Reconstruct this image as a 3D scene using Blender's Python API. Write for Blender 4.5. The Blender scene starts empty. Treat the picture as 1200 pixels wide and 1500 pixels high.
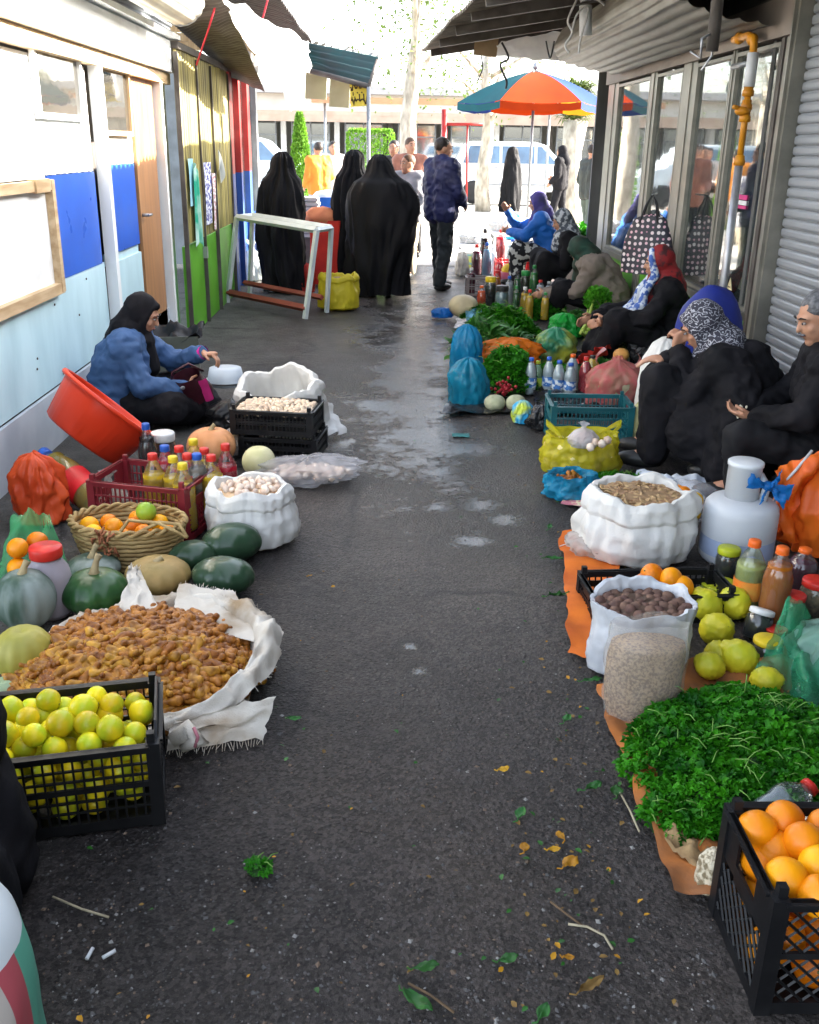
import bpy, bmesh, math, random
import numpy as np
from mathutils import Vector, Matrix, Euler, noise as mnoise
R = math.radians
rng = random.Random(7)
C = bpy.context.scene.collection
SC = bpy.context.scene

# ------------------------------------------------------------------ camera
EYE, FPX = 1.55, 1420.0
TH, PS, RO = R(20.70), R(1.42), R(1.0)
FW = np.array([math.sin(PS)*math.cos(TH), math.cos(PS)*math.cos(TH), -math.sin(TH)])
R0 = np.array([math.cos(PS), -math.sin(PS), 0.0]); U0 = np.cross(R0, FW)
CR = R0*math.cos(RO)+U0*math.sin(RO); CU = U0*math.cos(RO)-R0*math.sin(RO)
cam = bpy.data.cameras.new('camera'); cam.sensor_width = 36; cam.sensor_fit = 'VERTICAL'; cam.sensor_height = 36
cam.lens = FPX/1500*36; cam.clip_start = 0.05; cam.clip_end = 600
cam_ob = bpy.data.objects.new('camera', cam); C.objects.link(cam_ob)
mw = Matrix.Identity(4)
for i in range(3):
    mw[i][0], mw[i][1], mw[i][2] = CR[i], CU[i], -FW[i]
mw[2][3] = EYE
cam_ob.matrix_world = mw
SC.camera = cam_ob

# ------------------------------------------------------------------ light
SUN_EL, SUN_AZ = R(25.3), R(77)      # azimuth from +Y (down the alley) towards +X (right)
w = bpy.data.worlds.new('World'); SC.world = w; w.use_nodes = True
nt = w.node_tree; bg = nt.nodes['Background']
sky = nt.nodes.new('ShaderNodeTexSky'); sky.sky_type = 'NISHITA'; sky.sun_disc = False
sky.sun_elevation = SUN_EL; sky.sun_rotation = SUN_AZ; sky.dust_density = 2.5; sky.air_density = 1.0
hz = nt.nodes.new('ShaderNodeHueSaturation'); hz.inputs['Saturation'].default_value = .5; nt.links.new(sky.outputs[0], hz.inputs['Color']); nt.links.new(hz.outputs[0], bg.inputs[0]); bg.inputs[1].default_value = 0.15
sun = bpy.data.lights.new('sun', 'SUN'); sun.energy = 5.0; sun.angle = R(0.5); sun.color = (1.0, 0.93, 0.82)
sun_ob = bpy.data.objects.new('sun', sun); C.objects.link(sun_ob)
sd = Vector((math.sin(SUN_AZ)*math.cos(SUN_EL), math.cos(SUN_AZ)*math.cos(SUN_EL), math.sin(SUN_EL)))
sun_ob.rotation_euler = sd.to_track_quat('Z', 'Y').to_euler(); sun_ob.location = (20, 5, 20)
vs = SC.view_settings; vs.view_transform = 'Standard'; vs.look = 'None'; vs.gamma = 1; vs.use_curve_mapping = False
vs.exposure = 3.05

# ------------------------------------------------------------------ placing helpers (points of the real place read off the photograph)
def ray(px, py):
    return FW+CR*(px-600)/FPX-CU*(py-750)/FPX
def G(px, py, z=0.0):
    d = ray(px, py); t = (z-EYE)/d[2]; return Vector((d[0]*t, d[1]*t, z))
def WX(px, py, X):
    d = ray(px, py); t = X/d[0]; return Vector((X, d[1]*t, EYE+d[2]*t))
def PY(px, py, Y):
    d = ray(px, py); t = Y/d[1]; return Vector((d[0]*t, Y, EYE+d[2]*t))
def MPP(p):
    p = Vector(p)-Vector((0, 0, EYE)); return (p.x*FW[0]+p.y*FW[1]+p.z*FW[2])/FPX

# ------------------------------------------------------------------ materials
MATS = {}
def mat(name, c1, c2=None, scale=8, rough=.6, bump=0.0, bscale=None, metal=0.0, transl=0.0, alpha=1.0, rand=0.0, spec=.32,
        detail=4, stretch=None, lo=.35, hi=.65, coat=0.0, dist=.004, sheen=0.0, sss=0.0):
    if name in MATS: return MATS[name]
    m = bpy.data.materials.new(name); m.use_nodes = True; MATS[name] = m
    n = m.node_tree.nodes; L = m.node_tree.links
    b = n['Principled BSDF']; out = n['Material Output']
    c1 = tuple(c1)+(1,); c2 = tuple(c2)+(1,) if c2 else tuple(min(1, x*.72) for x in c1[:3])+(1,)
    tc = n.new('ShaderNodeTexCoord'); vec = tc.outputs['Object']
    if stretch:
        mp = n.new('ShaderNodeMapping'); mp.inputs['Scale'].default_value = stretch; L.new(vec, mp.inputs['Vector']); vec = mp.outputs[0]
    nz = n.new('ShaderNodeTexNoise'); nz.inputs['Scale'].default_value = scale; nz.inputs['Detail'].default_value = detail
    L.new(vec, nz.inputs['Vector'])
    rp = n.new('ShaderNodeValToRGB'); rp.color_ramp.elements[0].position = lo; rp.color_ramp.elements[1].position = hi
    rp.color_ramp.elements[0].color = c2; rp.color_ramp.elements[1].color = c1
    L.new(nz.outputs['Fac'], rp.inputs[0]); col = rp.outputs[0]
    if rand:
        oi = n.new('ShaderNodeObjectInfo'); hs = n.new('ShaderNodeHueSaturation')
        mr = n.new('ShaderNodeMapRange'); mr.inputs[3].default_value = 1-rand; mr.inputs[4].default_value = 1+rand
        mh = n.new('ShaderNodeMapRange'); mh.inputs[3].default_value = .5-rand*.06; mh.inputs[4].default_value = .5+rand*.06
        L.new(oi.outputs['Random'], mr.inputs[0]); L.new(oi.outputs['Random'], mh.inputs[0])
        L.new(mr.outputs[0], hs.inputs['Value']); L.new(mh.outputs[0], hs.inputs['Hue']); L.new(col, hs.inputs['Color']); col = hs.outputs[0]
    L.new(col, b.inputs['Base Color'])
    b.inputs['Roughness'].default_value = rough; b.inputs['Metallic'].default_value = metal
    b.inputs['Specular IOR Level'].default_value = spec; b.inputs['Coat Weight'].default_value = coat
    b.inputs['Sheen Weight'].default_value = sheen
    if sss:
        b.inputs['Subsurface Weight'].default_value = sss; b.inputs['Subsurface Radius'].default_value = (.02, .01, .006)
    # roughness variation
    rr = n.new('ShaderNodeMapRange'); rr.inputs[3].default_value = max(.02, rough-.1); rr.inputs[4].default_value = min(1, rough+.1)
    L.new(nz.outputs['Fac'], rr.inputs[0]); L.new(rr.outputs[0], b.inputs['Roughness'])
    if bump:
        bz = n.new('ShaderNodeTexNoise'); bz.inputs['Scale'].default_value = bscale or scale*3; bz.inputs['Detail'].default_value = 5
        L.new(vec, bz.inputs['Vector'])
        bp = n.new('ShaderNodeBump'); bp.inputs['Strength'].default_value = bump; bp.inputs['Distance'].default_value = dist
        L.new(bz.outputs['Fac'], bp.inputs['Height']); L.new(bp.outputs[0], b.inputs['Normal'])
    sh = b.outputs[0]
    if transl:
        t = n.new('ShaderNodeBsdfTranslucent'); mx = n.new('ShaderNodeMixShader'); mx.inputs[0].default_value = transl
        L.new(col, t.inputs[0]); L.new(sh, mx.inputs[1]); L.new(t.outputs[0], mx.inputs[2]); sh = mx.outputs[0]
    if alpha < 1:
        t = n.new('ShaderNodeBsdfTransparent'); mx = n.new('ShaderNodeMixShader'); mx.inputs[0].default_value = alpha
        L.new(t.outputs[0], mx.inputs[1]); L.new(sh, mx.inputs[2]); sh = mx.outputs[0]
    L.new(sh, out.inputs[0])
    return m
def glass(name, tint=(1, 1, 1), refl=.12, alpha=.25, rough=.03, body=(.8, .85, .9)):
    """thin clear sheet: see-through film with mirror reflections and a little body colour"""
    if name in MATS: return MATS[name]
    m = bpy.data.materials.new(name); m.use_nodes = True; MATS[name] = m
    n = m.node_tree.nodes; L = m.node_tree.links; out = n['Material Output']; b = n['Principled BSDF']
    b.inputs['Base Color'].default_value = tuple(body)+(1,); b.inputs['Roughness'].default_value = .5
    t = n.new('ShaderNodeBsdfTransparent'); t.inputs[0].default_value = tuple(tint)+(1,)
    g = n.new('ShaderNodeBsdfGlossy'); g.inputs['Roughness'].default_value = rough
    lw = n.new('ShaderNodeLayerWeight'); lw.inputs[0].default_value = .35
    mr = n.new('ShaderNodeMapRange'); mr.inputs[3].default_value = refl; mr.inputs[4].default_value = min(1, refl+.6)
    L.new(lw.outputs['Fresnel'], mr.inputs[0])
    nz = n.new('ShaderNodeTexNoise'); nz.inputs['Scale'].default_value = 5; bp = n.new('ShaderNodeBump'); bp.inputs['Strength'].default_value = .03
    bp.inputs['Distance'].default_value = .01
    L.new(nz.outputs['Fac'], bp.inputs['Height']); L.new(bp.outputs[0], g.inputs['Normal'])
    m1 = n.new('ShaderNodeMixShader'); m1.inputs[0].default_value = alpha
    L.new(t.outputs[0], m1.inputs[1]); L.new(b.outputs[0], m1.inputs[2])
    m2 = n.new('ShaderNodeMixShader'); L.new(mr.outputs[0], m2.inputs[0]); L.new(m1.outputs[0], m2.inputs[1]); L.new(g.outputs[0], m2.inputs[2])
    L.new(m2.outputs[0], out.inputs[0])
    return m
def film(name, col, alpha=.55, rough=.25, transl=.4, scale=9, c2=None):
    """crinkled thin plastic bag"""
    return mat(name, col, c2 or tuple(x*.75 for x in col), scale=scale, rough=rough, bump=.7, bscale=26, transl=transl, alpha=alpha, dist=.006)

# ------------------------------------------------------------------ mesh builder
def T(loc=(0, 0, 0), rot=(0, 0, 0), s=(1, 1, 1)):
    if not hasattr(s, '__len__'): s = (s, s, s)
    return Matrix.LocRotScale(Vector(loc), Euler(rot), Vector(s))
class MB:
    def __init__(s): s.v, s.f, s.m = [], [], []
    def add(s, vs, fs, mi=0, M=None):
        o = len(s.v)
        s.v += [tuple(M @ Vector(v)) for v in vs] if M is not None else [tuple(v) for v in vs]
        s.f += [tuple(i+o for i in f) for f in fs]; s.m += [mi]*len(fs)
        return s
    def box(s, c, d, mi=0, rot=(0, 0, 0), M=None):
        x, y, z = d[0]/2, d[1]/2, d[2]/2
        vs = [(-x, -y, -z), (x, -y, -z), (x, y, -z), (-x, y, -z), (-x, -y, z), (x, -y, z), (x, y, z), (-x, y, z)]
        mm = T(c, rot)
        if M is not None: mm = M @ mm
        return s.add(vs, [(3, 2, 1, 0), (4, 5, 6, 7), (0, 1, 5, 4), (1, 2, 6, 5), (2, 3, 7, 6), (3, 0, 4, 7)], mi, mm)
    def tube(s, pts, rad, seg=8, mi=0, caps=True, M=None, flat=1.0):
        pts = [Vector(p) for p in pts]; n = len(pts)
        if not hasattr(rad, '__len__'): rad = [rad]*n
        vs, fs = [], []
        up = None
        for i, p in enumerate(pts):
            d = (pts[min(i+1, n-1)]-pts[max(i-1, 0)])
            if d.length < 1e-9: d = Vector((0, 0, 1))
            d.normalize()
            if up is None:
                up = Vector((0, 0, 1)) if abs(d.z) < .9 else Vector((1, 0, 0))
            a = d.cross(up)
            if a.length < 1e-6: a = d.orthogonal()
            a.normalize(); b = a.cross(d); up = b
            for k in range(seg):
                t = 2*math.pi*k/seg
                vs.append(p+a*math.cos(t)*rad[i]+b*math.sin(t)*rad[i]*flat)
        for i in range(n-1):
            for k in range(seg):
                q = (k+1) % seg
                fs.append((i*seg+k, i*seg+q, (i+1)*seg+q, (i+1)*seg+k))
        if caps: fs += [tuple(range(seg-1, -1, -1)), tuple((n-1)*seg+k for k in range(seg))]
        return s.add(vs, fs, mi, M)
    def lathe(s, prof, seg=16, mi=0, M=None, fn=None, close=True):
        """prof: [(r,z)...]; fn(theta, i, r, z) -> (r, z) reshapes it"""
        vs, fs = [], []
        for i, (r, z) in enumerate(prof):
            for k in range(seg):
                t = 2*math.pi*k/seg
                rr, zz = fn(t, i, r, z) if fn else (r, z)
                vs.append((rr*math.cos(t), rr*math.sin(t), zz))
        for i in range(len(prof)-1):
            for k in range(seg):
                q = (k+1) % seg
                fs.append((i*seg+k, i*seg+q, (i+1)*seg+q, (i+1)*seg+k))
        if close:
            fs += [tuple(range(seg-1, -1, -1)), tuple((len(prof)-1)*seg+k for k in range(seg))]
        return s.add(vs, fs, mi, M)
    def ball(s, c, r, nu=14, nv=9, mi=0, fn=None, M=None):
        if not hasattr(r, '__len__'): r = (r, r, r)
        vs, fs = [(0, 0, -1)], []
        for j in range(1, nv):
            p = math.pi*j/nv-math.pi/2
            for k in range(nu):
                t = 2*math.pi*k/nu; vs.append((math.cos(p)*math.cos(t), math.cos(p)*math.sin(t), math.sin(p)))
        vs.append((0, 0, 1)); last = len(vs)-1
        for k in range(nu):
            q = (k+1) % nu
            fs.append((0, 1+q, 1+k)); fs.append((last, 1+(nv-2)*nu+k, 1+(nv-2)*nu+q))
            for j in range(nv-2): fs.append((1+j*nu+k, 1+j*nu+q, 1+(j+1)*nu+q, 1+(j+1)*nu+k))
        o = []
        for v in vs:
            k = fn(Vector(v)) if fn else 1.0
            o.append((c[0]+v[0]*r[0]*k, c[1]+v[1]*r[1]*k, c[2]+v[2]*r[2]*k))
        return s.add(o, fs, mi, M)
    def grid(s, fn, nu, nv, mi=0, M=None, wrap=False):
        vs = [fn(i/(nu if wrap else nu-1), j/(nv-1)) for j in range(nv) for i in range(nu)]
        fs = []
        for j in range(nv-1):
            for i in range(nu if wrap else nu-1):
                q = (i+1) % nu; fs.append((j*nu+i, j*nu+q, (j+1)*nu+q, (j+1)*nu+i))
        return s.add(vs, fs, mi, M)
    def prism(s, poly, z0, z1, mi=0, M=None):
        n = len(poly)
        vs = [(x, y, z0) for x, y in poly]+[(x, y, z1) for x, y in poly]
        return s.add(vs, [tuple(range(n-1, -1, -1)), tuple(range(n, 2*n))]+[(i, (i+1) % n, n+(i+1) % n, n+i) for i in range(n)], mi, M)
    def mesh(s, name, mats, smooth=True, angle=None):
        me = bpy.data.meshes.new(name); me.from_pydata(s.v, [], s.f)
        for m in (mats if isinstance(mats, (list, tuple)) else [mats]): me.materials.append(m)
        me.polygons.foreach_set('material_index', s.m)
        me.polygons.foreach_set('use_smooth', [bool(smooth)]*len(me.polygons))
        if angle is not None:
            me.set_sharp_from_angle(angle=R(angle))
        me.update()
        return me
    def build(s, name, mats, parent=None, smooth=True, loc=None, rot=None, angle=None):
        return link(name, s.mesh(name, mats, smooth, angle), parent, loc, rot)
def link(name, me, parent=None, loc=None, rot=None, scale=None):
    o = bpy.data.objects.new(name, me); C.objects.link(o)
    if parent is not None: o.parent = parent
    if loc is not None: o.location = loc
    if rot is not None: o.rotation_euler = rot
    if scale is not None: o.scale = scale if hasattr(scale, '__len__') else (scale,)*3
    return o
def tag(o, label=None, cat=None, group=None, kind=None):
    if label: o['label'] = label
    if cat: o['category'] = cat
    if group: o['group'] = group
    if kind: o['kind'] = kind
    return o
def thing(name, label, cat, loc=(0, 0, 0), rz=0.0, group=None):
    o = bpy.data.objects.new(name, None); C.objects.link(o); o.empty_display_size = .05
    o.location = loc; o.rotation_euler = (0, 0, rz) if not hasattr(rz, '__len__') else rz
    return tag(o, label, cat, group)
def copy_tree(o, parent=None):
    c = o.copy(); C.objects.link(c); c.parent = parent
    for ch in list(o.children): copy_tree(ch, c)
    return c
def N(x, y, z, s=1.0): return mnoise.noise(Vector((x*s, y*s, z*s)))
def leafquad(mb, p, d, n, l, w, mi=0, bend=.15):
    """a pointed leaf of four faces from p along d with normal n"""
    d = Vector(d).normalized(); n = Vector(n); a = d.cross(n)
    if a.length < 1e-4: a = d.orthogonal()
    a.normalize(); n = a.cross(d); p = Vector(p)
    m1 = p+d*l*.35-n*bend*l*.2; m2 = p+d*l*.72; t = p+d*l-n*bend*l
    mb.add([p, m1+a*w*.5+n*w*.15, m1-a*w*.5+n*w*.15, m2+a*w*.36, m2-a*w*.36, t, m1-n*.0, m2-n*w*.08],
           [(0, 1, 6), (0, 6, 2), (1, 3, 7, 6), (6, 7, 4, 2), (3, 5, 7), (7, 5, 4)], mi)
# ------------------------------------------------------------------ shared materials
asph_c = None
WHITE_P = mat('white_paint_and_glare', (.78, .8, .8), (.58, .58, .55), 3, .5, .15, 40, lo=.22, hi=.5, detail=9)
LBLUE = mat('pale_blue_paint', (.56, .77, .83), (.40, .60, .66), 2.2, .35, .15, 30, lo=.22, hi=.6, stretch=(1, 2.2, .7), detail=8)
GREYB = mat('grey_white_paint', (.55, .6, .64), (.42, .47, .52), 3, .4, .15, 30)
BLUE = mat('royal_blue_paint', (.030, .13, .60), (.024, .105, .52), 4, .3, .08, 20)
WOODL = mat('pale_timber', (.52, .36, .2), (.36, .22, .1), 3, .6, .4, 20, stretch=(8, 8, 1))
WOODH = mat('pale_timber_rail', (.58, .44, .27), (.40, .27, .14), 3, .6, .4, 20, stretch=(8, 1, 8))
DOORW = mat('brown_plywood', (.40, .20, .085), (.30, .14, .055), 3, .45, .2, 14, stretch=(6, 6, .7))
GREEN = mat('green_paint', (.13, .42, .03), (.09, .32, .02), 3, .4, .15, 30)
CORR = mat('corrugated_zinc', (.46, .39, .13), (.18, .16, .08), 3, .45, .2, 30, metal=.2, stretch=(8, 8, .5))
GREYM = mat('grey_metal', (.28, .30, .32), (.2, .21, .22), 5, .4, .1, 40, metal=.4)
ALU = mat('aluminium_frame', (.25, .24, .205), (.17, .165, .14), 6, .35, .05, 40, metal=.4)
DARKM = mat('dark_rusty_metal', (.10, .09, .08), (.055, .045, .04), 6, .6, .3, 30)
DARK = mat('black_void', (.02, .02, .022), (.012, .012, .014), 4, .8)
RUST = mat('rusted_roof_sheet', (.19, .16, .12), (.09, .075, .06), 5, .7, .4, 18, stretch=(1, 4, 4))
RED = mat('red_paint', (.34, .02, .018), (.22, .014, .012), 4, .4)
NAVY = mat('navy_paint', (.02, .07, .3), (.015, .05, .2), 4, .4)
BLKPL = mat('black_plastic', (.011, .011, .012), (.006, .006, .007), 12, .42, .08, 60, spec=.25)
MAROON = mat('maroon_plastic', (.22, .018, .025), (.15, .012, .018), 8, .4, .08, 60)
TEALPL = mat('teal_plastic', (.01, .10, .12), (.008, .075, .09), 8, .4, .08, 60)
CLOTHW = mat('white_woven_sack', (.74, .73, .70), (.60, .58, .54), 5, .62, .5, 180, transl=.15, dist=.003, lo=.25, hi=.6)
TARPW = mat('white_tarp', (.82, .82, .8), (.7, .7, .68), 3, .55, .3, 20, transl=.35)
WPLAST = mat('white_plastic', (.74, .76, .78), (.66, .68, .7), 5, .35, .05, 30, transl=.2)
STEEL = mat('galvanised_pipe', (.42, .43, .45), (.3, .3, .32), 8, .4, .1, 40, metal=.6)
YELPIPE = mat('yellow_paint', (.60, .25, .01), (.40, .15, .012), 8, .4, .2, 40)
GLASSW = glass('shop_glass', (.55, .66, .65), .30, .08, .03, (.3, .38, .36))
BRICKM = mat('pale_facade', (.7, .68, .62), (.58, .55, .5), 1.2, .8, .1, 10)

# ------------------------------------------------------------------ ground
def ground_mat():
    m = bpy.data.materials.new('wet_asphalt'); m.use_nodes = True
    n = m.node_tree.nodes; L = m.node_tree.links; b = n['Principled BSDF']
    tc = n.new('ShaderNodeTexCoord'); P = tc.outputs['Object']
    def nz(s, d=5, r=.55):
        k = n.new('ShaderNodeTexNoise'); k.inputs['Scale'].default_value = s; k.inputs['Detail'].default_value = d
        k.inputs['Roughness'].default_value = r; L.new(P, k.inputs['Vector']); return k.outputs['Fac']
    def ramp(x, p0, p1, c0=(0, 0, 0), c1=(1, 1, 1)):
        k = n.new('ShaderNodeValToRGB'); e = k.color_ramp.elements; e[0].position = p0; e[1].position = p1
        e[0].color = tuple(c0)+(1,); e[1].color = tuple(c1)+(1,); L.new(x, k.inputs[0]); return k.outputs[0]
    def math_(op, a, c):
        k = n.new('ShaderNodeMath'); k.operation = op; k.use_clamp = op in ('MULTIPLY_ADD',)
        for i, x in enumerate((a, c)):
            if isinstance(x, (int, float)): k.inputs[i].default_value = x
            else: L.new(x, k.inputs[i])
        return k.outputs[0]
    def mix(f, a, c):
        k = n.new('ShaderNodeMix'); k.data_type = 'RGBA'
        if isinstance(f, (int, float)): k.inputs[0].default_value = f
        else: L.new(f, k.inputs[0])
        for i, x in ((6, a), (7, c)):
            if isinstance(x, tuple): k.inputs[i].default_value = x+(1,)
            else: L.new(x, k.inputs[i])
        return k.outputs[2]
    base = ramp(nz(1.3, 8, .68), .36, .66, (.016, .0145, .0155), (.066, .060, .060))
    mud = ramp(nz(.8, 6, .65), .50, .66); base = mix(math_('MULTIPLY', mud, .5), base, (.085, .068, .048))
    fine = ramp(nz(170, 4, .85), .50, .66); base = mix(math_('MULTIPLY', fine, .75), base, (.13, .125, .125)); pit = ramp(nz(90, 4, .8), .30, .46, (1, 1, 1), (0, 0, 0)); base = mix(math_('MULTIPLY', pit, .8), base, (.010, .010, .011))
    vo = n.new('ShaderNodeTexVoronoi'); vo.inputs['Scale'].default_value = 75; L.new(P, vo.inputs['Vector'])
    chips = ramp(vo.outputs['Distance'], .10, .24, (1, 1, 1), (0, 0, 0))
    sel = n.new('ShaderNodeSeparateColor'); L.new(vo.outputs['Color'], sel.inputs[0])
    chips = math_('MULTIPLY', chips, ramp(sel.outputs[0], .76, .84)); base = mix(chips, base, (.17, .162, .155))
    agg = n.new('ShaderNodeTexVoronoi'); agg.inputs['Scale'].default_value = 110; L.new(P, agg.inputs['Vector']); ac = n.new('ShaderNodeSeparateColor'); L.new(agg.outputs['Color'], ac.inputs[0])
    stone = ramp(ac.outputs[1], .25, 1.0, (.012, .0115, .012), (.125, .118, .115)); base = mix(.5, base, stone)
    big = ramp(nz(.45, 5, .6), .38, .62, (.46, .43, .43), (1.32, 1.18, 1.08)); k_ = n.new('ShaderNodeMix'); k_.data_type = 'RGBA'; k_.blend_type = 'MULTIPLY'; k_.inputs[0].default_value = 1; L.new(base, k_.inputs[6]); L.new(big, k_.inputs[7]); base = k_.outputs[2]
    # dry concrete apron along the left stalls and the near left corner
    sp = n.new('ShaderNodeSeparateXYZ'); L.new(P, sp.inputs[0])
    edge = math_('ADD', sp.outputs[0], math_('MULTIPLY', nz(.8, 4), 1.2))
    dryl = ramp(math_('MULTIPLY', math_('ADD', edge, 2.6), .25), .50, .60, (1, 1, 1), (0, 0, 0))
    base = mix(math_('MULTIPLY', dryl, .75), base, ramp(nz(5, 6, .65), .3, .75, (.05, .05, .047), (.15, .147, .135)))
    wetx = ramp(math_('ABSOLUTE', math_('SUBTRACT', math_('SUBTRACT', sp.outputs[0], .18), math_('MULTIPLY', math_('SUBTRACT', nz(.5, 2), .5), 1.1)), 0), .15, .95, (1, 1, 1), (0, 0, 0))
    wety = ramp(math_('MULTIPLY', sp.outputs[1], .1), .20, .52)
    wet = math_('MULTIPLY', wetx, wety)
    pud = ramp(math_('ADD', math_('MULTIPLY', wet, .29), math_('ADD', math_('MULTIPLY', nz(2.6, 6, .68), .62), math_('MULTIPLY', nz(30, 5, .75), .38))), .70, .80)
    cn = n.new('ShaderNodeTexNoise'); cn.inputs['Scale'].default_value = 3; L.new(P, cn.inputs['Vector']); cm = n.new('ShaderNodeMix'); cm.data_type = 'RGBA'; cm.inputs[0].default_value = .16; L.new(P, cm.inputs[6]); L.new(cn.outputs['Color'], cm.inputs[7])
    cv = n.new('ShaderNodeTexVoronoi'); cv.feature = 'DISTANCE_TO_EDGE'; cv.inputs['Scale'].default_value = .62; L.new(cm.outputs[2], cv.inputs['Vector'])
    crack = math_('MULTIPLY', ramp(cv.outputs['Distance'], .002, .010, (1, 1, 1), (0, 0, 0)), ramp(nz(.9, 3), .48, .56)); base = mix(math_('MULTIPLY', crack, .8), base, (.008, .008, .008))
    # small hollows that hold standing water
    spot = None
    for (px, py, sz) in ((616, 981, .052), (601, 944, .046), (572, 652, .16), (606, 560, .16), (598, 603, .24), (640, 690, .22), (690, 655, .26), (705, 738, .17), (640, 740, .14), (560, 615, .14), (600, 520, .18), (690, 790, .16), (740, 760, .14)):
        g_ = G(px, py); dv_ = n.new('ShaderNodeVectorMath'); dv_.operation = 'DISTANCE'; L.new(P, dv_.inputs[0]); dv_.inputs[1].default_value = (g_.x, g_.y, 0)
        m_r = n.new('ShaderNodeMapRange'); m_r.inputs[1].default_value = 0; m_r.inputs[2].default_value = sz*2.0; m_r.inputs[3].default_value = 1; m_r.inputs[4].default_value = 0; L.new(dv_.outputs['Value'], m_r.inputs[0])
        spot = m_r.outputs[0] if spot is None else math_('MAXIMUM', spot, m_r.outputs[0])
    sn = math_('ADD', math_('MULTIPLY', nz(11, 6, .7), .5), math_('MULTIPLY', nz(55, 5, .8), .5))
    pool = ramp(math_('ADD', math_('MULTIPLY', spot, .55), math_('MULTIPLY', sn, .85)), .76, .92)
    pud = math_('MAXIMUM', pud, pool); base = mix(math_('MULTIPLY', spot, .75), base, (.018, .0165, .016))
    base = mix(math_('MULTIPLY', pud, .45), base, (.022, .02, .018))
    L.new(base, b.inputs['Base Color'])
    rough = ramp(nz(2.2, 6), .3, .75, (.34, .34, .34), (.66, .66, .66))
    rough = mix(math_('MULTIPLY', wet, .75), rough, (.20, .20, .20)); rough = mix(dryl, rough, (.75, .75, .75))
    rough = mix(pud, rough, (.07, .07, .07)); L.new(rough, b.inputs['Roughness'])
    L.new(mix(math_('MAXIMUM', pud, math_('MULTIPLY', wet, .6)), (.28, .28, .28), (.85, .85, .85)), b.inputs['Specular IOR Level'])
    h = math_('ADD', math_('MULTIPLY', nz(130, 6, .7), .75), math_('MULTIPLY', ramp(vo.outputs['Distance'], .0, .5, (1, 1, 1), (0, 0, 0)), .45))
    h = math_('ADD', h, math_('ADD', math_('MULTIPLY', nz(6, 4), .7), math_('MULTIPLY', nz(24, 5, .7), 1.3)))
    bp = n.new('ShaderNodeBump'); bp.inputs['Distance'].default_value = .018
    st = math_('SUBTRACT', .9, math_('MULTIPLY', pud, .72)); L.new(st, bp.inputs['Strength'])
    L.new(h, bp.inputs['Height']); L.new(bp.outputs[0], b.inputs['Normal'])
    return m
GROUND = ground_mat()
def gz(x, y): return .012*N(x, y, 0, .9)+.004*N(x, y, 3, 4) if y < 13 else 0
mb = MB()
xs = [-60, -20, -6]+[-3+.1*i for i in range(61)]+[6, 20, 60]; ys = [-3+.12*i for i in range(142)]
mb.add([(x, y, gz(x, y)-.008) for y in ys for x in xs], [(j*len(xs)+i, j*len(xs)+i+1, (j+1)*len(xs)+i+1, (j+1)*len(xs)+i) for j in range(len(ys)-1) for i in range(len(xs)-1)])
tag(mb.build('alley_ground', GROUND), 'dark wet asphalt lane with puddles between the stalls', kind='structure')
ROADM = mat('pale_dry_road', (.30, .29, .27), (.23, .22, .2), .8, .85, .2, 20)
PAVEM = mat('pale_paving', (.48, .46, .42), (.38, .36, .33), 1.5, .85, .2, 20)
mb = MB(); mb.box((0, 21.2, -.03), (140, 14.8, .06)); tag(mb.build('pavement', PAVEM, smooth=False), 'sunlit pale paving at the end of the alley', kind='structure')
mb = MB(); mb.box((0, 140, -.1), (500, 223, .06)); tag(mb.build('road', ROADM, smooth=False), 'sunlit street across the alley mouth', kind='structure')

# ------------------------------------------------------------------ left stall: boarded front, along X = XL
XL = -1.80
def lw(px, py): return WX(px, py, XL)
stall = thing('market_stall', 'white boarded market stall front with blue panels and brown door along the left side', 'stall', (XL, 0, 0))
def pan(name, mt, y0, y1, z0, z1, x=0, t=.02, parent=stall, smooth=False, label=None):
    b = MB(); b.box((x-t/2, (y0+y1)/2, (z0+z1)/2), (t, y1-y0, z1-z0)); o = b.build(name, mt, parent, smooth)
    if label: o['label'] = label
    return o
def zat(px, py): return lw(px, py).z
def yat(px, py): return lw(px, py).y
Yn = 3.9                                   # near end of the stall front
pan('lower_panel', LBLUE, Yn+.05, yat(150, 330)-.03, .30, .83, 0)
pan('kick_board', GREYB, Yn+.05, yat(255, 480), -.02, .287, .012)
pan('lower_panel', LBLUE, yat(160, 380)+.02, yat(208, 380), .30, .80, 0)
yb0, yb1 = yat(72, 300), yat(143, 300)
pan('sunlit_upper_panel', WHITE_P, yb0, yb1-.02, 1.375, 1.95, -.002)  # blue board's sunlit top, its glare put in as white above the shadow line
pan('blue_panel', BLUE, yb0, yb1-.02, .83, 1.37, .004, label='royal blue board left of the thin post')
pan('blue_panel', BLUE, yat(152, 300), yat(200, 300), .86, 1.40, .004, label='royal blue board beside the brown door')
pan('sunlit_upper_panel', WHITE_P, yat(152, 100), yat(200, 100), 1.405, 1.95, -.01)  # white colour stands in for sun glare on the top of this blue board
pan('sunlit_upper_panel', WHITE_P, 3.4, yb0-.01, 1.36, 1.95, -.002)
pan('backing', DARKM, 3.4, 8.6, 0, 2.0, -.05)
pan('side_strip', GREYB, yat(241, 300), 8.45, 0, 2.0, .0)
pan('lower_rail', LBLUE, yat(152, 300), yat(200, 300), .79, .865, -.012)
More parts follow.
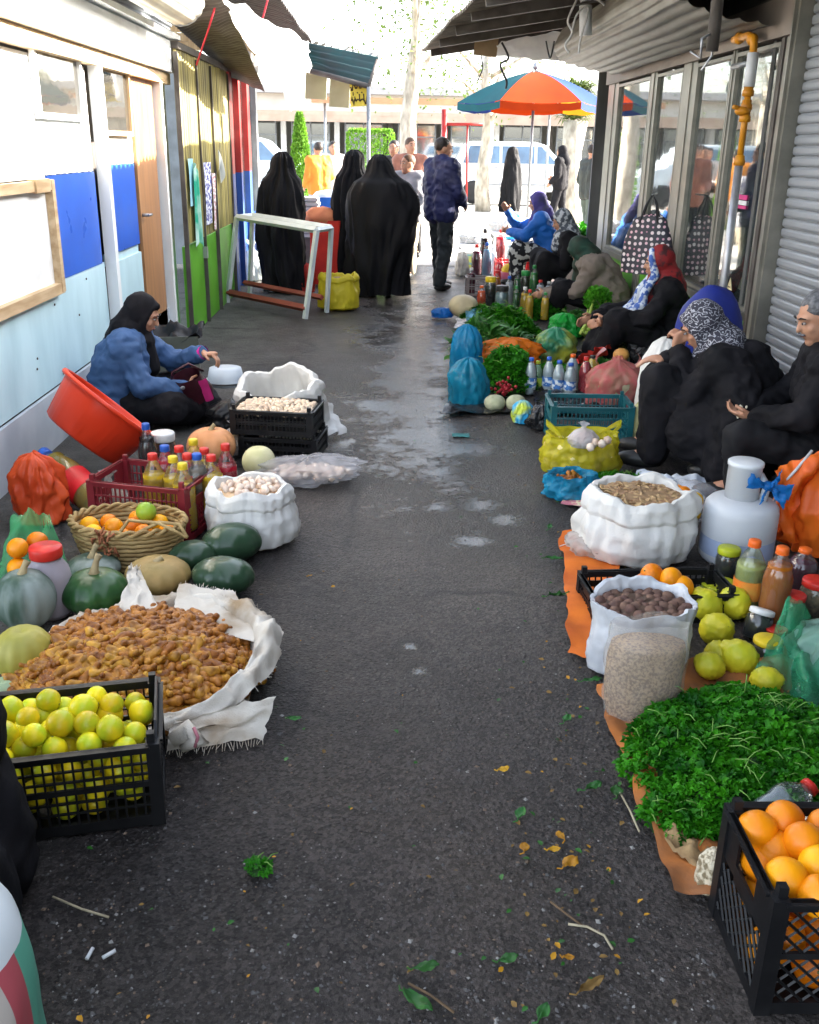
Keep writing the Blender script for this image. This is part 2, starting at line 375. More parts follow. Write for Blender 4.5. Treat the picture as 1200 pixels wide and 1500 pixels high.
# framed notice board
fy0, fy1 = Yn-.3, yb0-.03
fz0, fz1 = .80, 1.33
pan('notice_board', WHITE_P, fy0, fy1, fz0, fz1, .004)
fb = MB()
fb.box((.02, (fy0+fy1)/2, fz0), (.04, fy1-fy0+.05, .055)); fb.box((.022, (fy0+fy1)/2, fz1), (.04, fy1-fy0+.05, .05))
fb.box((.024, fy1, (fz0+fz1)/2), (.04, .05, fz1-fz0+.04)); fb.box((.03, fy1-.18, fz1), (.045, .2, .065))
fb.build('timber_frame', WOODH, stall, False)
for yy, wd in ((yat(150, 300), .07), (yat(236, 300), .06), (Yn, .07)):
    b = MB(); b.box((.03, yy, 1.0), (.07, wd, 2.04)); b.build('post', WHITE_P if yy > 4.5 else WOODL, stall, False)
# door
nl = MB(); nl.ball((0, 0, 0), (.004, .007, .007), 8, 5); nlm = nl.mesh('nail', DARKM)
for k, (ny, nz_) in enumerate(((4.3, .62), (4.32, .34), (4.9, .78), (4.95, .5), (4.93, .45), (5.3, .72), (5.32, .34), (5.9, .78), (5.7, .6), (6.2, .33), (4.6, .25), (5.0, .245), (5.4, .25), (5.9, .245), (6.5, .4), (6.6, .75))): link('nail', nlm, stall, (.006, ny, nz_))
d = pan('door', DOORW, yat(203, 300), yat(232, 300), .0, 1.96, .012, .03)
b = MB(); b.tube([(.0, 0, 0), (.045, 0, 0)], .012); b.box((.05, .035, 0), (.012, .1, .016)); b.build('handle', STEEL, d, loc=(.015, yat(206, 320), 1.05))
# upper small windows
for (a, z0, c, z1, tint) in ((50, 170, 115, 60, 0), (142, 195, 185, 95, 1)):
    y0, y1 = yat(a, 150), yat(c, 150); zz0, zz1 = zat(a+20, z0), zat(a+20, z1)
    wdo = MB(); t = .03
    for q in ((y0, (zz0+zz1)/2, t, zz1-zz0+t), (y1, (zz0+zz1)/2, t, zz1-zz0+t)): wdo.box((.018, q[0], q[1]), (.03, q[2], q[3]))
    for z in (zz0, zz1): wdo.box((.018, (y0+y1)/2, z), (.028, y1-y0-t, t))
    wf = wdo.build('window', WHITE_P if tint == 0 else WOODL, stall, False)
    b = MB(); b.box((.008, (y0+y1)/2, (zz0+zz1)/2), (.01, y1-y0-.03, zz1-zz0-.03)); b.build('pane', glass('dark_glass', (.3, .3, .28), .25, .3, .04, (.12, .11, .09)), wf, False)
b = MB(); b.box((.03, (3.0+8.35)/2, 2.005), (.08, 5.35, .08)); b.build('top_beam', WOODH, stall, False)
b = MB(); b.box((.06, 5.67, 2.16), (.10, 5.4, .22)); b.build('fascia', WHITE_P, stall, False)
b = MB(); b.box((.085, 5.67, 2.30), (.16, 5.4, .035)); b.build('fascia_trim', WHITE_P, stall, False)
b = MB(); b.box((-.08, 5.2, 1.0), (.05, 4.4, 2.0)); b.box((-1.2, Yn-.9, 1.0), (2.2, .05, 2.0)); b.build('inner_wall', DARKM, stall, False)
# rolled shutter housing above: long ribs
def ribs(name, mt, y0, y1, x0, z0, x1, z1, n, depth, parent, loc=(0, 0, 0)):
    """a ribbed metal sheet from (x0,z0) to (x1,z1), ribs running along Y"""
    def f(u, v):
        s = u*n; tri = abs((s % 1)-.5)*2; px = x0+(x1-x0)*u; pz = z0+(z1-z0)*u
        nx, nz = (z1-z0), -(x1-x0); l = math.hypot(nx, nz); k = (tri**.6)*depth
        yy = y0+(y1-y0)*v
        return (px+nx/l*k, yy, pz+nz/l*k+.006*N(px*9, yy, 0))
    b = MB(); b.grid(f, n*6+1, 14); return b.build(name, mt, parent, True)
ribs('shutter_sheet', GREYM, 5.0, 8.4, .06, 2.33, .16, 2.62, 9, .02, stall)
b = MB(); b.box((.2, 3.2, 2.74), (.4, 9.8, .05)); b.build('eave_board', DARKM, stall, False)
b = MB(); b.box((.05, 5.2, 2.55), (.05, 6.0, .4)); b.build('back_board', DARKM, stall, False)

# second box: cream ribbed shutter housing jutting out
hb = thing('shutter_housing', 'cream ribbed roller shutter housing jutting out above the corrugated gate', 'shutter housing', (XL, 0, 0))
a0 = PY(298, 45, 7.2)
def f(u, v):
    t = -.75*math.pi+u*1.35*math.pi; k = 1+.05*abs(math.sin(t*8)); return (.34+.17*math.cos(t)*k, 4.6+2.9*v, 2.46+.15*math.sin(t)*k)
b = MB(); b.grid(f, 60, 8); b.build('ribbed_cover', mat('cream_metal', (.62, .60, .5), (.5, .47, .38), 4, .4, .1, 30), hb, True)
b = MB(); b.lathe([(.165, -.01), (.165, .01)], 20, M=T((.34, 7.50, 2.46), (R(90), 0, 0))); b.build('end_cap', GREYM, hb, False)

# ------------------------------------------------------------------ green corrugated gate
XG = -1.69
gate = thing('corrugated_gate', 'corrugated zinc gate with green lower doors and posters left of the lane', 'gate', (XG, 0, 0))
gy = [WX(p, 300, XG).y for p in (244, 283, 310, 334)]
gy = [8.25, 9.05, 9.75, 10.75]
for i in range(3):
    y0, y1 = gy[i]+.01, gy[i+1]-.01
    b = MB(); b.box((0, (y0+y1)/2, .37), (.03, y1-y0, .74)); b.build('green_door', GREEN, gate, False)
    def f(u, v, y0=y0, y1=y1): return (.012+.021*math.sin(u*(y1-y0)/.095*2*math.pi)+.004*N(u*7, v*3, i), y0+u*(y1-y0), .755+v*(2.22-.755)+.02*N(u*5, 0, i+4)*v)
    b = MB(); b.grid(f, 110, 8); b.build('corrugated_sheet', CORR, gate, True)
for y in gy:
    b = MB(); b.box((.03, y, 1.1), (.035, .022, 2.2)); b.build('post', DARKM, gate, False)
b = MB(); b.box((.02, (gy[0]+gy[3])/2, 2.245), (.07, gy[3]-gy[0], .05)); b.build('top_rail', DARKM, gate, False)
b = MB(); b.box((.032, gy[1], .62), (.04, .05, .1)); b.build('padlock', STEEL, gate, False)
# sheets of paper and rags pasted / hung on the gate
def poster(label, cat, y0, y1, z0, z1, mt, X=XG+.045, rz=.0):
    b = MB(); b.grid(lambda u, v: (.006*math.sin(u*5+v*3), (u-.5)*(y1-y0), (v-.5)*(z1-z0)), 7, 7)
    o = b.build('poster', mt); o.location = (X, (y0+y1)/2, (z0+z1)/2); return tag(o, label, cat)
def printmat(name, a, bb, sc, c3=None):
    m = mat(name, a, bb, sc, .6, lo=.47, hi=.53, stretch=(1, 1, 2.2)); return m
poster('white poster printed with dark blue lettering on the corrugated gate', 'poster', 9.1, 9.45, .85, 1.38, printmat('print_navy', (.7, .72, .75), (.06, .07, .3), 16))
poster('narrow pink and white flyer beside the printed poster', 'poster', 9.5, 9.66, .78, 1.28, printmat('print_pink', (.72, .7, .7), (.5, .25, .25), 22))
poster('pale blue paper strip at the near edge of the gate', 'poster', 8.42, 8.6, 1.05, 1.42, printmat('print_blue', (.3, .55, .62), (.25, .5, .6), 6))
b = MB(); b.grid(lambda u, v: (.02*math.sin(u*9), (u-.5)*(.28-.16*v), v*.62+.05*math.sin(u*4)), 10, 8)
o = b.build('hanging_cloth', mat('mint_cloth', (.5, .72, .62), (.02, .35, .22), 3, .8, lo=.4, hi=.55)); o.location = (XG+.06, 8.62, .72); tag(o, 'white and green rag hanging on the gate', 'cloth')
b = MB(); b.grid(lambda u, v: (.03*v*(1-v)*4, (u-.5)*.34*math.sin(math.pi*min(1, max(0, .1+.85*v))), .08*math.sin(math.pi*u)+v*.17-.1*u), 8, 8)
o = b.build('plastic_scrap', mat('grey_plastic_scrap', (.4, .43, .42), (.3, .33, .32), 4, .4)); o.location = (XG+.06, 9.85, 1.28); tag(o, 'pale leaf shaped plastic scrap stuck on the corrugated sheet', 'plastic scrap')

# ------------------------------------------------------------------ further stall: red and blue posts with glass
st2 = thing('glazed_stall', 'narrow glazed stall with red and blue painted posts past the gate', 'stall', (-1.72, 0, 0))
for (y, c, wd) in ((10.95, NAVY, .16), (11.55, NAVY, .12), (12.25, NAVY, .2), (13.0, GREYM, .14)):
    b = MB(); b.box((.02, y, .62), (.09, wd, 1.24)); b.build('post_base', c, st2, False)
    b = MB(); b.box((.021, y, 1.80), (.088, wd, 1.12)); b.build('post_top', RED if y < 12.9 else GREYM, st2, False)
for (y0, y1) in ((11.04, 11.48), (11.62, 12.14), (12.36, 12.92)):
    b = MB(); b.box((0, (y0+y1)/2, 1.5), (.012, y1-y0, 1.5)); b.build('pane', GLASSW, st2, False)
    b = MB(); b.box((0, (y0+y1)/2, .38), (.03, y1-y0, .72)); b.build('lower_panel', NAVY, st2, False)
b = MB(); b.box((.03, 12.0, 2.40), (.12, 2.3, .08)); b.build('head_rail', DARKM, st2, False)
b = MB(); b.box((-.7, 13.1, 1.2), (1.3, .06, 2.3)); b.build('end_wall', GREYM, st2, False)

# ------------------------------------------------------------------ left roofs, tarp and teal awning
lr = thing('tin_roof', 'dark tin roof overhanging the left row of stalls', 'roof', (XL, 0, 0))
def corr(name, mt, p00, p10, p01, p11, n, depth, parent, sag=0.0, seed=0, along='u'):
    """corrugated sheet between four corners; n waves across u"""
    p00, p10, p01, p11 = map(Vector, (p00, p10, p01, p11))
    nor = (p10-p00).cross(p01-p00).normalized()
    def f(u, v):
        p = (p00*(1-u)+p10*u)*(1-v)+(p01*(1-u)+p11*u)*v
        return p+nor*(depth*math.sin(u*n*2*math.pi)+.03*N(u*4, v*4, seed))-Vector((0, 0, sag*4*v*(1-v)))
    b = MB(); b.grid(f, n*6+1, 10); return b.build(name, mt, parent, True)
o_ = Vector((XL, 0, 0)); corr('roof_sheet', DARKM, PY(326, -14, 7.6)-o_, PY(388, 134, 11.2)-o_, PY(236, 18, 7.8)-o_, PY(338, 112, 11.6)-o_, 40, .012, lr, seed=2)
corr('roof_sheet', DARKM, PY(402, -14, 10.0)-o_, PY(457, 62, 12.8)-o_, (-.9, 10.0, 3.3), (-.9, 13.2, 3.1), 24, .015, lr, seed=2)
corr('roof_sheet', DARKM, (.42, 2.0, 2.78), (.42, 8.4, 2.70), (-1.4, 2.0, 3.3), (-1.4, 8.4, 3.2), 50, .015, lr, seed=3)
b = MB()
for y in (10.9, 12.0, 13.1): b.box((-.3, y, 2.62), (1.2, .06, .08), rot=(0, R(4), 0))
b.build('rafter', WOODL, lr, False)
b = MB(); b.box((.1, 12.0, 2.48), (.06, 2.3, .16)); b.build('eave_beam', DARKM, lr, False)
# white tarp hanging over the lane
def sheet(name, mt, pts, nu, nv, thick=0, seed=0, amp=.04, sag=0.0):
    """a soft cloth between four corners (p00,p10,p01,p11)"""
    a, b_, c, d = map(Vector, pts); nor = (b_-a).cross(c-a).normalized()
    def f(u, v):
        p = (a*(1-u)+b_*u)*(1-v)+(c*(1-u)+d*u)*v
        return p+nor*(amp*(N(u*3, v*3, seed)+.5*N(u*8, v*5, seed+9)))-Vector((0, 0, sag*4*u*(1-u)))
    m = MB(); m.grid(f, nu, nv); return m.build(name, mt)
b = MB()
A = [PY(322, -8, 7.4), PY(395, 30, 8.6), PY(452, 60, 10.6)]
Bt = [PY(345, 30, 7.6), PY(384, 122, 9.6), PY(455, 108, 10.8)]
def f(u, v):
    def q(L_, t): return L_[0]*(1-t)**2+L_[1]*2*t*(1-t)+L_[2]*t*t if t < 1 else L_[2]
    p = q(A, u)*(1-v)+q(Bt, u)*v
    return p+Vector((.05*N(u*5, v*5, 1), 0, .05*N(u*6, v*3, 4)))
b.grid(f, 22, 12)
def f2(u, v):
    p = PY(405+u*42, 80-10*u, 10.4)*(1-v)+PY(418+u*25, 165-30*abs(u-.4), 10.5)*v
    return p+Vector((.04*math.sin(u*9), .05*math.sin(u*7), 0))
b.grid(f2, 12, 8)
tag(b.build('hanging_tarp', TARPW), 'white tarp hanging in folds under the left tin roof', 'tarp')
b = MB()
for (x0, y0, x1, y1, Y) in ((318, 0, 288, 95, 7.9), (392, 0, 378, 45, 9.2)):
    b = MB(); b.tube([PY(x0, y0, Y), PY((x0+x1)/2+1, (y0+y1)/2, Y+.2), PY(x1, y1, Y+.4)], .008, 6)
    tag(b.build('rope', mat('red_rope', (.6, .04, .06), None, 20, .7)), 'red rope tied from the roof down to the corrugated gate' if x0 < 330 else 'short red rope above the white tarp', 'rope')
b = MB(); b.tube([PY(195, -5, 7.6), PY(186, 12, 7.6), PY(178, 36, 7.6)], .012, 6)
for k in range(7): b.tube([PY(190-k*1.6, 2+k*4, 7.6), PY(184-k*1.6+(k % 3)*4, 8+k*4, 7.55)], .006, 5)
tag(b.build('knotted_string', mat('pale_green_string', (.45, .6, .35), None, 20, .7)), 'pale green knotted string hanging from the shutter housing', 'string')
# teal awning with boards and a yellow sign below it
aw = thing('teal_awning', 'small teal corrugated awning at the far end of the left row', 'awning', (0, 0, 0))
TEAL = mat('teal_tin', (.008, .05, .048), (.02, .03, .03), 3, .45, .2, 20)
corr('awning_sheet', TEAL, PY(449, 62, 12.9), PY(455, 100, 12.6), PY(556, 84, 12.5), PY(541, 124, 12.1), 4, .015, aw, seed=5)
corr('awning_top', DARKM, PY(449, 60, 12.9), PY(556, 82, 12.5), PY(455, 62, 14.0), PY(553, 80, 13.8), 9, .02, aw, seed=6)
b = MB(); b.tube([PY(452, 103, 12.6), PY(542, 127, 12.1)], .03, 8); b.tube([PY(541, 124, 12.1), PY(554, 84, 12.5)], .02, 8); b.build('awning_rail', DARKM, aw)
b = MB(); b.tube([PY(540, 127, 12.1), Vector((PY(540, 127, 12.1).x, 12.1, 0))], .022, 8)
b.v = b.v[:]; b.build('awning_post', GREYM, aw)
CREAM = mat('cream_board', (.48, .47, .32), (.36, .35, .22), 3, .6, .2, 20)
for (xa, xb, yt, yb, Y, lab) in ((434, 480, 100, 146, 12.9, 'cream'), (482, 513, 110, 158, 12.7, 'cream')):
    a = PY(xa, yt, Y); d = PY(xb, yb, Y+.25); b = MB()
    c = (a+d)/2; b.box(c, ((d.x-a.x), .03, a.z-d.z), rot=(0, R(3), 0)); b.build('board', CREAM, aw, False)
YSIGN = mat('yellow_sign', (.72, .55, .06), (.6, .45, .04), 3, .5)
a = PY(513, 118, 12.3); d = PY(541, 156, 12.3); c = (a+d)/2
b = MB(); b.box((0, 0, 0), (d.x-a.x, .02, a.z-d.z)); ys = b.build('yellow_sign', YSIGN, None, False, loc=c, rot=(0, R(-4), 0)); tag(ys, 'small yellow sign with dark handwriting hung below the teal awning', 'sign')
def script(parent, mt, wdt, hgt, seed, n=5, rows=1, name='lettering', M=None, th=.05):
    """flowing handwritten strokes lying just proud of a face (local X-Z plane, facing -Y)"""
    r = random.Random(seed); b = MB()
    for row in range(rows):
        zc = (rows/2-row-.5)*hgt/rows; x = wdt*.42
        for k in range(n):
            wv = wdt*.84/n; kind = r.random(); h = hgt/rows*.32; pts = []
            for j in range(7):
                t = j/6; pts.append(Vector((x-wv*t, 0, zc+h*(math.sin(t*math.pi*(1+int(kind*3)))*(.5 if kind < .6 else 1.0)-.2*(kind < .3)))))
            b.tube(pts, hgt/rows*th, 4, M=M)
            if kind > .35: b.box((x-wv*.5, 0, zc+h*1.35*(1 if kind > .65 else -1)), (hgt/rows*.1, .003, hgt/rows*.1), M=M)
            if kind < .3: b.tube([(x-wv*.1, 0, zc-h*.2), (x-wv*.1, 0, zc+h*1.5)], hgt/rows*th, 4, M=M)
            x -= wv
    return b.build(name, mt, parent, True)
o = script(ys, mat('dark_ink', (.08, .05, .02)), .24, .30, 3, 4, 2); o.location = (0, -.013, 0)

# ------------------------------------------------------------------ right side: glazed shop front, shutter housing, roller shutter
XR = 2.36
def rw(px, py): return WX(px, py, XR)
shop = thing('glazed_shop', 'glazed shop front with aluminium frames and green lower panels on the right', 'shop', (XR, 0, 0))
ye = [rw(p, 250).y for p in (888, 908, 940, 957, 984, 1016, 1060, 1064, 1128, 1142)]
yv = lambda px: rw(px, 250).y
Zs, Zt = .56, 2.17
def mull(y0, y1, z0=0., z1=2.2, d=.03, mt=ALU):
    b = MB(); b.box((-.005, (y0+y1)/2, (z0+z1)/2), (d, abs(y1-y0), z1-z0)); b.box((-.022, (y0+y1)/2, (z0+z1)/2), (.012, abs(y1-y0)*.3, z1-z0-.02)); return b.build('mullion', mt, shop, False)
for a, c in ((885, 899), (944, 953), (990, 1009), (1058, 1063)): mull(yv(a), yv(c))
mull(yv(1124), yv(1134), mt=DARKM); mull(yv(1134), yv(1143)-.02, d=.05, mt=ALU)
SHOPIN = mat('dim_interior', (.16, .16, .15), (.05, .05, .05), 2, .8, stretch=(1, 1, .4))
for a, c in ((899, 944), (953, 990), (1009, 1058), (1063, 1124)):
    y0, y1 = yv(a), yv(c)
    b = MB(); b.box((.012, (y0+y1)/2, (Zs+Zt)/2), (.012, abs(y1-y0)-.004, Zt-Zs-.006)); b.build('pane', GLASSW, shop, False)
    fr = MB()
    for y in (y0-.014, y1+.014): fr.box((-.004, y, (Zs+Zt)/2), (.035, .022, Zt-Zs))
    for z in (Zs+.012, Zt-.012): fr.box((-.004, (y0+y1)/2, z), (.034, abs(y1-y0)-.03, .024))
    fr.build('pane_frame', ALU, shop, False)
    b = MB(); b.box((-.01, (y0+y1)/2, Zs-.03), (.08, abs(y1-y0)-.004, .05)); b.build('sill', ALU, shop, False)
    b = MB(); b.box((.01, (y0+y1)/2, (Zs-.06)/2+.02), (.03, abs(y1-y0)-.006, Zs-.1)); b.build('green_panel', GREEN, shop, False)
b = MB(); b.box((-.01, (yv(885)+yv(1143))/2, Zt+.13), (.09, abs(yv(885)-yv(1143)), .22)); b.build('header', mat('dusty_header', (.26, .22, .19), (.18, .15, .13), 3, .6, .2, 20), shop, False)
# inside of the shop: back wall, floor, shelves with goods
b = MB(); b.box((1.6, 9.2, 1.2), (.05, 5.6, 2.4)); b.box((.8, 9.2, -.0), (1.6, 5.6, .04)); b.box((.8, 12.0, 1.2), (1.6, .05, 2.4)); b.box((.8, 6.55, 1.2), (1.6, .05, 2.4))
b.box((.8, 9.2, 2.42), (1.6, 5.5, .04)); b.box((.22, 9.4, 2.9), (.05, 6.0, .9)); b.build('interior', SHOPIN, shop, False)
for k, z in enumerate((.55, 1.0, 1.45)):
    b = MB(); b.box((1.35, 9.2, z), (.4, 5.0, .03)); b.build('shelf', ALU, shop, False)
    for j in range(16):
        r = random.Random(k*31+j); c = r.choice([(.02, .12, .4), (.25, .3, .3), (.4, .1, .05), (.02, .25, .25), (.5, .45, .2), (.1, .3, .1)])
        b = MB(); h = r.uniform(.15, .32); b.box((0, 0, h/2), (.18, .22, h)); b.box((0, 0, h+.01), (.16, .2, .02))
        tag(b.build('packet', mat('packet_%d' % (hash(c) % 97), c, None, 6, .4), None, False, loc=(XR+1.3, 6.9+j*.31, z+.016)), 'packet on a shelf inside the glazed shop', 'packet', 'packets on the shop shelves')
b = MB(); b.box((.35, 0, .62), (.3, .25, 1.24)); b.ball((.35, 0, 1.28), (.15, .125, .16)); o = b.build('wrapped_stock', mat('blue_wrap', (.02, .16, .42), (.015, .1, .3), 4, .4, .2), None, loc=(XR, 6.98, 0)); tag(o, 'tall blue wrapped goods just inside the nearest shop window', 'wrapped goods')
b = MB(); b.box((.5, 0, .8), (.3, .22, .55)); b.box((.5, 0, 1.12), (.28, .2, .06), 1); o = b.build('wrapped_stock', [mat('blue_wrap2', (.015, .16, .5), (.01, .12, .4), 4, .4), GREEN], None, False, loc=(XR, 10.0, .16)); tag(o, 'blue box with a green band behind the second shop pane', 'box')
b = MB(); b.box((.06, 0, 0), (.006, .16, .028), 0); b.box((.06, 0, .035), (.006, .16, .03), 1); b.box((.06, 0, -.028), (.006, .16, .02), 1)
tag(b.build('window_sticker', [mat('white_sticker', (.7, .7, .7)), mat('magenta_sticker', (.6, .03, .2))], None, False, loc=(XR-.06, rw(1087, 300).y, rw(1087, 297).z)), 'pink and white striped sticker on the nearest shop pane', 'sticker')
b = MB(); b.add([(0, -.05, -.03), (0, .05, -.03), (0, 0, .05), (-.004, -.05, -.03), (-.004, .05, -.03), (-.004, 0, .05)], [(0, 1, 2), (5, 4, 3), (0, 2, 5, 3), (1, 4, 5, 2), (0, 3, 4, 1)])
b.tube([(-.006, -.016, -.012), (-.006, .016, -.012)], .004, 4, 1)
tag(b.build('window_emblem', [mat('cream_sticker', (.6, .52, .3)), mat('dark_ink', (.08, .05, .02))], None, False, loc=(XR-.03, rw(1075, 424).y, rw(1075, 422).z+.02)), 'small cream triangular emblem low on the nearest shop pane', 'sticker')
# ribbed housing of the shop's rolled shutter
RIBM = mat('old_shutter_metal', (.24, .23, .20), (.14, .125, .105), 4, .5, .25, 25, metal=.25, stretch=(5, .8, 5))
hs = thing('shutter_housing', 'weathered brown ribbed roller shutter housing jutting over the shop windows', 'shutter housing', (XR, 0, 0))
def f(u, v):
    P_ = [(-.08, 2.26), (-.38, 2.30), (-.66, 2.38), (-.74, 2.50), (-.66, 2.66), (-.30, 2.84), (.0, 2.9)]
    t = u*(len(P_)-1); i = min(int(t), len(P_)-2); q = t-i
    x = P_[i][0]*(1-q)+P_[i+1][0]*q; z = P_[i][1]*(1-q)+P_[i+1][1]*q
    k = .016*abs(math.sin(u*16*math.pi))
    return (x-k*.6, 6.35+4.3*v+.0*z, z-k+.012*N(v*5, u*4, 0))
b = MB(); b.grid(f, 97, 14); b.build('ribbed_cover', RIBM, hs, True)
b = MB(); b.prism([(-.08, 2.26), (-.38, 2.30), (-.66, 2.38), (-.74, 2.50), (-.66, 2.66), (-.30, 2.84), (0, 2.9)], 0, .02, M=Matrix(((1, 0, 0, 0), (0, 0, 1, 10.64), (0, 1, 0, 0), (0, 0, 0, 1)))); b.build('end_cap', DARKM, hs, False)
# roller shutter of the neighbouring shop, near right
rs = thing('roller_shutter', 'closed grey roller shutter with horizontal slats on the right', 'shutter', (XR, 0, 0))
SLAT = mat('shutter_slat', (.29, .305, .325), (.21, .22, .235), 3, .45, .04, 30, metal=.3, rand=.06, stretch=(5, .6, 5))
ys0, ys1 = 2.2, yv(1147)-.05
sl = MB(); SH = .058
PR = [(.010, 0), (.010, .05), (-.003, .14), (-.007, .35), (-.007, .72), (-.002, .90), (.010, .96), (.010, 1.0)]
sl.grid(lambda u, v: (PR[round(u*7)][0], ys0+(ys1-ys0)*v, PR[round(u*7)][1]*SH), 8, 3)
slm = sl.mesh('slat', SLAT, True, 12)
for k in range(44): link('slat', slm, rs, (.03, 0, .02+k*SH))
b = MB(); b.box((.0, ys1+.03, 1.25), (.10, .045, 2.5)); b.box((-.06, ys1+.045, 1.25), (.02, .02, 2.5)); b.build('guide_rail', ALU, rs, False)
b = MB(); b.box((.02, (ys0+ys1)/2, .01), (.06, ys1-ys0, .05)); b.build('bottom_bar', DARKM, rs, False)
b = MB(); b.box((-.02, (ys0+ys1)/2, 2.72), (.3, ys1-ys0, .34)); b.build('shutter_box', GREYM, rs, False)
b = MB(); b.box((.2, 1.0, 1.65), (.1, 11.0, 3.3)); b.build('back_wall', DARKM, rs, False)
# gas pipe
px_ = XR-.14
gp = thing('gas_pipe', 'gas pipe with yellow painted fittings running down the shop window', 'pipe', (px_, 0, 0))
def gpt(px, py): return WX(px, py, px_)
y_ = gpt(1088, 200).y
b = MB(); b.tube([(0, y_, gpt(1082, 240).z), (0, y_, gpt(1093, 130).z)], .020, 10); b.build('yellow_pipe', YELPIPE, gp)
b = MB(); b.tube([(0, y_, gpt(1082, 240).z), (0, y_, .02)], .026, 10); b.build('grey_pipe', STEEL, gp)
b = MB(); b.tube([(0, y_, gpt(1093, 128).z), (0, y_, gpt(1100, 78).z)], .034, 10); b.build('upper_pipe', WPLAST, gp)
for py in (236, 172, 155, 135):
    z = gpt(1090, py).z; b = MB(); b.lathe([(.022, -.03), (.037, -.025), (.037, .005), (.030, .012), (.030, .03), (.022, .034)], 8, M=T((0, y_, z))); b.build('fitting', YELPIPE, gp)
b = MB(); b.ball((-.02, y_, gpt(1090, 163).z), (.05, .05, .03)); b.tube([(-.03, y_, gpt(1090, 160).z), (-.09, y_-.03, gpt(1090, 160).z+.01)], .014, 6); b.build('valve', YELPIPE, gp)
zz = gpt(1095, 60).z; b = MB(); b.tube([(0, y_, gpt(1100, 80).z), (0, y_+.02, zz), (-.0, y_+.12, zz+.03), (0, y_+.4, zz+.03)], .024, 8); b.ball((0, y_+.05, zz+.0), .036); b.ball((0, y_+.3, zz+.03), .036); b.build('elbow', YELPIPE, gp)
b = MB(); b.tube([(0, y_+.02, gpt(1100, 92).z), (0, y_+.36, gpt(1100, 92).z)], .018, 8); b.build('branch_pipe', GREYM, gp)
vp = WX(1048, 30, XR-.5)
ve = thing('vent_pipe', 'grey vertical pipe with wire tied round it hanging below the right roof', 'pipe', vp)
b = MB(); b.tube([(0, 0, -.16), (0, 0, .5)], .035, 10); b.build('tube', DARKM, ve)
b = MB(); b.tube([(0, 0, -.06), (-.08, -.05, -.1), (-.06, 0, -.2), (-.12, .02, -.16)], .008, 5); b.tube([(0, 0, -.1), (.02, .06, -.18), (-.04, .03, -.26)], .007, 5); b.build('wire', STEEL, ve)

# right roofs
rr_ = thing('rusted_roof', 'rusted corrugated roof overhanging the lane from the right', 'roof', (0, 0, 0))
corr('roof_sheet', RUST, (.36, 12.6, 2.60), (.64, 8.0, 2.60), (2.6, 12.6, 3.0), (2.6, 8.0, 3.05), 46, .018, rr_, seed=7)
corr('roof_sheet', RUST, (.80, 8.05, 2.66), (.80, -9.0, 2.66), (2.6, 8.05, 3.1), (2.6, -9.0, 3.1), 150, .018, rr_, seed=8)
for y, x in ((12.4, .45), (11.3, .5), (10.2, .6), (9.1, .66), (8.2, .7)):
    b = MB(); b.box(((x+2.4)/2, y, 2.72), (2.4-x, .06, .09), rot=(0, R(-9), 0)); b.build('rafter', DARKM, rr_, False)
o = sheet('canvas_sheet', mat('grey_canvas', (.42, .42, .40), (.3, .3, .29), 3, .7, .2, 20, transl=.2), (PY(735, 60, 11.8), PY(850, 40, 10.8), PY(715, 80, 12.2), PY(845, 92, 11.2)), 16, 8, seed=2, amp=.05); tag(o, 'grey canvas sagging below the far end of the rusted roof', 'canvas')
a = PY(712, 68, 12.0); b = MB(); b.box((0, 0, 0), (.26, .02, .2)); tag(b.build('cardboard_flap', mat('cardboard', (.34, .25, .15), None, 5, .8), None, False, loc=a, rot=(0, R(5), 0)), 'brown cardboard flap tucked under the far roof edge', 'cardboard')
r = random.Random(4)
def cable(pts, rad, mt, lab, cat='cable', name='cable'):
    b = MB(); P_ = [Vector(p) for p in pts]; Q = []
    for i in range(len(P_)-1):
        for t in np.linspace(0, 1, 6, endpoint=False):
            p0, p1, p2, p3 = P_[max(i-1, 0)], P_[i], P_[i+1], P_[min(i+2, len(P_)-1)]
            Q.append(.5*((2*p1)+(p2-p0)*t+(2*p0-5*p1+4*p2-p3)*t*t+(3*p1-p0-3*p2+p3)*t**3))
    Q.append(P_[-1]); b.tube(Q, rad, 6); return tag(b.build(name, mt), lab, cat)
CAB = mat('black_cable', (.03, .03, .035), None, 20, .5); CABW = mat('white_cable', (.55, .55, .55), None, 20, .5)
cable([PY(735, 62, 11), PY(745, 85, 11), PY(733, 95, 11), PY(742, 118, 11), PY(741, 130, 11)], .012, CAB, 'black tangled cable hanging in front of the parasol')
cable([PY(705, 82, 11.5), PY(707, 100, 11.5), PY(700, 118, 11.5)], .008, CAB, 'thin dark wire hanging left of the tangled cable')
cable([PY(800, 60, 10), PY(806, 85, 10), PY(812, 60, 10)], .008, CAB, 'looped dark wire under the grey canvas')
cable([PY(845, 0, 8.5), PY(832, 30, 8.5), PY(838, 48, 8.5), PY(828, 66, 8.5), PY(834, 78, 8.5)], .009, CABW, 'pale wire dangling left of the white pipe')
cable([PY(850, 2, 8.5), PY(872, -2, 8.5), PY(888, 10, 8.5), PY(895, 25, 8.5)], .01, CABW, 'pale wire arching right of the white pipe')
cable([PY(838, 45, 8.4), PY(846, 20, 8.4), PY(862, 12, 8.4), PY(850, 60, 8.4), PY(848, 78, 8.4)], .008, CABW, 'pale wire looped around the white pipe')
b = MB(); b.tube([PY(858, 8, 8.5), PY(858, 52, 8.5)], .05, 12); tag(b.build('plastic_pipe', WPLAST), 'short white plastic pipe hanging among wires under the right roof', 'pipe')
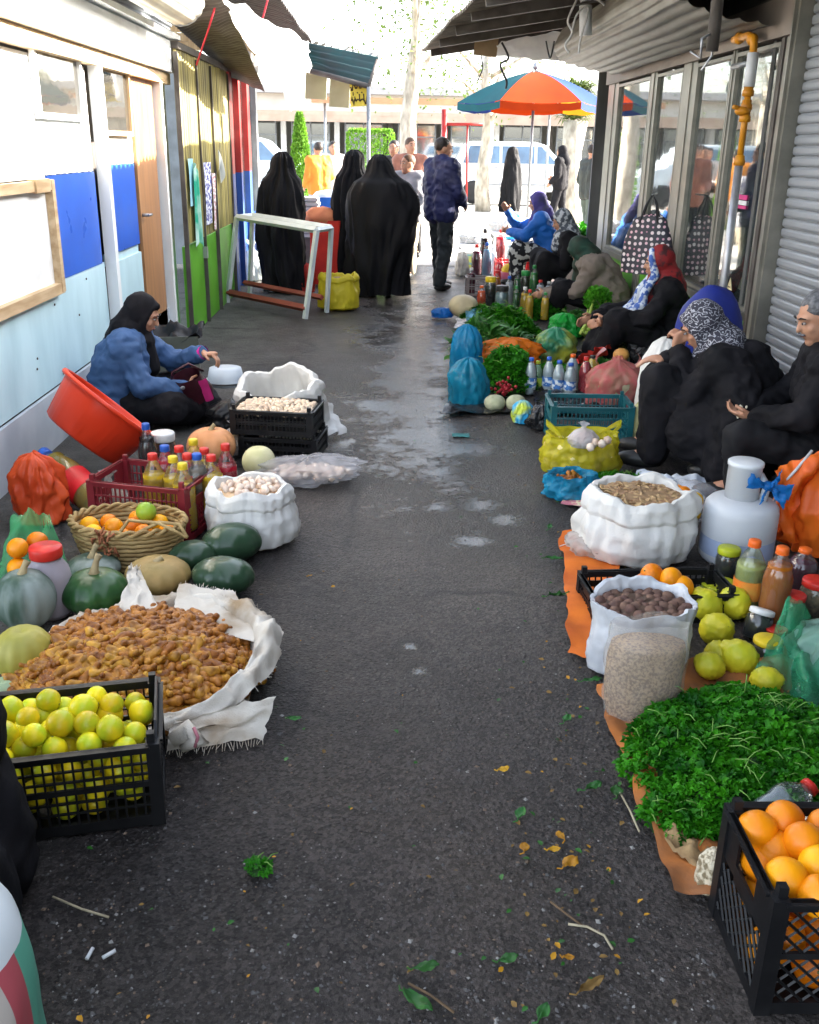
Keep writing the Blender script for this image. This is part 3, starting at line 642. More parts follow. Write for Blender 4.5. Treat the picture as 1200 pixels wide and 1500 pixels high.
# polka dot bag hanging on the shop window
DOTS = bpy.data.materials.new('dotted_cloth'); DOTS.use_nodes = True
n = DOTS.node_tree.nodes; L = DOTS.node_tree.links
tc = n.new('ShaderNodeTexCoord'); vo = n.new('ShaderNodeTexVoronoi'); vo.inputs['Scale'].default_value = 19; vo.inputs['Randomness'].default_value = .3; mpd = n.new('ShaderNodeMapping'); mpd.inputs['Scale'].default_value = (0, 1, 1)
rp = n.new('ShaderNodeValToRGB'); rp.color_ramp.elements[0].position = .30; rp.color_ramp.elements[1].position = .34
rp.color_ramp.elements[0].color = (1, 1, 1, 1); rp.color_ramp.elements[1].color = (0, 0, 0, 1)
mx = n.new('ShaderNodeMix'); mx.data_type = 'RGBA'; hs_ = n.new('ShaderNodeMix'); hs_.data_type = 'RGBA'; hs_.inputs[6].default_value = (.7, .68, .66, 1); hs_.inputs[7].default_value = (.6, .25, .35, 1)
sc_ = n.new('ShaderNodeSeparateColor'); L.new(tc.outputs['Object'], mpd.inputs['Vector']); L.new(mpd.outputs[0], vo.inputs['Vector']); L.new(vo.outputs['Color'], sc_.inputs[0]); L.new(sc_.outputs[0], hs_.inputs[0])
L.new(vo.outputs['Distance'], rp.inputs[0]); L.new(rp.outputs[0], mx.inputs[0]); mx.inputs[6].default_value = (.012, .012, .025, 1); L.new(hs_.outputs[2], mx.inputs[7]); L.new(mx.outputs[2], n['Principled BSDF'].inputs['Base Color'])
bc = WX(957, 357, XR-.16)
pb = thing('handbag', 'black shopping bag with pink and white dots hanging on the shop window', 'bag', bc+Vector((-.06, -.06, 0)), R(62)); pb.scale = (.86,)*3
b = MB(); b.grid(lambda u, v: ((.085*math.cos(2*math.pi*u))*(1-.55*v), .24*math.sin(2*math.pi*u)*(1-.28*v*v+.06*math.sin(v*4)), -.27+.52*v+.03*N(u*3, v*3, 1)+(.03*math.cos(2*math.pi*u*2) if v > .9 else 0)), 28, 14, wrap=True)
b.add([b.v[i] for i in range(28)], [tuple(range(27, -1, -1))]); b.build('pouch', DOTS, pb)
for s in (-1, 1):
    b = MB(); b.tube([(s*.04, -.08, .2), (s*.03, -.05, .36), (0, .0, .46), (s*.03, .05, .36), (s*.04, .09, .2)], .008, 6); b.build('handle', CAB, pb)
b = MB(); b.tube([(.16, 0, .46), (-.02, 0, .455)], .008, 6); b.build('hook', STEEL, pb)

# ------------------------------------------------------------------ street beyond the lane
# parasol
PO = PY(781, 165, 15.0); PO.z = 0
um = thing('parasol', 'orange, blue and teal market parasol at the end of the lane', 'parasol', PO)
PC = [mat('orange_canvas', (.36, .035, .004), (.30, .028, .004), 4, .7, transl=.15, spec=.1), mat('blue_canvas', (.008, .032, .17), (.007, .026, .14), 4, .7, transl=.15, spec=.1),
      mat('yellow_canvas', (.40, .2, .01), (.36, .17, .01), 4, .7, transl=.15, spec=.1), mat('teal_canvas', (.012, .085, .10), (.01, .07, .085), 4, .7, transl=.15, spec=.1)]
seq = [0, 1, 2, 0, 1, 3]
for k in range(6):
    t0 = R(-122+60*k); t1 = t0+R(60)
    def f(u, v, t0=t0, t1=t1):
        t = t0+(t1-t0)*u; rr = 1.09*v*(math.cos(R(30))/math.cos((u-.5)*R(60))); return (rr*math.cos(t), rr*math.sin(t), 2.56-.42*v**1.5-.03*math.sin(math.pi*u)*v)
    b = MB(); b.grid(f, 9, 9)
    def f(u, v, t0=t0, t1=t1):
        t = t0+(t1-t0)*u; rr = 1.09*(math.cos(R(30))/math.cos((u-.5)*R(60))); return (rr*math.cos(t), rr*math.sin(t), 2.14-.03*math.sin(math.pi*u)-.09*v-.015*abs(math.sin(u*9)))
    b.grid(f, 9, 3); b.build('canopy_panel', PC[seq[k]], um)
    b = MB(); b.tube([(0, 0, 2.58), (1.0*math.cos(t0), 1.0*math.sin(t0), 2.13)], .008, 5); b.build('rib', GREYM, um)
b = MB(); b.tube([(0, 0, 0), (0, 0, 2.68)], .02, 8); b.build('pole', GREYM, um)
b = MB(); b.lathe([(.03, 2.59), (.05, 2.61), (.02, 2.68)], 8); b.build('cap', GREYM, um)
b = MB(); b.lathe([(.25, 0), (.25, .06), (.06, .1), (.03, .3)], 16); b.build('base', GREYM, um)

# trees
BARK = mat('pale_bark', (.46, .42, .35), (.22, .19, .15), 9, .9, .6, 20, stretch=(1, 1, .4), dist=.02)
LEAFM = mat('street_foliage', (.10, .14, .03), (.05, .085, .02), 3, .6, transl=.35, rand=.1)
def tree(label, x, y, h, r, crown_r, nleaf, seed, crown_z=None, lean=0.0, name='street_tree'):
    rd = random.Random(seed); t = thing(name, label, 'tree', (x, y, 0))
    b = MB(); P_ = [(lean*k/7+.06*math.sin(k*1.3+seed), .05*math.cos(k*1.7), h*k/7) for k in range(8)]
    b.tube(P_, [r*(1.25-.6*k/7)+(.08*r if k == 0 else 0) for k in range(8)], 14); top = Vector(P_[-1])
    b.v = [tuple(Vector(v)+Vector((.10*r*N(v[0]*9, v[1]*9, v[2]*5), .1*r*N(v[0]*9, v[1]*9, v[2]*5+8), 0))) for v in b.v]; b.build('trunk', BARK, t)
    tips = []
    for k in range(9):
        a = rd.uniform(0, 6.28); st = Vector(P_[4+k % 4]); l = rd.uniform(.6, 1.2)*crown_r
        e = st+Vector((math.cos(a)*l, math.sin(a)*l, rd.uniform(.3, 1.0)*crown_r)); m_ = (st+e)/2+Vector((0, 0, .15))
        b = MB(); b.tube([st, m_, e], [r*.35, r*.2, r*.06], 7); b.build('limb', BARK, t); tips.append(e); tips.append(m_)
    b = MB()
    for k in range(nleaf):
        c = rd.choice(tips); q = Vector((rd.gauss(0, 1), rd.gauss(0, 1), rd.gauss(0, .8)))*crown_r*.28
        leafquad(b, c+q, (rd.uniform(-1, 1), rd.uniform(-1, 1), rd.uniform(-.8, .3)), (rd.uniform(-1, 1), rd.uniform(-1, 1), 1), rd.uniform(.06, .11), rd.uniform(.04, .06))
    b.build('crown', LEAFM, t); return t
def rx(px, py, Y): return PY(px, py, Y).x
tree('tall pale street tree with bare lower trunk behind the standing man', rx(598, 210, 19), 19, 4.6, .15, 2.0, 2600, 1, lean=.12)
# palm-like pollarded trunk
pt = thing('street_tree', 'stout pale pollarded trunk right of the parked car', 'tree', (rx(836, 250, 22), 22, 0))
b = MB(); b.tube([(0, 0, 0), (.02, 0, .8), (0, 0, 1.5), (.03, 0, 2.1)], [.27, .21, .2, .26], 14); b.v = [tuple(Vector(v)*(1+.0)+Vector((.03*N(v[0]*14, v[1]*14, v[2]*8), 0, 0))) for v in b.v]; b.build('trunk', BARK, pt)
b = MB(); rd = random.Random(5)
for k in range(500):
    a = rd.uniform(0, 6.28); e = rd.uniform(-.1, 1); leafquad(b, (.1*math.cos(a), .1*math.sin(a), 2.1+rd.uniform(0, .7)), (math.cos(a), math.sin(a), e), (0, 0, 1), rd.uniform(.25, .5), .06, bend=.3)
b.build('crown', LEAFM, pt)
tree('dark trunked street tree behind the parasol', rx(712, 200, 26), 26, 3.6, .16, 1.6, 900, 3)
tree('leafy street tree far left across the road', -7.5, 34, 4.0, .2, 2.4, 1500, 9)
tree('leafy street tree far right across the road', 10.5, 36, 4.2, .2, 2.6, 1500, 12)
# clipped cone bush and hedge block
CON = mat('conifer_foliage', (.16, .34, .025), (.08, .20, .015), 5, .6, transl=.3)
def bush(name, label, c, shape, nl, cat):
    t = thing(name, label, cat, c); rd = random.Random(len(label)); b = MB()
    for k in range(nl):
        p, nn = shape(rd); leafquad(b, p, (nn+Vector((rd.uniform(-.6, .6), rd.uniform(-.6, .6), rd.uniform(-.2, .9)))), nn, rd.uniform(.05, .09), .035)
    b.build('foliage', CON, t); b = MB(); b.tube([(0, 0, 0), (0, 0, .6)], .04, 8); b.build('stem', BARK, t); return t
def cone(rd):
    h = rd.random()**1.3; a = rd.uniform(0, 6.28); r0 = .30*(1-h)**.75*min(1, .6+h*3)*rd.uniform(.8, 1.03); return Vector((r0*math.cos(a), r0*math.sin(a), .12+1.95*h)), Vector((math.cos(a), math.sin(a), .3))
bush('conifer_bush', 'bright green clipped cone shaped bush beside the street', (rx(440, 220, 19.5), 19.5, 0), cone, 5200, 'bush')
def blk(rd):
    a, h = rd.uniform(-1, 1), rd.uniform(0, 1); f_ = rd.randrange(3)
    if f_ == 0: return Vector((a*.5, -.35+.05*rd.random(), .2+1.6*h)), Vector((0, -1, .2))
    if f_ == 1: return Vector((a*.5, .35*(2*h-1), 1.8+.05*rd.random())), Vector((0, 0, 1))
    return Vector(((.5 if a > 0 else -.5), .35*(2*h-1), .2+1.6*rd.random())), Vector((1 if a > 0 else -1, 0, .2))
bush('clipped_hedge', 'bright green square clipped hedge block in front of the shops across the street', (rx(543, 215, 24), 24, 0), blk, 5200, 'hedge')
# shops across the street
GLD = glass('far_glass', (.45, .5, .52), .35, .35, .05, (.2, .24, .26))
fb_ = thing('shop_building', 'long pale row of shops with glazed fronts across the street', 'building', (0, 44, 0))
b = MB(); b.box((0, 4, 3.1), (70, 6, .9)); b.box((0, 6.9, 1.6), (70, .2, 3.2)); b.build('wall', BRICKM, fb_, False)
b = MB(); b.box((0, .2, 2.75), (70, 2.2, .16)); b.box((0, -.85, 2.62), (70, .08, .42)); b.build('canopy', mat('brown_canopy', (.42, .33, .26), (.34, .25, .19), 2, .7), fb_, False)
b = MB(); b.box((0, 3.9, 3.7), (72, 7, .3)); b.build('roof', mat('roof_grey', (.4, .4, .4), None, 2, .8), fb_, False)
for k in range(-7, 9):
    x = k*2.3
    b = MB(); b.box((x, 1.0, 1.35), (.22, .25, 2.7)); b.build('pillar', WHITE_P if k % 3 else DARKM, fb_, False)
    wf = MB()
    for q in ((x+.35, .06), (x+1.15, .05), (x+1.95, .06)): wf.box((q[0], 1.12, 1.35), (q[1], .08, 2.5))
    for z in (.3, 1.9, 2.6): wf.box((x+1.15, 1.125, z), (1.65, .07, .06))
    o = wf.build('window', GREYM, fb_, False)
    b = MB(); b.box((x+1.15, 1.2, 1.4), (1.66, .02, 2.3)); b.build('pane', GLD, o, False)
b = MB(); b.tube([PY(652, 255, 27)*1+Vector((0, 0, -.9)), PY(651, 160, 27)], .07, 8); tag(b.build('street_post', RED), 'red painted post beside the road behind the standing man', 'post')
b = MB(); b.tube([PY(652, 182, 27), PY(712, 182, 27)], .04, 6); b.tube([PY(712, 182, 27), PY(712, 250, 27)-Vector((0, 0, .8))], .04, 6); b.tube([PY(685, 182, 27), PY(685, 250, 27)-Vector((0, 0, .8))], .03, 6)
tag(b.build('red_railing', RED), 'red metal railing frame behind the parked car', 'railing')
a = PY(540, 152, 25.5); b = MB(); b.box((0, 0, 0), (6.4, .5, .13)); tag(b.build('market_awning', mat('sunlit_brown_board', (.45, .25, .14), (.35, .18, .1), 2, .7), None, False, loc=(1.3, 25.5, 2.55)), 'long brown awning board on posts across the street', 'awning')
for x in (-1.6, 3.9):
    b = MB(); b.tube([(x, 25.6, 0), (x, 25.6, 2.48)], .03, 8); tag(b.build('awning_post', GREYM), 'thin grey post under the %s end of the long brown awning board' % ('left' if x < 0 else 'right'), 'post')

# cars
def car(label, cx, cy, body_m, flip=1, group='cars parked on the street'):
    t = thing('parked_car', label, 'car', (cx, cy, 0))
    prof = [(-2.05, .38), (-2.1, .62), (-2.02, .98), (-1.86, 1.08), (-1.55, 1.62), (-1.35, 1.70), (.45, 1.70), (.75, 1.62), (1.25, 1.12), (2.0, .95), (2.12, .75), (2.12, .42), (2.0, .34)]
    def side(prof, y0, y1, inset):
        b = MB(); n_ = len(prof)
        vs = []
        for yy, sgn in ((y0, -1), (y1, 1)):
            for (x, z) in prof:
                tuck = .16*max(0, (z-1.05)/.65); vs.append((x*flip, yy-sgn*tuck, z))
        b.add(vs, [tuple(range(n_-1, -1, -1)), tuple(range(n_, 2*n_))]+[(i, (i+1) % n_, n_+(i+1) % n_, n_+i) for i in range(n_)]); return b
    bb = side(prof, -.82, .82, 0).build('body', body_m, t, False)
    bv = bb.modifiers.new('bevel', 'BEVEL'); bv.width = .06; bv.segments = 3; bv.limit_method = 'ANGLE'; bb.data.polygons.foreach_set('use_smooth', [True]*len(bb.data.polygons))
    CG = mat('car_glass', (.10, .18, .28), (.06, .1, .16), 2, .08, spec=.8)
    for (x0, x1, x2, x3) in ((-1.42, -.58, -.58, -1.62), (-.5, .42, .42, -.5), (.5, .62, 1.08, .5)):
        for s in (-1, 1):
            pts = [(x3*flip, 1.12), (x2*flip if x2 > .6 else x2*flip, 1.12), (x1*flip, 1.58), (x0*flip, 1.58)]
            b = MB(); b.add([(x, s*(.845-.16*max(0, (z-1.05)/.65)), z) for x, z in pts]+[(x, s*(.80-.16*max(0, (z-1.05)/.65)), z) for x, z in pts], [(0, 1, 2, 3), (7, 6, 5, 4), (0, 4, 5, 1), (1, 5, 6, 2), (2, 6, 7, 3), (3, 7, 4, 0)]); b.build('side_window', CG, t, False)
    for x in (-1.3, 1.3):
        for s in (-1, 1):
            wh = MB(); wh.lathe([(.2, -.1), (.31, -.09), (.33, 0), (.31, .09), (.2, .1)], 20, M=T((x*flip, s*.78, .33), (R(90), 0, 0))); wo = wh.build('wheel', mat('tyre', (.03, .03, .03), None, 10, .8), t)
            b = MB(); b.lathe([(.02, -.07), (.19, -.04), (.2, .0), (.19, .04), (.02, .07)], 12, M=T((x*flip, s*.80, .33), (R(90), 0, 0))); b.build('rim', STEEL, wo)
    for s in (-1, 1):
        b = MB(); b.box((-.54*flip, s*.835, .75), (.012, .02, .72)); b.build('door_gap', DARK, t, False)
        b = MB(); b.box((-.7*flip, s*.85, 1.0), (.16, .03, .03)); b.build('door_handle', GREYM, t, False)
        b = MB(); b.ball((2.03*flip, s*.58, .74), (.09, .2, .1)); b.build('headlight', mat('headlight_glass', (.7, .75, .8), None, 8, .1), t)
        b = MB(); b.ball((-2.03*flip, s*.66, .85), (.06, .12, .16)); b.build('tail_light', RED, t)
    b = MB(); b.box((0, -.84, .55), (3.0, .03, .05)); b.build('side_trim', GREYM, t, False)
    return t
CARW = mat('white_car_paint', (.74, .76, .78), (.7, .72, .74), 2, .2, coat=.6)
car('white hatchback with blue tinted windows parked across the lane mouth', rx(757, 250, 30), 30.2, CARW)
car('pale silver car partly hidden behind the black chador on the left', rx(402, 230, 28)-1.0, 29, mat('silver_car_paint', (.5, .56, .6), None, 2, .25, coat=.5), 1)
# ------------------------------------------------------------------ people
def V(*a): return Vector(a)
class Fig(MB):
    def cap(s, a, b_, ra, rb, seg=12, flat=1.0):
        a, b_ = Vector(a), Vector(b_); d = b_-a; l = d.length
        if l < 1e-5: return s.ball(a, ra)
        d.normalize(); pts, rad = [], []
        for t in (-85, -60, -30): pts.append(a+d*math.sin(R(t))*ra); rad.append(ra*math.cos(R(t)))
        for t in (0, .33, .67, 1): pts.append(a+d*l*t); rad.append(ra+(rb-ra)*t)
        for t in (30, 60, 85): pts.append(b_+d*math.sin(R(t))*rb); rad.append(rb*math.cos(R(t)))
        return s.tube(pts, rad, seg, flat=flat)
    def ell(s, c, r, rot=(0, 0, 0)): return s.ball((0, 0, 0), r, 18, 12, M=T(c, rot))
    def chain(s, pts, rad):
        for i in range(len(pts)-1): s.cap(pts[i], pts[i+1], rad[i], rad[i+1])
        return s
    def fuse(s, name, mats, parent, voxel=.012, smooth=4, fold=0.0, fscale=(9, 9, 3), seed=0, matfn=None, small=0.0):
        me = bpy.data.meshes.new('tmp'); me.from_pydata(s.v, [], s.f); me.update()
        bmx = bmesh.new(); bmx.from_mesh(me); bmesh.ops.recalc_face_normals(bmx, faces=bmx.faces); bmx.to_mesh(me); bmx.free()
        o = bpy.data.objects.new('tmp', me); C.objects.link(o)
        md = o.modifiers.new('r', 'REMESH'); md.mode = 'VOXEL'; md.voxel_size = voxel
        if smooth:
            ms = o.modifiers.new('s', 'SMOOTH'); ms.factor = .5; ms.iterations = smooth
        dg = bpy.context.evaluated_depsgraph_get(); ev = o.evaluated_get(dg); m2 = bpy.data.meshes.new_from_object(ev, depsgraph=dg)
        bpy.data.objects.remove(o); bpy.data.meshes.remove(me); m2.name = name
        if fold or small:
            nn = [v.normal.copy() for v in m2.vertices]
            for v, q in zip(m2.vertices, nn):
                c = v.co; w1 = mnoise.noise(c*4+Vector((seed, 3, 1)))*.5
                k = fold*((1-2.2*abs(mnoise.noise(Vector((c.x*fscale[0]+seed+w1, c.y*fscale[1]+w1, c.z*fscale[2]+w1)))))*.9-.3)+fold*.55*((1-2*abs(mnoise.noise(Vector((c.x*17+seed, c.y*17+w1*3, c.z*17-w1*3)))))-.4)
                v.co = c+q*k
        m2.materials.clear()
        for m in (mats if isinstance(mats, (list, tuple)) else [mats]): m2.materials.append(m)
        n_ = len(m2.polygons)
        m2.polygons.foreach_set('use_smooth', [True]*n_)
        m2.polygons.foreach_set('material_index', [matfn(p.center) for p in m2.polygons] if matfn else [0]*n_)
        m2.update(); return link(name, m2, parent)
SKIN = mat('skin', (.42, .22, .14), (.35, .17, .105), 14, .5, .1, 120, sss=.15, lo=.3, hi=.7)
SKINL = mat('skin_warm', (.46, .25, .16), (.37, .18, .11), 14, .5, .1, 120, sss=.15, lo=.3, hi=.7)
BLK = mat('black_fabric', (.012, .0112, .0135), (.006, .006, .0075), 7, .8, .4, 60, spec=.12)
BLKS = mat('black_chador_fabric', (.0075, .007, .009), (.004, .004, .005), 7, .7, .4, 60, spec=.16)
HAIRD = mat('dark_hair', (.03, .02, .015), (.012, .009, .008), 40, .5, .5, 90)
HAIRG = mat('grey_hair', (.14, .14, .15), (.05, .05, .055), 60, .5, .6, 120)
EYEW = mat('eye_white', (.30, .26, .24)); LIP = mat('lip_skin', (.36, .13, .10), None, 20, .5)
SHOE = mat('black_shoe', (.02, .02, .02), None, 10, .4)
def headbasis(yaw, pitch, roll=0):
    M_ = Euler((R(pitch), R(roll), R(yaw)), 'XYZ').to_matrix(); return M_ @ V(1, 0, 0), M_ @ V(0, 1, 0), M_ @ V(0, 0, 1), M_
def add_head(F, c, neck, yaw=0, pitch=0, roll=0, s=1.0, ears=True):
    """head and neck into figure mesh F; forward is local +Y turned by yaw/pitch"""
    r, f, u, M_ = headbasis(yaw, pitch, roll); c = Vector(c); e = M_.to_euler()
    F.ell(c+u*.012-f*.008, (.073*s, .092*s, .094*s), e); F.ell(c+f*.034-u*.038, (.060*s, .056*s, .076*s), e)
    F.ell(c+f*.060-u*.098, (.028*s, .026*s, .022*s), e)
    F.cap(c+f*.088+u*.004, c+f*.104-u*.028, .008*s, .0115*s)
    for k in (-1, 1):
        F.cap(c+f*.082+u*.022+r*k*.012, c+f*.070+u*.020+r*k*.042, .011*s, .010*s)
        F.ell(c+f*.060-u*.028+r*k*.036, (.024*s, .022*s, .022*s), e)
        if ears: F.ell(c+r*k*.074-u*.01, (.012*s, .022*s, .032*s), e)
    F.cap(c+f*.082-u*.060-r*.016, c+f*.082-u*.060+r*.016, .010*s, .010*s)
    F.cap(Vector(neck), c-u*.06-f*.015, .056*s, .052*s)
def face_parts(root, c, yaw=0, pitch=0, roll=0, s=1.0, brow=HAIRD, beard=False):
    r, f, u, M_ = headbasis(yaw, pitch, roll); c = Vector(c); e = M_.to_euler()
    for k in (-1, 1):
        m = MB(); p = c+f*.083*s+u*.004+r*k*.031*s
        m.ball((0, 0, 0), (.014*s, .009*s, .0058*s), 12, 8, M=T(p, e)); m.ball((0, .0075*s, 0), (.0060*s, .0036*s, .0056*s), 8, 6, 1, M=T(p, e)); m.build('eye', [EYEW, HAIRD], root)
        m = MB(); m.tube([c+f*.094*s+u*.026+r*k*.014*s, c+f*.092*s+u*.032+r*k*.032*s, c+f*.078*s+u*.024+r*k*.05*s], [.004, .0045, .002], 6); m.build('eyebrow', brow, root)
    m = MB(); m.tube([c+f*.084*s-u*.058-r*.022*s, c+f*.0945*s-u*.057, c+f*.084*s-u*.058+r*.022*s], [.003, .0055, .003], 6); m.build('lips', LIP, root)
def add_hand(F, wrist, d, n, thumb, curl=35, s=1.0, spread=1.0):
    """palm, four bent fingers of unequal length and a thumb; d along the hand, n the way the palm faces, thumb = +1/-1 side"""
    d = Vector(d).normalized(); n = Vector(n); n = (n-d*n.dot(d)).normalized(); l = d.cross(n)*thumb; w_ = Vector(wrist)
    m = Matrix((l, d, n)).transposed().to_euler()
    F.ell(w_+d*.048*s, (.040*s, .056*s, .020*s), m)
    for i, L_ in enumerate((.072, .080, .075, .058)):
        p = w_+d*(.088-.004*abs(i-1))*s+l*(.029-.0195*i)*s*spread; a = 0; ph = (.45, .32, .23)
        for j in range(3):
            a += R(curl*(.8, 1.0, .7)[j]); q = p+(d*math.cos(a)+n*math.sin(a))*L_*ph[j]*s; F.cap(p, q, (.0095-.0008*j)*s, (.0088-.0008*j)*s, 8); p = q
    p = w_+d*.025*s+l*.032*s; dd = (d*.6+l*.75+n*.3).normalized(); q = p+dd*.04*s; F.cap(p, q, .0125*s, .011*s, 8)
    dd = (d*.9+l*.15+n*.45).normalized(); F.cap(q, q+dd*.034*s, .0105*s, .009*s, 8)
def scarf_prims(F, c, neck, yaw, pitch, roll=0, s=1.0, drape=.12, back=.16):
    r, f, u, M_ = headbasis(yaw, pitch, roll); c = Vector(c); e = M_.to_euler(); nk = Vector(neck)
    F.ell(c+u*.016*s-f*.022*s, (.092*s, .100*s, .108*s), e)
    pts = []
    for k in range(15):
        t = 2*math.pi*k/14; pts.append(c+r*math.sin(t)*.068*s+u*(-.024+.098*math.cos(t))*s+f*(.050+.018*math.cos(t*2)*.5-.010*abs(math.sin(t)))*s)
    for a, b_ in zip(pts, pts[1:]): F.cap(a, b_, .0215*s, .0215*s, 8)
    F.cap(c-u*.11*s+f*.01, nk-V(0, 0, .02)+f*.03, .075*s, .105*s); F.cap(c-u*.05-f*.06, nk-V(0, 0, .06)-f*.06, .075*s, .12*s)
    F.cap(nk+f*.04-V(0, 0, .02), nk+f*.10-V(0, 0, drape), .085*s, .06*s); F.cap(nk-f*.03, nk-f*.05-V(0, 0, back), .12*s, .11*s)
def torso_prims(F, pel, chest, shl, shr, neck, off=0.0, g=1.0):
    pel, chest, shl, shr, neck = map(Vector, (pel, chest, shl, shr, neck)); mid = (pel+chest)/2
    ax = (shr-shl).normalized()
    for k in (-1, 1):
        F.cap(pel+ax*k*.075*g, mid+ax*k*.065*g, .105*g+off, .10*g+off); F.cap(mid+ax*k*.065*g, chest+ax*k*.08, .10*g+off, .105*g+off); F.cap(chest+ax*k*.08, (shl if k < 0 else shr), .10*g+off, .062+off)
    F.cap(shl, neck-V(0, 0, .03), .062+off, .055+off); F.cap(shr, neck-V(0, 0, .03), .062+off, .055+off)
def standing(name_label, loc, rz, h=1.70, arms=None, stride=0.12):
    k = h/1.72
    J = dict(hl=V(-.09, 0, .90), hr=V(.09, 0, .90), kl=V(-.10, .03+stride*.4, .48), kr=V(.10, .03-stride*.4, .48), al=V(-.11, stride, .08), ar=V(.11, -stride, .08),
             pel=V(0, 0, .95), chest=V(0, 0, 1.28), shl=V(-.18, 0, 1.40), shr=V(.18, 0, 1.40), neck=V(0, -.01, 1.46), head=V(0, .02, 1.605),
             el=V(-.25, -.02, 1.12), er=V(.25, -.02, 1.12), wl=V(-.24, .1, .88), wr=V(.24, .1, .88))
    if arms: J.update(arms)
    return {q: v*k for q, v in J.items()}
def body_prims(F, J, yaw=0, pitch=0, hands=True, legs=True, roll=0, hl=None, hr=None, ears=True):
    torso_prims(F, J['pel'], J['chest'], J['shl'], J['shr'], J['neck'], -.012)
    if legs:
        for s in 'lr':
            F.cap(J['h'+s], J['k'+s], .082, .056); F.cap(J['k'+s], J['a'+s], .055, .038); F.cap(J['a'+s], J['a'+s]+(J.get('t'+s) or V(0, .14, -.045)), .036, .03)
    for s in 'lr':
        F.cap(J['sh'+s], J['e'+s], .050, .040); F.cap(J['e'+s], J['w'+s], .040, .028)
        if hands:
            H_ = (hl if s == 'l' else hr) or ((J['w'+s]-J['e'+s]), (1 if s == 'l' else -1, 0, 0), 20); add_hand(F, J['w'+s], H_[0], H_[1], 1 if (s == 'r') == (not len(H_) > 3) else -1, H_[2])
    add_head(F, J['head'], J['neck'], yaw, pitch, roll, 1.0, ears)
def sleeves(F, J, r0=.066, r1=.055, r2=.045, cut=.93):
    for s in 'lr': F.cap(J['sh'+s], J['e'+s], r0, r1); F.cap(J['e'+s], J['e'+s].lerp(J['w'+s], cut), r1, r2)
def legs_prims(F, J, r0=.10, r1=.075, r2=.058, cut=.95):
    for s in 'lr': F.cap(J['h'+s], J['k'+s], r0, r1); F.cap(J['k'+s], J['k'+s].lerp(J['a'+s], cut), r1, r2)
def shoes(root, J):
    for s in 'lr':
        m = MB(); a = J['a'+s]; m.ball((0, 0, 0), (.046, .13, .045), 14, 8, M=T(a+(J.get('t'+s) or V(0, .14, -.045))*.45+V(0, 0, -.02))); m.build('shoe', SHOE, root)
def cloak(name, mt, root, rings, seed, folds=.02, seg=72, lean=(0, 0)):
    """draped chador: rings (z, rx, ry, cx, cy) with vertical folds that deepen towards the hem"""
    zt = rings[-1][0]
    def at(t):
        q = t*(len(rings)-1); i = min(int(q), len(rings)-2); u = q-i; u = u*u*(3-2*u) if False else u
        return [rings[i][j]*(1-u)+rings[i+1][j]*u for j in range(5)]
    def f(u, v):
        z, rx_, ry_, cx, cy = at(v); a = 2*math.pi*u; k = max(0, 1-z/(zt*.92))
        a2 = a+.55*z*math.sin(a*1.0+seed)+.35*mnoise.noise(V(seed, z*2, a*.8)); w_ = folds*(.30+k)*(mnoise.noise(V(math.cos(a2)*2.4+seed, math.sin(a2)*2.4, z*1.1))*1.3+.55*(1-2.4*abs(mnoise.noise(V(math.cos(a2)*4+seed, math.sin(a2)*4+3, z*1.7)))))*1.7
        w_ += folds*.6*mnoise.noise(V(math.cos(a)*2.5, math.sin(a)*2.5+seed, z*4.5+a*.3))
        return (cx+(rx_+w_)*math.cos(a), cy+(ry_+w_)*math.sin(a), z+(.012*math.sin(a*3+seed) if v == 0 else 0))
    m = MB(); m.grid(f, seg, 46, wrap=True); n0 = len(m.v); m.f.append(tuple(range(n0-seg, n0))); m.m.append(0)
    return m.build(name, mt, root)
CH = [(.02, .27, .24, 0, 0), (.35, .27, .24, 0, 0), (.75, .255, .22, 0, 0), (1.05, .25, .20, 0, 0), (1.25, .235, .175, 0, 0), (1.37, .20, .155, 0, 0), (1.43, .145, .145, 0, .01), (1.49, .115, .13, 0, .015), (1.56, .108, .125, 0, .02), (1.63, .092, .11, 0, .015), (1.67, .062, .078, 0, .01), (1.70, .02, .025, 0, .005)]
def chador_person(label, loc, rz, h, wide=1.0, seed=1, group=None, lean=0.0, far=False, taper=.14):
    root = thing('person', label, 'person', loc, R(rz), group); k = h/1.70
    J = standing('', loc, rz, h-.05, arms=dict(el=V(-.15, .06, 1.12), er=V(.15, .06, 1.12), wl=V(-.06, .12, 1.0), wr=V(.06, .12, 1.05), shl=V(-.13, .0, 1.36), shr=V(.13, 0, 1.36)), stride=.03)
    F = Fig(); body_prims(F, J, hands=not far, ears=False); F.fuse('body', SKIN, root, .02 if not far else .03, 2)
    tp = lambda z: 1-taper*max(0, 1-z/.95)
    rg = [(z*k, rx_*(1+(wide-1)*min(1, max(0, (1.62-z)/.3)))*tp(z), ry_*(1 if z > 1.4 else (wide*.5+.5))*tp(z), cx+.02*math.sin(z*3+seed), cy*k) for z, rx_, ry_, cx, cy in CH]
    cloak('chador', BLKS, root, rg, seed, .042, 96 if not far else 40); shoes(root, J); return root
chador_person('woman in a long black chador standing behind the white metal frame', tuple(G(417, 427)), 12, 1.47, .95, 2)
chador_person('slimmer woman in a black chador half hidden behind the wider chador in the lane', tuple(G(518, 418)), 10, 1.50, .85, 8)
wt = chador_person('broad woman in a wide black chador in the middle of the lane', tuple(G(556, 432)), -10, 1.46, 1.50, 5, taper=.30)

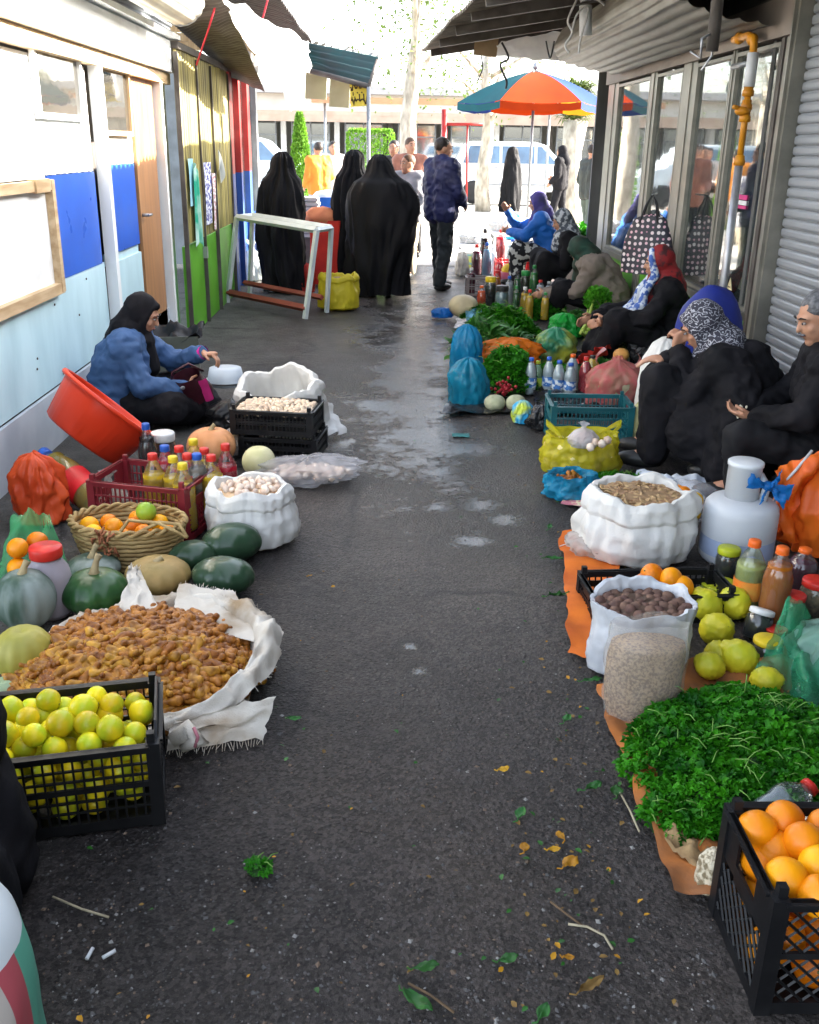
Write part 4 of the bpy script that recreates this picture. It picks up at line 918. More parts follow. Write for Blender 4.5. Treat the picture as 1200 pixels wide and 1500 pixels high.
# man in the blue jacket, seen from behind, looking right
loc = G(643, 423)
pm = thing('person', 'man in a navy blue jacket and dark trousers standing with his back turned', 'person', loc, R(-52))
J = standing('', loc, 0, 1.64, arms=dict(el=V(-.27, .02, 1.13), er=V(.27, .02, 1.13), wl=V(-.20, .18, 1.02), wr=V(.20, .18, 1.00)), stride=.10)
F = Fig(); body_prims(F, J, yaw=-35, pitch=-6); F.fuse('body', SKIN, pm, .011, 3); face_parts(pm, J['head'], -35, -6)
F = Fig(); torso_prims(F, J['pel']+V(0, 0, -.05), J['chest'], J['shl'], J['shr'], J['neck']-V(0, 0, .02), .036, 1.08); sleeves(F, J, .082, .07, .056); F.cap(J['neck']+V(-.03, 0, .0), J['neck']+V(.03, 0, 0), .08, .08)
F.fuse('jacket', mat('navy_jacket', (.018, .022, .085), (.012, .014, .055), 6, .6, .3, 60), pm, .013, 3, .012, (9, 9, 14), 3)
F = Fig(); legs_prims(F, J, .105, .082, .072); F.cap(J['hl'], J['hr'], .11, .11); F.fuse('trousers', mat('dark_trousers', (.02, .025, .028), (.012, .015, .018), 6, .7, .3, 60), pm, .014, 3, .014, (9, 9, 9), 5)
r_, f_, u_, M_ = headbasis(-35, -6); F = Fig(); F.ell(J['head']+u_*.028-f_*.020, (.079, .090, .088), M_.to_euler()); F.fuse('hair', HAIRD, pm, .012, 2, .006, (20, 20, 20)); shoes(pm, J)

def walker(label, loc, rz, h, top, bottom, hair, yaw=0, vest=None, bag=None, scarf=None, group=None, long=False):
    root = thing('person', label, 'person', loc, R(rz), group); J = standing('', loc, 0, h, arms=dict(wl=V(-.22, .15, .95), wr=V(.16, .22, 1.05)), stride=.14)
    F = Fig(); body_prims(F, J, yaw=yaw); F.fuse('body', SKIN, root, .02, 2); face_parts(root, J['head'], yaw)
    F = Fig(); torso_prims(F, J['pel']-V(0, 0, .05), J['chest'], J['shl'], J['shr'], J['neck']-V(0, 0, .02), .03); sleeves(F, J, .075, .064, .052); F.fuse('jacket', top, root, .02, 3, .012)
    F = Fig(); legs_prims(F, J, .10, .078, .066); F.cap(J['hl'], J['hr'], .1, .1); F.fuse('trousers', bottom, root, .02, 3, .01)
    r_, f_, u_, M_ = headbasis(yaw, 0); F = Fig()
    if scarf:
        scarf_prims(F, J['head'], J['neck'], yaw, 0); F.fuse('headscarf', scarf, root, .018, 3)
    else:
        F.ell(J['head']+u_*.028-f_*.018, (.079, .09, .088), M_.to_euler()); F.fuse('hair', hair, root, .016, 2, .005)
    shoes(root, J); return root
GREYSH = mat('grey_shirt', (.32, .32, .34), (.22, .22, .25), 8, .8); DKJ = mat('dark_green_jacket', (.03, .035, .03), (.018, .02, .018), 6, .6)
BEIGE = mat('beige_trousers', (.35, .30, .22), None, 5, .8); ORV = mat('orange_vest', (.45, .16, .015), (.36, .12, .01), 5, .7); DKT = mat('charcoal_trousers', (.012, .012, .014), None, 5, .8, spec=.2)
HAIRB = mat('brown_hair', (.09, .045, .022), (.05, .025, .012), 40, .5)
def gp2(px, Y): v = PY(px, 300, Y); return (v.x, Y, 0)
walker('boy in a pale grey patterned shirt beside the wide black chador', gp2(597, 12.6), 160, 1.44, GREYSH, BEIGE, HAIRB, -30)
walker('brown haired person standing behind the boy in grey', gp2(600, 15.0), 185, 1.66, mat('rust_coat', (.3, .12, .08)), DKT, HAIRB, 20)
walker('dark haired person with a pinkish face left of the brown haired one', gp2(577, 15.4), 150, 1.62, DKJ, DKT, HAIRD, 10)
walker('person in a bright orange vest beside the cone shaped bush', gp2(468, 17.6), 30, 1.58, ORV, BEIGE, HAIRD)
walker('person in dark clothes right of the orange vest', gp2(489, 18.6), 190, 1.6, mat('pale_jacket', (.5, .48, .46)), DKT, HAIRD)
chador_person('woman in a black chador walking past the white car', gp2(748, 26), 100, 1.58, .95, 11, far=True)
walker('woman in black coat and headscarf walking left of the pollarded trunk', gp2(819, 21), 60, 1.60, BLK, BLK, None, 0, scarf=BLK)
walker('man in a dark leather jacket at the right end of the lane', gp2(862, 17.0), -60, 1.62, DKJ, mat('green_grey_trousers', (.07, .09, .07)), HAIRD, -10)

def seated(label, loc, rz, J, yaw, pitch, top, bottom, scarf=None, fold=.014, voxel=.009, roll=0, hl=None, hr=None, skirt=True, off=.035, g=1.1, extra=None, scarfkw={}, matfn=None, hands=True):
    root = thing('person', label, 'person', loc, R(rz)); F = Fig(); body_prims(F, J, yaw, pitch, hands, True, roll, hl, hr, scarf is None); F.fuse('body', SKINL, root, voxel*.72, 3); face_parts(root, J['head'], yaw, pitch, roll)
    F = Fig(); torso_prims(F, J['pel'], J['chest'], J['shl'], J['shr'], J['neck']-V(0, 0, .02), off, g); sleeves(F, J, .078, .066, .05)
    if extra: extra(F)
    F.fuse('coat', top, root, voxel*1.15, 2, fold*1.25, (8, 8, 12), 3)
    F = Fig(); legs_prims(F, J, .125 if skirt else .1, .105 if skirt else .08, .085 if skirt else .062)
    if skirt:
        for t in (.1, .5, .9): F.cap(J['hl'].lerp(J['kl'], t), J['hr'].lerp(J['kr'], t), .10, .10)
        for t in (.2, .5, .85): F.cap(J['kl'].lerp(J['al'], t), J['kr'].lerp(J['ar'], t), .07, .07)
    F.cap(J['hl'], J['hr'], .13, .13); F.fuse('skirt' if skirt else 'trousers', bottom, root, voxel*1.4, 3, fold*1.1, (9, 9, 6), 7); shoes(root, J)
    if scarf:
        F = Fig(); scarf_prims(F, J['head'], J['neck'], yaw, pitch, roll, **scarfkw); F.fuse('headscarf', scarf, root, voxel, 3, .006, (12, 12, 8), 2)
    return root
# woman left: denim jacket, black hijab, facing right, sitting on the ground
DENIM = mat('blue_denim', (.045, .10, .23), (.032, .075, .17), 5, .7, .3, 90, lo=.3, hi=.7)
J = dict(pel=V(0, -.02, .17), chest=V(0, .06, .40), shl=V(-.17, .10, .50), shr=V(.17, .09, .50), neck=V(0, .12, .55), head=V(0, .19, .675), hl=V(-.1, 0, .14), hr=V(.1, 0, .14), kl=V(-.28, .38, .17), kr=V(.24, .36, .15), al=V(-.06, .55, .09), ar=V(.02, .48, .08),
         el=V(-.24, .32, .33), er=V(.25, .20, .28), wl=V(-.08, .52, .42), wr=V(.14, .44, .24))
p1 = seated('woman in a black headscarf and blue denim jacket sitting against the left wall', G(172, 618)+V(.02, 0, 0), -86, J, -6, -24, DENIM, BLK, BLK, .011, .009, hl=((.3, .9, -.2), (.2, -.1, -1), 40), hr=((-.25, 1, .15), (-.9, .2, -.1), 40), scarfkw=dict(drape=.16, back=.22), g=1.22, off=.045)
p1.scale = (.94,)*3
for s, (a, b_) in zip('lr', ((J['el'], J['wl']), (J['er'], J['wr']))):
    m = MB(); q = a.lerp(b_, .93); e = a.lerp(b_, 1.06); m.tube([q, q.lerp(e, .5), e], [.05, .046, .042], 14, caps=False); m.build('cuff', mat('magenta_knit', (.55, .02, .28), None, 40, .9, .4, 150), p1)
# woman with the red scarf, profile to the left
REDS = mat('red_patterned_scarf', (.20, .010, .012), (.05, .012, .014), 14, .7, .2, 60, lo=.42, hi=.5, rand=0)
J = dict(pel=V(0, -.05, .22), chest=V(0, .03, .46), shl=V(-.18, .06, .58), shr=V(.18, .06, .58), neck=V(0, .08, .64), head=V(0, .13, .775), hl=V(-.1, 0, .18), hr=V(.1, 0, .18), kl=V(-.18, .42, .36), kr=V(.18, .42, .34), al=V(-.12, .52, .08), ar=V(.12, .55, .08),
         el=V(-.26, .22, .40), er=V(.24, .24, .40), wl=V(-.12, .50, .36), wr=V(.10, .56, .34))
p10 = seated('woman in a red patterned headscarf and black coat sitting in profile below the dotted bag', G(970, 548)+V(.10, .3, 0), 88, J, -8, -8, BLK, BLK, REDS, .012, .011, hl=((0, 1, -.3), (1, 0, -.4), 30), hr=((0, 1, -.3), (-1, 0, -.4), 30), scarfkw=dict(drape=.14, back=.2))
F = Fig(); r_, f_, u_, M_ = headbasis(-8, -8); hc = J['head']
F.chain([hc+u_*.085+f_*.045+r_*.02, hc+f_*.055+r_*.078+u_*.02, hc+f_*.03+r_*.078-u_*.09, hc+V(.07, .10, -.22), V(.10, .24, .47), V(.09, .36, .36)], [.022, .024, .03, .035, .04, .035])
F.chain([hc+u_*.085+f_*.045-r_*.02, hc+f_*.055-r_*.078+u_*.02, hc+f_*.03-r_*.078-u_*.09, hc+V(-.07, .10, -.22), V(-.10, .24, .47), V(-.06, .40, .36)], [.022, .024, .03, .035, .04, .035])
F.fuse('scarf_border', mat('blue_white_scarf_border', (.52, .58, .66), (.05, .11, .36), 30, .7, lo=.47, hi=.53), p10, .01, 3, .006)
# woman in black with the patterned scarf, squatting, hand to her face
PAT = bpy.data.materials.new('swirl_scarf'); PAT.use_nodes = True; n = PAT.node_tree.nodes; L = PAT.node_tree.links
tc = n.new('ShaderNodeTexCoord'); wv = n.new('ShaderNodeTexWave'); wv.wave_type = 'RINGS'; wv.inputs['Scale'].default_value = 12; wv.inputs['Distortion'].default_value = 16; wv.inputs['Detail'].default_value = 2; wv.inputs['Detail Scale'].default_value = 2.4
rp = n.new('ShaderNodeValToRGB'); rp.color_ramp.elements[0].position = .80; rp.color_ramp.elements[1].position = .88; rp.color_ramp.elements[0].color = (.02, .02, .035, 1); rp.color_ramp.elements[1].color = (.36, .36, .40, 1)
L.new(tc.outputs['Object'], wv.inputs['Vector']); L.new(wv.outputs['Fac'], rp.inputs[0]); L.new(rp.outputs[0], n['Principled BSDF'].inputs['Base Color']); n['Principled BSDF'].inputs['Roughness'].default_value = .7
J = dict(pel=V(0, -.10, .20), chest=V(0, .0, .46), shl=V(-.18, .05, .57), shr=V(.18, .05, .57), neck=V(0, .08, .62), head=V(.01, .17, .735), hl=V(-.1, -.06, .18), hr=V(.1, -.06, .18), kl=V(-.13, .33, .46), kr=V(.13, .33, .43), al=V(-.12, .33, .09), ar=V(.13, .35, .09),
         el=V(-.20, .20, .40), er=V(.22, .16, .40), wl=V(-.0, .265, .60), wr=V(.06, .32, .545), tl=V(0, .14, -.04), tr=V(0, .14, -.04))
def ext(F):
    F.cap(V(-.12, .1, .25), V(.12, .1, .25), .2, .2); F.cap(V(0, .06, .5), V(0, .2, .42), .16, .12)
    for s in (-1, 1): F.chain([V(s*.17, .0, .57), V(s*.23, -.06, .35), V(s*.25, -.05, .12)], [.10, .15, .15])
    F.chain([V(0, -.08, .56), V(0, -.16, .35), V(0, -.16, .12)], [.12, .16, .16])
p11 = seated('woman squatting in black with a swirl patterned headscarf and one hand raised to her mouth', G(1030, 700)+V(.12, .14, 0), 72, J, 4, -32, BLK, BLK, PAT, .012, .010, hl=((.1, .15, 1), (.6, .7, -.1), 68), hr=((-.1, 1, -.05), (.1, -.1, -1), 22), extra=ext, scarfkw=dict(drape=.10, back=.1), off=.04)
# grey haired man at the right edge with seeds in his hands
J = dict(pel=V(0, -.05, .24), chest=V(0, .04, .52), shl=V(-.20, .06, .66), shr=V(.20, .06, .66), neck=V(0, .08, .72), head=V(0, .13, .865), hl=V(-.1, 0, .22), hr=V(.1, 0, .22), kl=V(-.20, .40, .34), kr=V(.19, .38, .30), al=V(-.16, .40, .09), ar=V(.16, .42, .09),
         el=V(-.26, .16, .46), er=V(.26, .16, .46), wl=V(-.09, .34, .41), wr=V(.05, .33, .41))
p12 = seated('grey haired man in a black jacket by the shutter with seeds in his hands', V(2.05, 4.30, 0), 74, J, 20, -22, BLK, DKT, None, .012, .010, hl=((.35, 1, -.1), (.5, 0, 1), 32), hr=((-.35, 1, -.12), (-.4, 0, 1), 32), skirt=False)
r_, f_, u_, M_ = headbasis(20, -22); F = Fig(); F.ell(J['head']+u_*.030-f_*.020, (.080, .092, .088), M_.to_euler())
for s in (-1, 1): F.cap(J['head']+r_*s*.07+u_*.03, J['head']+r_*s*.074-u_*.025-f_*.01, .018, .014)
F.fuse('hair', HAIRG, p12, .010, 2, .006, (25, 25, 25))
F = Fig(); F.chain([J['head']+f_*.092-u_*.049-r_*.03, J['head']+f_*.104-u_*.046, J['head']+f_*.092-u_*.049+r_*.03], [.006, .008, .006]); F.fuse('moustache', HAIRG, p12, .006, 1)
m = MB(); m.lathe([(.033, -.012), (.036, -.012), (.036, .012), (.033, .012)], 20, M=T(J['el'].lerp(J['wl'], .95), (J['wl']-J['el']).to_track_quat('Z', 'Y').to_euler())); m.build('watch', STEEL, p12)
m = MB(); rd = random.Random(2); cc = p12.matrix_basis @ ((J['wl']+J['wr'])/2+V(.0, .072, -.004))
for k in range(14): m.ball((rd.gauss(0, .012), rd.gauss(0, .012), rd.uniform(0, .012)), (.009, .006, .005), 7, 5, M=T((0, 0, 0), (rd.random(), rd.random(), rd.random()*6)))
o = m.build('seeds', mat('pale_seed', (.66, .6, .46), None, 9, .6)); o.location = cc; tag(o, 'pale seeds held in the grey haired man\'s cupped hands', 'seeds', kind='stuff')
# woman with the dark green scarf and beige coat, hunched over her goods
GRS = mat('dark_green_scarf', (.012, .05, .035), (.02, .025, .015), 10, .7, .3, 50)
TAUPE = mat('taupe_coat', (.20, .165, .14), (.15, .12, .10), 5, .8, .3, 60)
J = dict(pel=V(0, -.05, .20), chest=V(0, .08, .42), shl=V(-.19, .15, .50), shr=V(.19, .15, .50), neck=V(0, .20, .54), head=V(0, .27, .63), hl=V(-.1, 0, .17), hr=V(.1, 0, .17), kl=V(-.2, .42, .28), kr=V(.2, .42, .24), al=V(-.12, .5, .08), ar=V(.12, .55, .08),
         el=V(-.26, .30, .27), er=V(.24, .34, .27), wl=V(-.1, .58, .22), wr=V(.08, .60, .20))
p8 = seated('hunched woman in a dark green headscarf and taupe coat beside the bottles', G(868, 470)+V(.14, .2, 0), 84, J, -20, -48, TAUPE, BLK, GRS, .014, .014, scarfkw=dict(drape=.2, back=.2, s=1.12), g=1.3, off=.06)
# woman in blue with the violet scarf further back
VIO = mat('violet_scarf', (.07, .05, .26), (.05, .05, .1), 9, .7); BLUJ = mat('bright_blue_jersey', (.012, .13, .50), (.01, .1, .38), 5, .6)
FLOR = mat('floral_skirt', (.5, .5, .47), (.012, .012, .015), 16, .8, lo=.53, hi=.57, detail=1)
J = dict(pel=V(0, -.05, .40), chest=V(0, .04, .62), shl=V(-.18, .08, .76), shr=V(.18, .08, .76), neck=V(0, .10, .82), head=V(0, .15, .95), hl=V(-.1, 0, .34), hr=V(.1, 0, .34), kl=V(-.2, .34, .42), kr=V(.2, .34, .42), al=V(-.15, .34, .08), ar=V(.15, .36, .08),
         el=V(-.25, .26, .58), er=V(.2, .36, .62), wl=V(-.1, .46, .62), wr=V(.05, .5, .84))
p7 = seated('woman in a bright blue jersey, violet headscarf and floral skirt', gp2(806, 11.9), 78, J, 0, -12, BLUJ, FLOR, VIO, .012, .016)
GRP = mat('grey_patterned_scarf', (.4, .42, .45), (.06, .07, .09), 22, .7, lo=.48, hi=.54)
J2 = {k: v+V(0, 0, -.13 if k[0] not in 'ka' else 0) for k, v in J.items()}; J2.update(el=V(-.24, .12, .38), er=V(.24, .12, .38), wl=V(-.1, .3, .36), wr=V(.1, .3, .36))
p9 = seated('person in a grey patterned headscarf sitting behind the dark green headscarf', gp2(845, 10.9), 90, J2, 0, -20, BLK, BLK, GRP, .012, .018, hands=False)
# black clad person at the very left edge in the foreground
J = dict(pel=V(0, -.05, .42), chest=V(0, .02, .70), shl=V(-.18, .05, .86), shr=V(.18, .05, .86), neck=V(0, .06, .92), head=V(0, .12, 1.05), hl=V(-.1, 0, .38), hr=V(.1, 0, .38), kl=V(-.16, .40, .46), kr=V(.16, .40, .46), al=V(-.14, .42, .08), ar=V(.14, .42, .08),
         el=V(-.27, .12, .62), er=V(.27, .12, .62), wl=V(-.14, .36, .54), wr=V(.14, .36, .54))
def ext2(F):
    F.cap(V(-.14, .1, .45), V(.14, .1, .45), .2, .2); F.chain([V(-.12, .0, .5), V(-.05, -.10, .09)], [.13, .12]); F.chain([V(.12, .0, .5), V(.12, -.10, .09)], [.13, .12]); F.chain([V(.16, .3, .5), V(.18, .36, .2)], [.14, .14]); F.chain([V(-.16, .3, .5), V(-.18, .36, .2)], [.14, .14])
p13 = seated('person wrapped in black at the left edge beside the crate of lemons', (-.965, 1.60, 0), 96, J, 0, -10, BLK, BLK, mat('navy_headscarf', (.03, .025, .06), None, 8, .8), .012, .016, extra=ext2)
# royal blue padded back behind the squatting woman
# ------------------------------------------------------------------ builders for the goods
def fit(x0, x1, yb, yt, dr=1.0, tr=.5, z=0.0):
    f_ = G((x0+x1)/2, yb, z); r = (x1-x0)/2*MPP(f_); c = f_+Vector((0, r*dr, 0)); h = PY((x0+x1)/2, yt, c.y+r*tr*dr).z-z
    return c, r, max(.02, h)
ORG = mat('orange_peel', (.80, .27, .003), (.66, .17, .002), 5, .38, .3, 160, rand=.2, dist=.0015)
ORY = mat('yellow_orange_peel', (.80, .38, .003), (.70, .24, .002), 5, .38, .3, 160, rand=.2, dist=.0015)
LEMM = mat('lemon_peel', (.80, .60, .012), (.50, .56, .02), 14, .33, .25, 150, rand=.2, dist=.0015, lo=.4, hi=.6)
LIMEM = mat('lime_peel', (.30, .42, .03), (.18, .32, .02), 8, .35, .2, 150, dist=.0015)
CITM = mat('citron_peel', (.64, .54, .02), (.44, .45, .02), 8, .42, .3, 70, rand=.08, dist=.003)
STEMG = mat('green_stalk', (.16, .2, .06), None, 30, .7); STEMB = mat('dry_stalk', (.38, .30, .16), (.25, .19, .1), 20, .8, .4, 60)
def fruit_mesh(name, mt, r, sq=.95, nub=0.0, bumps=0.0, seed=0, nu=20, nv=14):
    m = MB()
    def fn(v):
        k = 1+.02*N(v.x*2+seed, v.y*2, v.z*2)+bumps*abs(N(v.x*3.6+seed, v.y*3.6, v.z*3.6))*2
        if abs(v.z) > .8: k += nub*((abs(v.z)-.8)/.2)**2*(1 if v.z > 0 else .4)-.035*max(0, (abs(v.z)-.96)/.04)*(nub == 0)
        return k
    m.ball((0, 0, 0), (r, r, r*sq), nu, nv, 0, fn); m.ball((0, 0, r*sq*(1.0+nub*.95)), (r*.09, r*.09, r*.04), 6, 4, 1)
    return m.mesh(name, [mt, STEMG], True)
def rot3(rd): return (rd.uniform(0, 6.28), rd.uniform(0, 6.28), rd.uniform(0, 6.28))
FILMC = glass('clear_plastic', (.97, .98, .98), .035, .03, .05, (.75, .8, .82))
def liquid(name, c):
    return mat('liquid_'+name, c, tuple(x*.8 for x in c), 6, .15, transl=.35, spec=.35)
CAPM = {'red': mat('red_cap', (.62, .03, .02), None, 20, .4), 'blue': mat('blue_cap', (.02, .10, .45), None, 20, .4), 'yellow': mat('yellow_cap', (.72, .52, .02), None, 20, .4),
        'orange': mat('orange_cap', (.75, .13, .015), None, 20, .4), 'green': mat('green_cap', (.03, .25, .06), None, 20, .4), 'white': mat('white_cap', (.72, .72, .7), None, 20, .45), 'lime': mat('lime_cap', (.45, .5, .02), None, 20, .4), 'black': mat('black_cap', (.02, .02, .02), None, 20, .4)}
def bottle(label, c, h, r, liq, cap, fill=.8, wrap=None, tilt=(0, 0, 0), group=None, shell=True, shape='soda', cat='bottle'):
    t = thing('bottle', label, cat, c, tilt, group)
    nr = r*.33
    if shape == 'soda': prof = [(r*.72, 0), (r*.96, .03*h), (r, .08*h), (r*.98, .30*h), (r*.93, .40*h), (r*.98, .5*h), (r*.97, .60*h), (r*.82, .72*h), (r*.55, .83*h), (nr, .90*h), (nr, .945*h)]
    elif shape == 'ribbed': prof = [(r*.8, 0), (r, .04*h)]+[(r*(1 if k % 2 else .93), (.08+.05*k)*h) for k in range(10)]+[(r*.98, .62*h), (r*.8, .74*h), (r*.5, .85*h), (nr, .90*h), (nr, .945*h)]
    else: prof = [(r*.75, 0), (r, .04*h), (r, .55*h), (r*.9, .66*h), (r*.6, .8*h), (nr, .88*h), (nr, .945*h)]
    if shell:
        m = MB(); m.lathe(prof, 18, close=False); m.v += []; m.build('shell', FILMC, t)
    lq = MB(); pr = [(max(.002, a-.0025), z+.002) for a, z in prof if z < fill*h]; pr.append((pr[-1][0]*.98, fill*h)); lq.lathe(pr, 18); lq.build('liquid', liq, t)
    m = MB(); n_ = 14; m.lathe([(nr*1.22, .925*h), (nr*1.25, .93*h), (nr*1.22, .99*h), (nr*1.05, h)], n_, fn=lambda t_, i, a, z: (a*(1.03 if int(t_*n_/6.283+.5) % 2 else .99), z)); m.lathe([(nr*1.3, .912*h), (nr*1.3, .921*h)], 14); m.build('cap', CAPM[cap] if isinstance(cap, str) else cap, t)
    if wrap:
        m = MB(); m.lathe([(r*1.005, .22*h), (r*1.008, .48*h)], 20, close=False); w_ = m.build('label_wrap', wrap, t)
    return t
def jar(label, c, h, r, content, lid, tilt=(0, 0, 0), cat='jar', wrap=None, shell=True):
    t = thing('jar', label, cat, c, tilt)
    pr = [(r*.85, 0), (r, .05*h), (r, .70*h), (r*.86, .79*h), (r*.84, .84*h)]
    if shell: m = MB(); m.lathe(pr, 20, close=False); m.build('shell', FILMC, t)
    m = MB(); m.lathe([(a-.003, z+.003) for a, z in pr[:-1]], 20); m.build('content', content, t)
    n_ = 24; m = MB(); m.lathe([(r*.90, .83*h), (r*.92, .845*h), (r*.92, .97*h), (r*.86, h)], n_, fn=lambda t_, i, a, z: (a*(1.015 if int(t_*n_/6.283+.5) % 2 else .995), z)); m.build('lid', CAPM[lid] if isinstance(lid, str) else lid, t)
    if wrap: m = MB(); m.lathe([(r*1.006, .25*h), (r*1.006, .55*h)], 20, close=False); m.build('label_wrap', wrap, t)
    return t
def crate(name, label, c, rz, L, W, H, mt, gap=.016, rows=4, cat='crate', diag=False, tall_end=0.0, solid_end=True, group=None, floor_m=None, zslot=.75):
    """c is the centre of the base; latticed sides, corner posts, handled ends"""
    t = thing(name, label, cat, c, rz, group); th = .006
    def lattice(b, l, z0, z1, M):
        n_ = max(2, int(l/(gap+.006)))
        if diag:
            k = int(l/.03)+int((z1-z0)/.03)
            for s in (-1, 1):
                for i in range(-k, k):
                    x0 = i*.034; pts = []
                    a0, a1 = x0, x0+s*(z1-z0); 
                    lo_, hi_ = -l/2, l/2
                    t0, t1 = 0.0, 1.0
                    dx = a1-a0
                    for bound, sg in ((lo_, 1), (hi_, -1)):
                        if abs(dx) > 1e-9:
                            tt = (bound-a0)/dx
                            if (dx > 0) == (sg > 0): t0 = max(t0, tt)
                            else: t1 = min(t1, tt)
                    if t1-t0 > .05: b.tube([(a0+dx*t0, s*.001, z0+(z1-z0)*t0), (a0+dx*t1, s*.001, z0+(z1-z0)*t1)], .0032, 4, M=M)
        else:
            for i in range(n_+1): b.box((-l/2+l*i/n_, 0, (z0+z1)/2), (.0048, th*.9, z1-z0), M=M)
            for j in range(1, rows): b.box((0, .0004, z0+(z1-z0)*j/rows), (l, th, .0052), M=M)
    for k, (l, d, ang) in enumerate(((L, -W/2, 0), (W, L/2, 90), (L, W/2, 0), (W, -L/2, 90))):
        M_ = T((0, d, 0), (0, 0, 0)) if ang == 0 else T((d, 0, 0), (0, 0, R(90)))
        b = MB(); l2 = l-.03; end = ang == 90
        b.box((0, 0, .014), (l2, th+.004, .028), M=M_); top = H
        b.box((0, 0, top-.011), (l2, th+.006, .022), M=M_); b.box((0, (-.006 if d < 0 else .006)*(1 if ang == 0 else -1), top-.003), (l2, .018, .006), M=M_)
        if end and solid_end:
            zs = H*.55; w_ = l2*.42
            lattice(b, l2, .028, zs, M_)
            b.box((-(l2+w_)/4, 0, (zs+top)/2), ((l2-w_)/2, th, top-zs-.022), M=M_); b.box(((l2+w_)/4, 0, (zs+top)/2), ((l2-w_)/2, th, top-zs-.022), M=M_)
            b.box((0, 0, zs+.02), (w_, th, .04), M=M_)
            if tall_end: b.prism([(-l2/2, top), (l2/2, top), (l2/2-.03, top+tall_end), (-l2/2+.03, top+tall_end)], -th/2, th/2, M=M_ @ Matrix(((1, 0, 0, 0), (0, 0, 1, 0), (0, 1, 0, 0), (0, 0, 0, 1))))
        else:
            b.box((0, .0003, H*.52), (l2, th+.002, .014), M=M_); lattice(b, l2, .028, top-.022, M_)
        b.build('side_panel', mt, t, False)
    for sx in (-1, 1):
        for sy in (-1, 1):
            b = MB(); x, y = sx*(L/2-.008), sy*(W/2-.008); b.box((x, y, H/2), (.032, .032, H+.004)); b.box((x-sx*.004, y-sy*.004, H+.012), (.018, .018, .026)); b.build('corner_post', mt, t, False)
    b = MB(); b.box((0, 0, .008), (L-.02, W-.02, .006)); b.build('base', floor_m or mt, t, False)
    return t
def open_sack(label, c, rx_, ry_, h, mt, fill_z, seed=0, name='sack', roll=.22, mouth=.78, cat='sack', tilt=(0, 0, 0), fold=.06, fringe=0, bulge=1.0, content=None):
    t = thing(name, label, cat, c, tilt)
    P_ = [(.80, 0.005), (.95, .06), (1.02*bulge, .25), (1.0*bulge, .5), (.93, .72), (mouth*1.04, .92), (mouth*1.06, 1.0)]
    if roll: P_ = P_[:-2]+[(mouth*1.18, .98-roll), (mouth*1.24, 1.0-roll*.8), (mouth*1.20, 1.0-roll*.3), (mouth*1.08, 1.0)]
    P_ += [(mouth*.98, .985), (mouth*.93, .9), (mouth*.9, max(.1, fill_z/h-.08))]
    def f(u, v):
        q = v*(len(P_)-1); i = min(int(q), len(P_)-2); w_ = q-i; r = P_[i][0]*(1-w_)+P_[i+1][0]*w_; z = P_[i][1]*(1-w_)+P_[i+1][1]*w_
        a = 2*math.pi*u; k = 1+fold*(N(math.cos(a)*2.2+seed, math.sin(a)*2.2, z*2)+.6*N(math.cos(a)*6+seed, math.sin(a)*6, z*3))*1.6+.016*N(math.cos(a)*11, math.sin(a)*11+seed, z*9)+.026*(1-2.2*abs(N(math.cos(a)*5+z*1.6, math.sin(a)*5+seed, z*2.2)))+.012*(1-2*abs(N(math.cos(a)*12+z*3, math.sin(a)*12+seed, z*7)))
        zz = z*h*(1+(.16*N(math.cos(a)*1.6+seed+5, math.sin(a)*1.6, 0)+.05*N(math.cos(a)*5, math.sin(a)*5, seed))*max(0, z-.3))
        return (rx_*r*k*math.cos(a), ry_*r*k*math.sin(a), max(.002, zz))
    m = MB(); m.grid(f, 110, 7*len(P_), wrap=True); m.f.append(tuple(range(109, -1, -1))); m.m.append(0); m.build('cloth', mt, t)
    if content:
        m = MB(); m.grid(lambda u, v: (rx_*mouth*.97*v*math.cos(6.283*u), ry_*mouth*.97*v*math.sin(6.283*u), fill_z+.02*(1-v*v)+.012*N(u*9, v*6, seed)), 30, 8, wrap=True); m.build('filling', content, t)
    return t
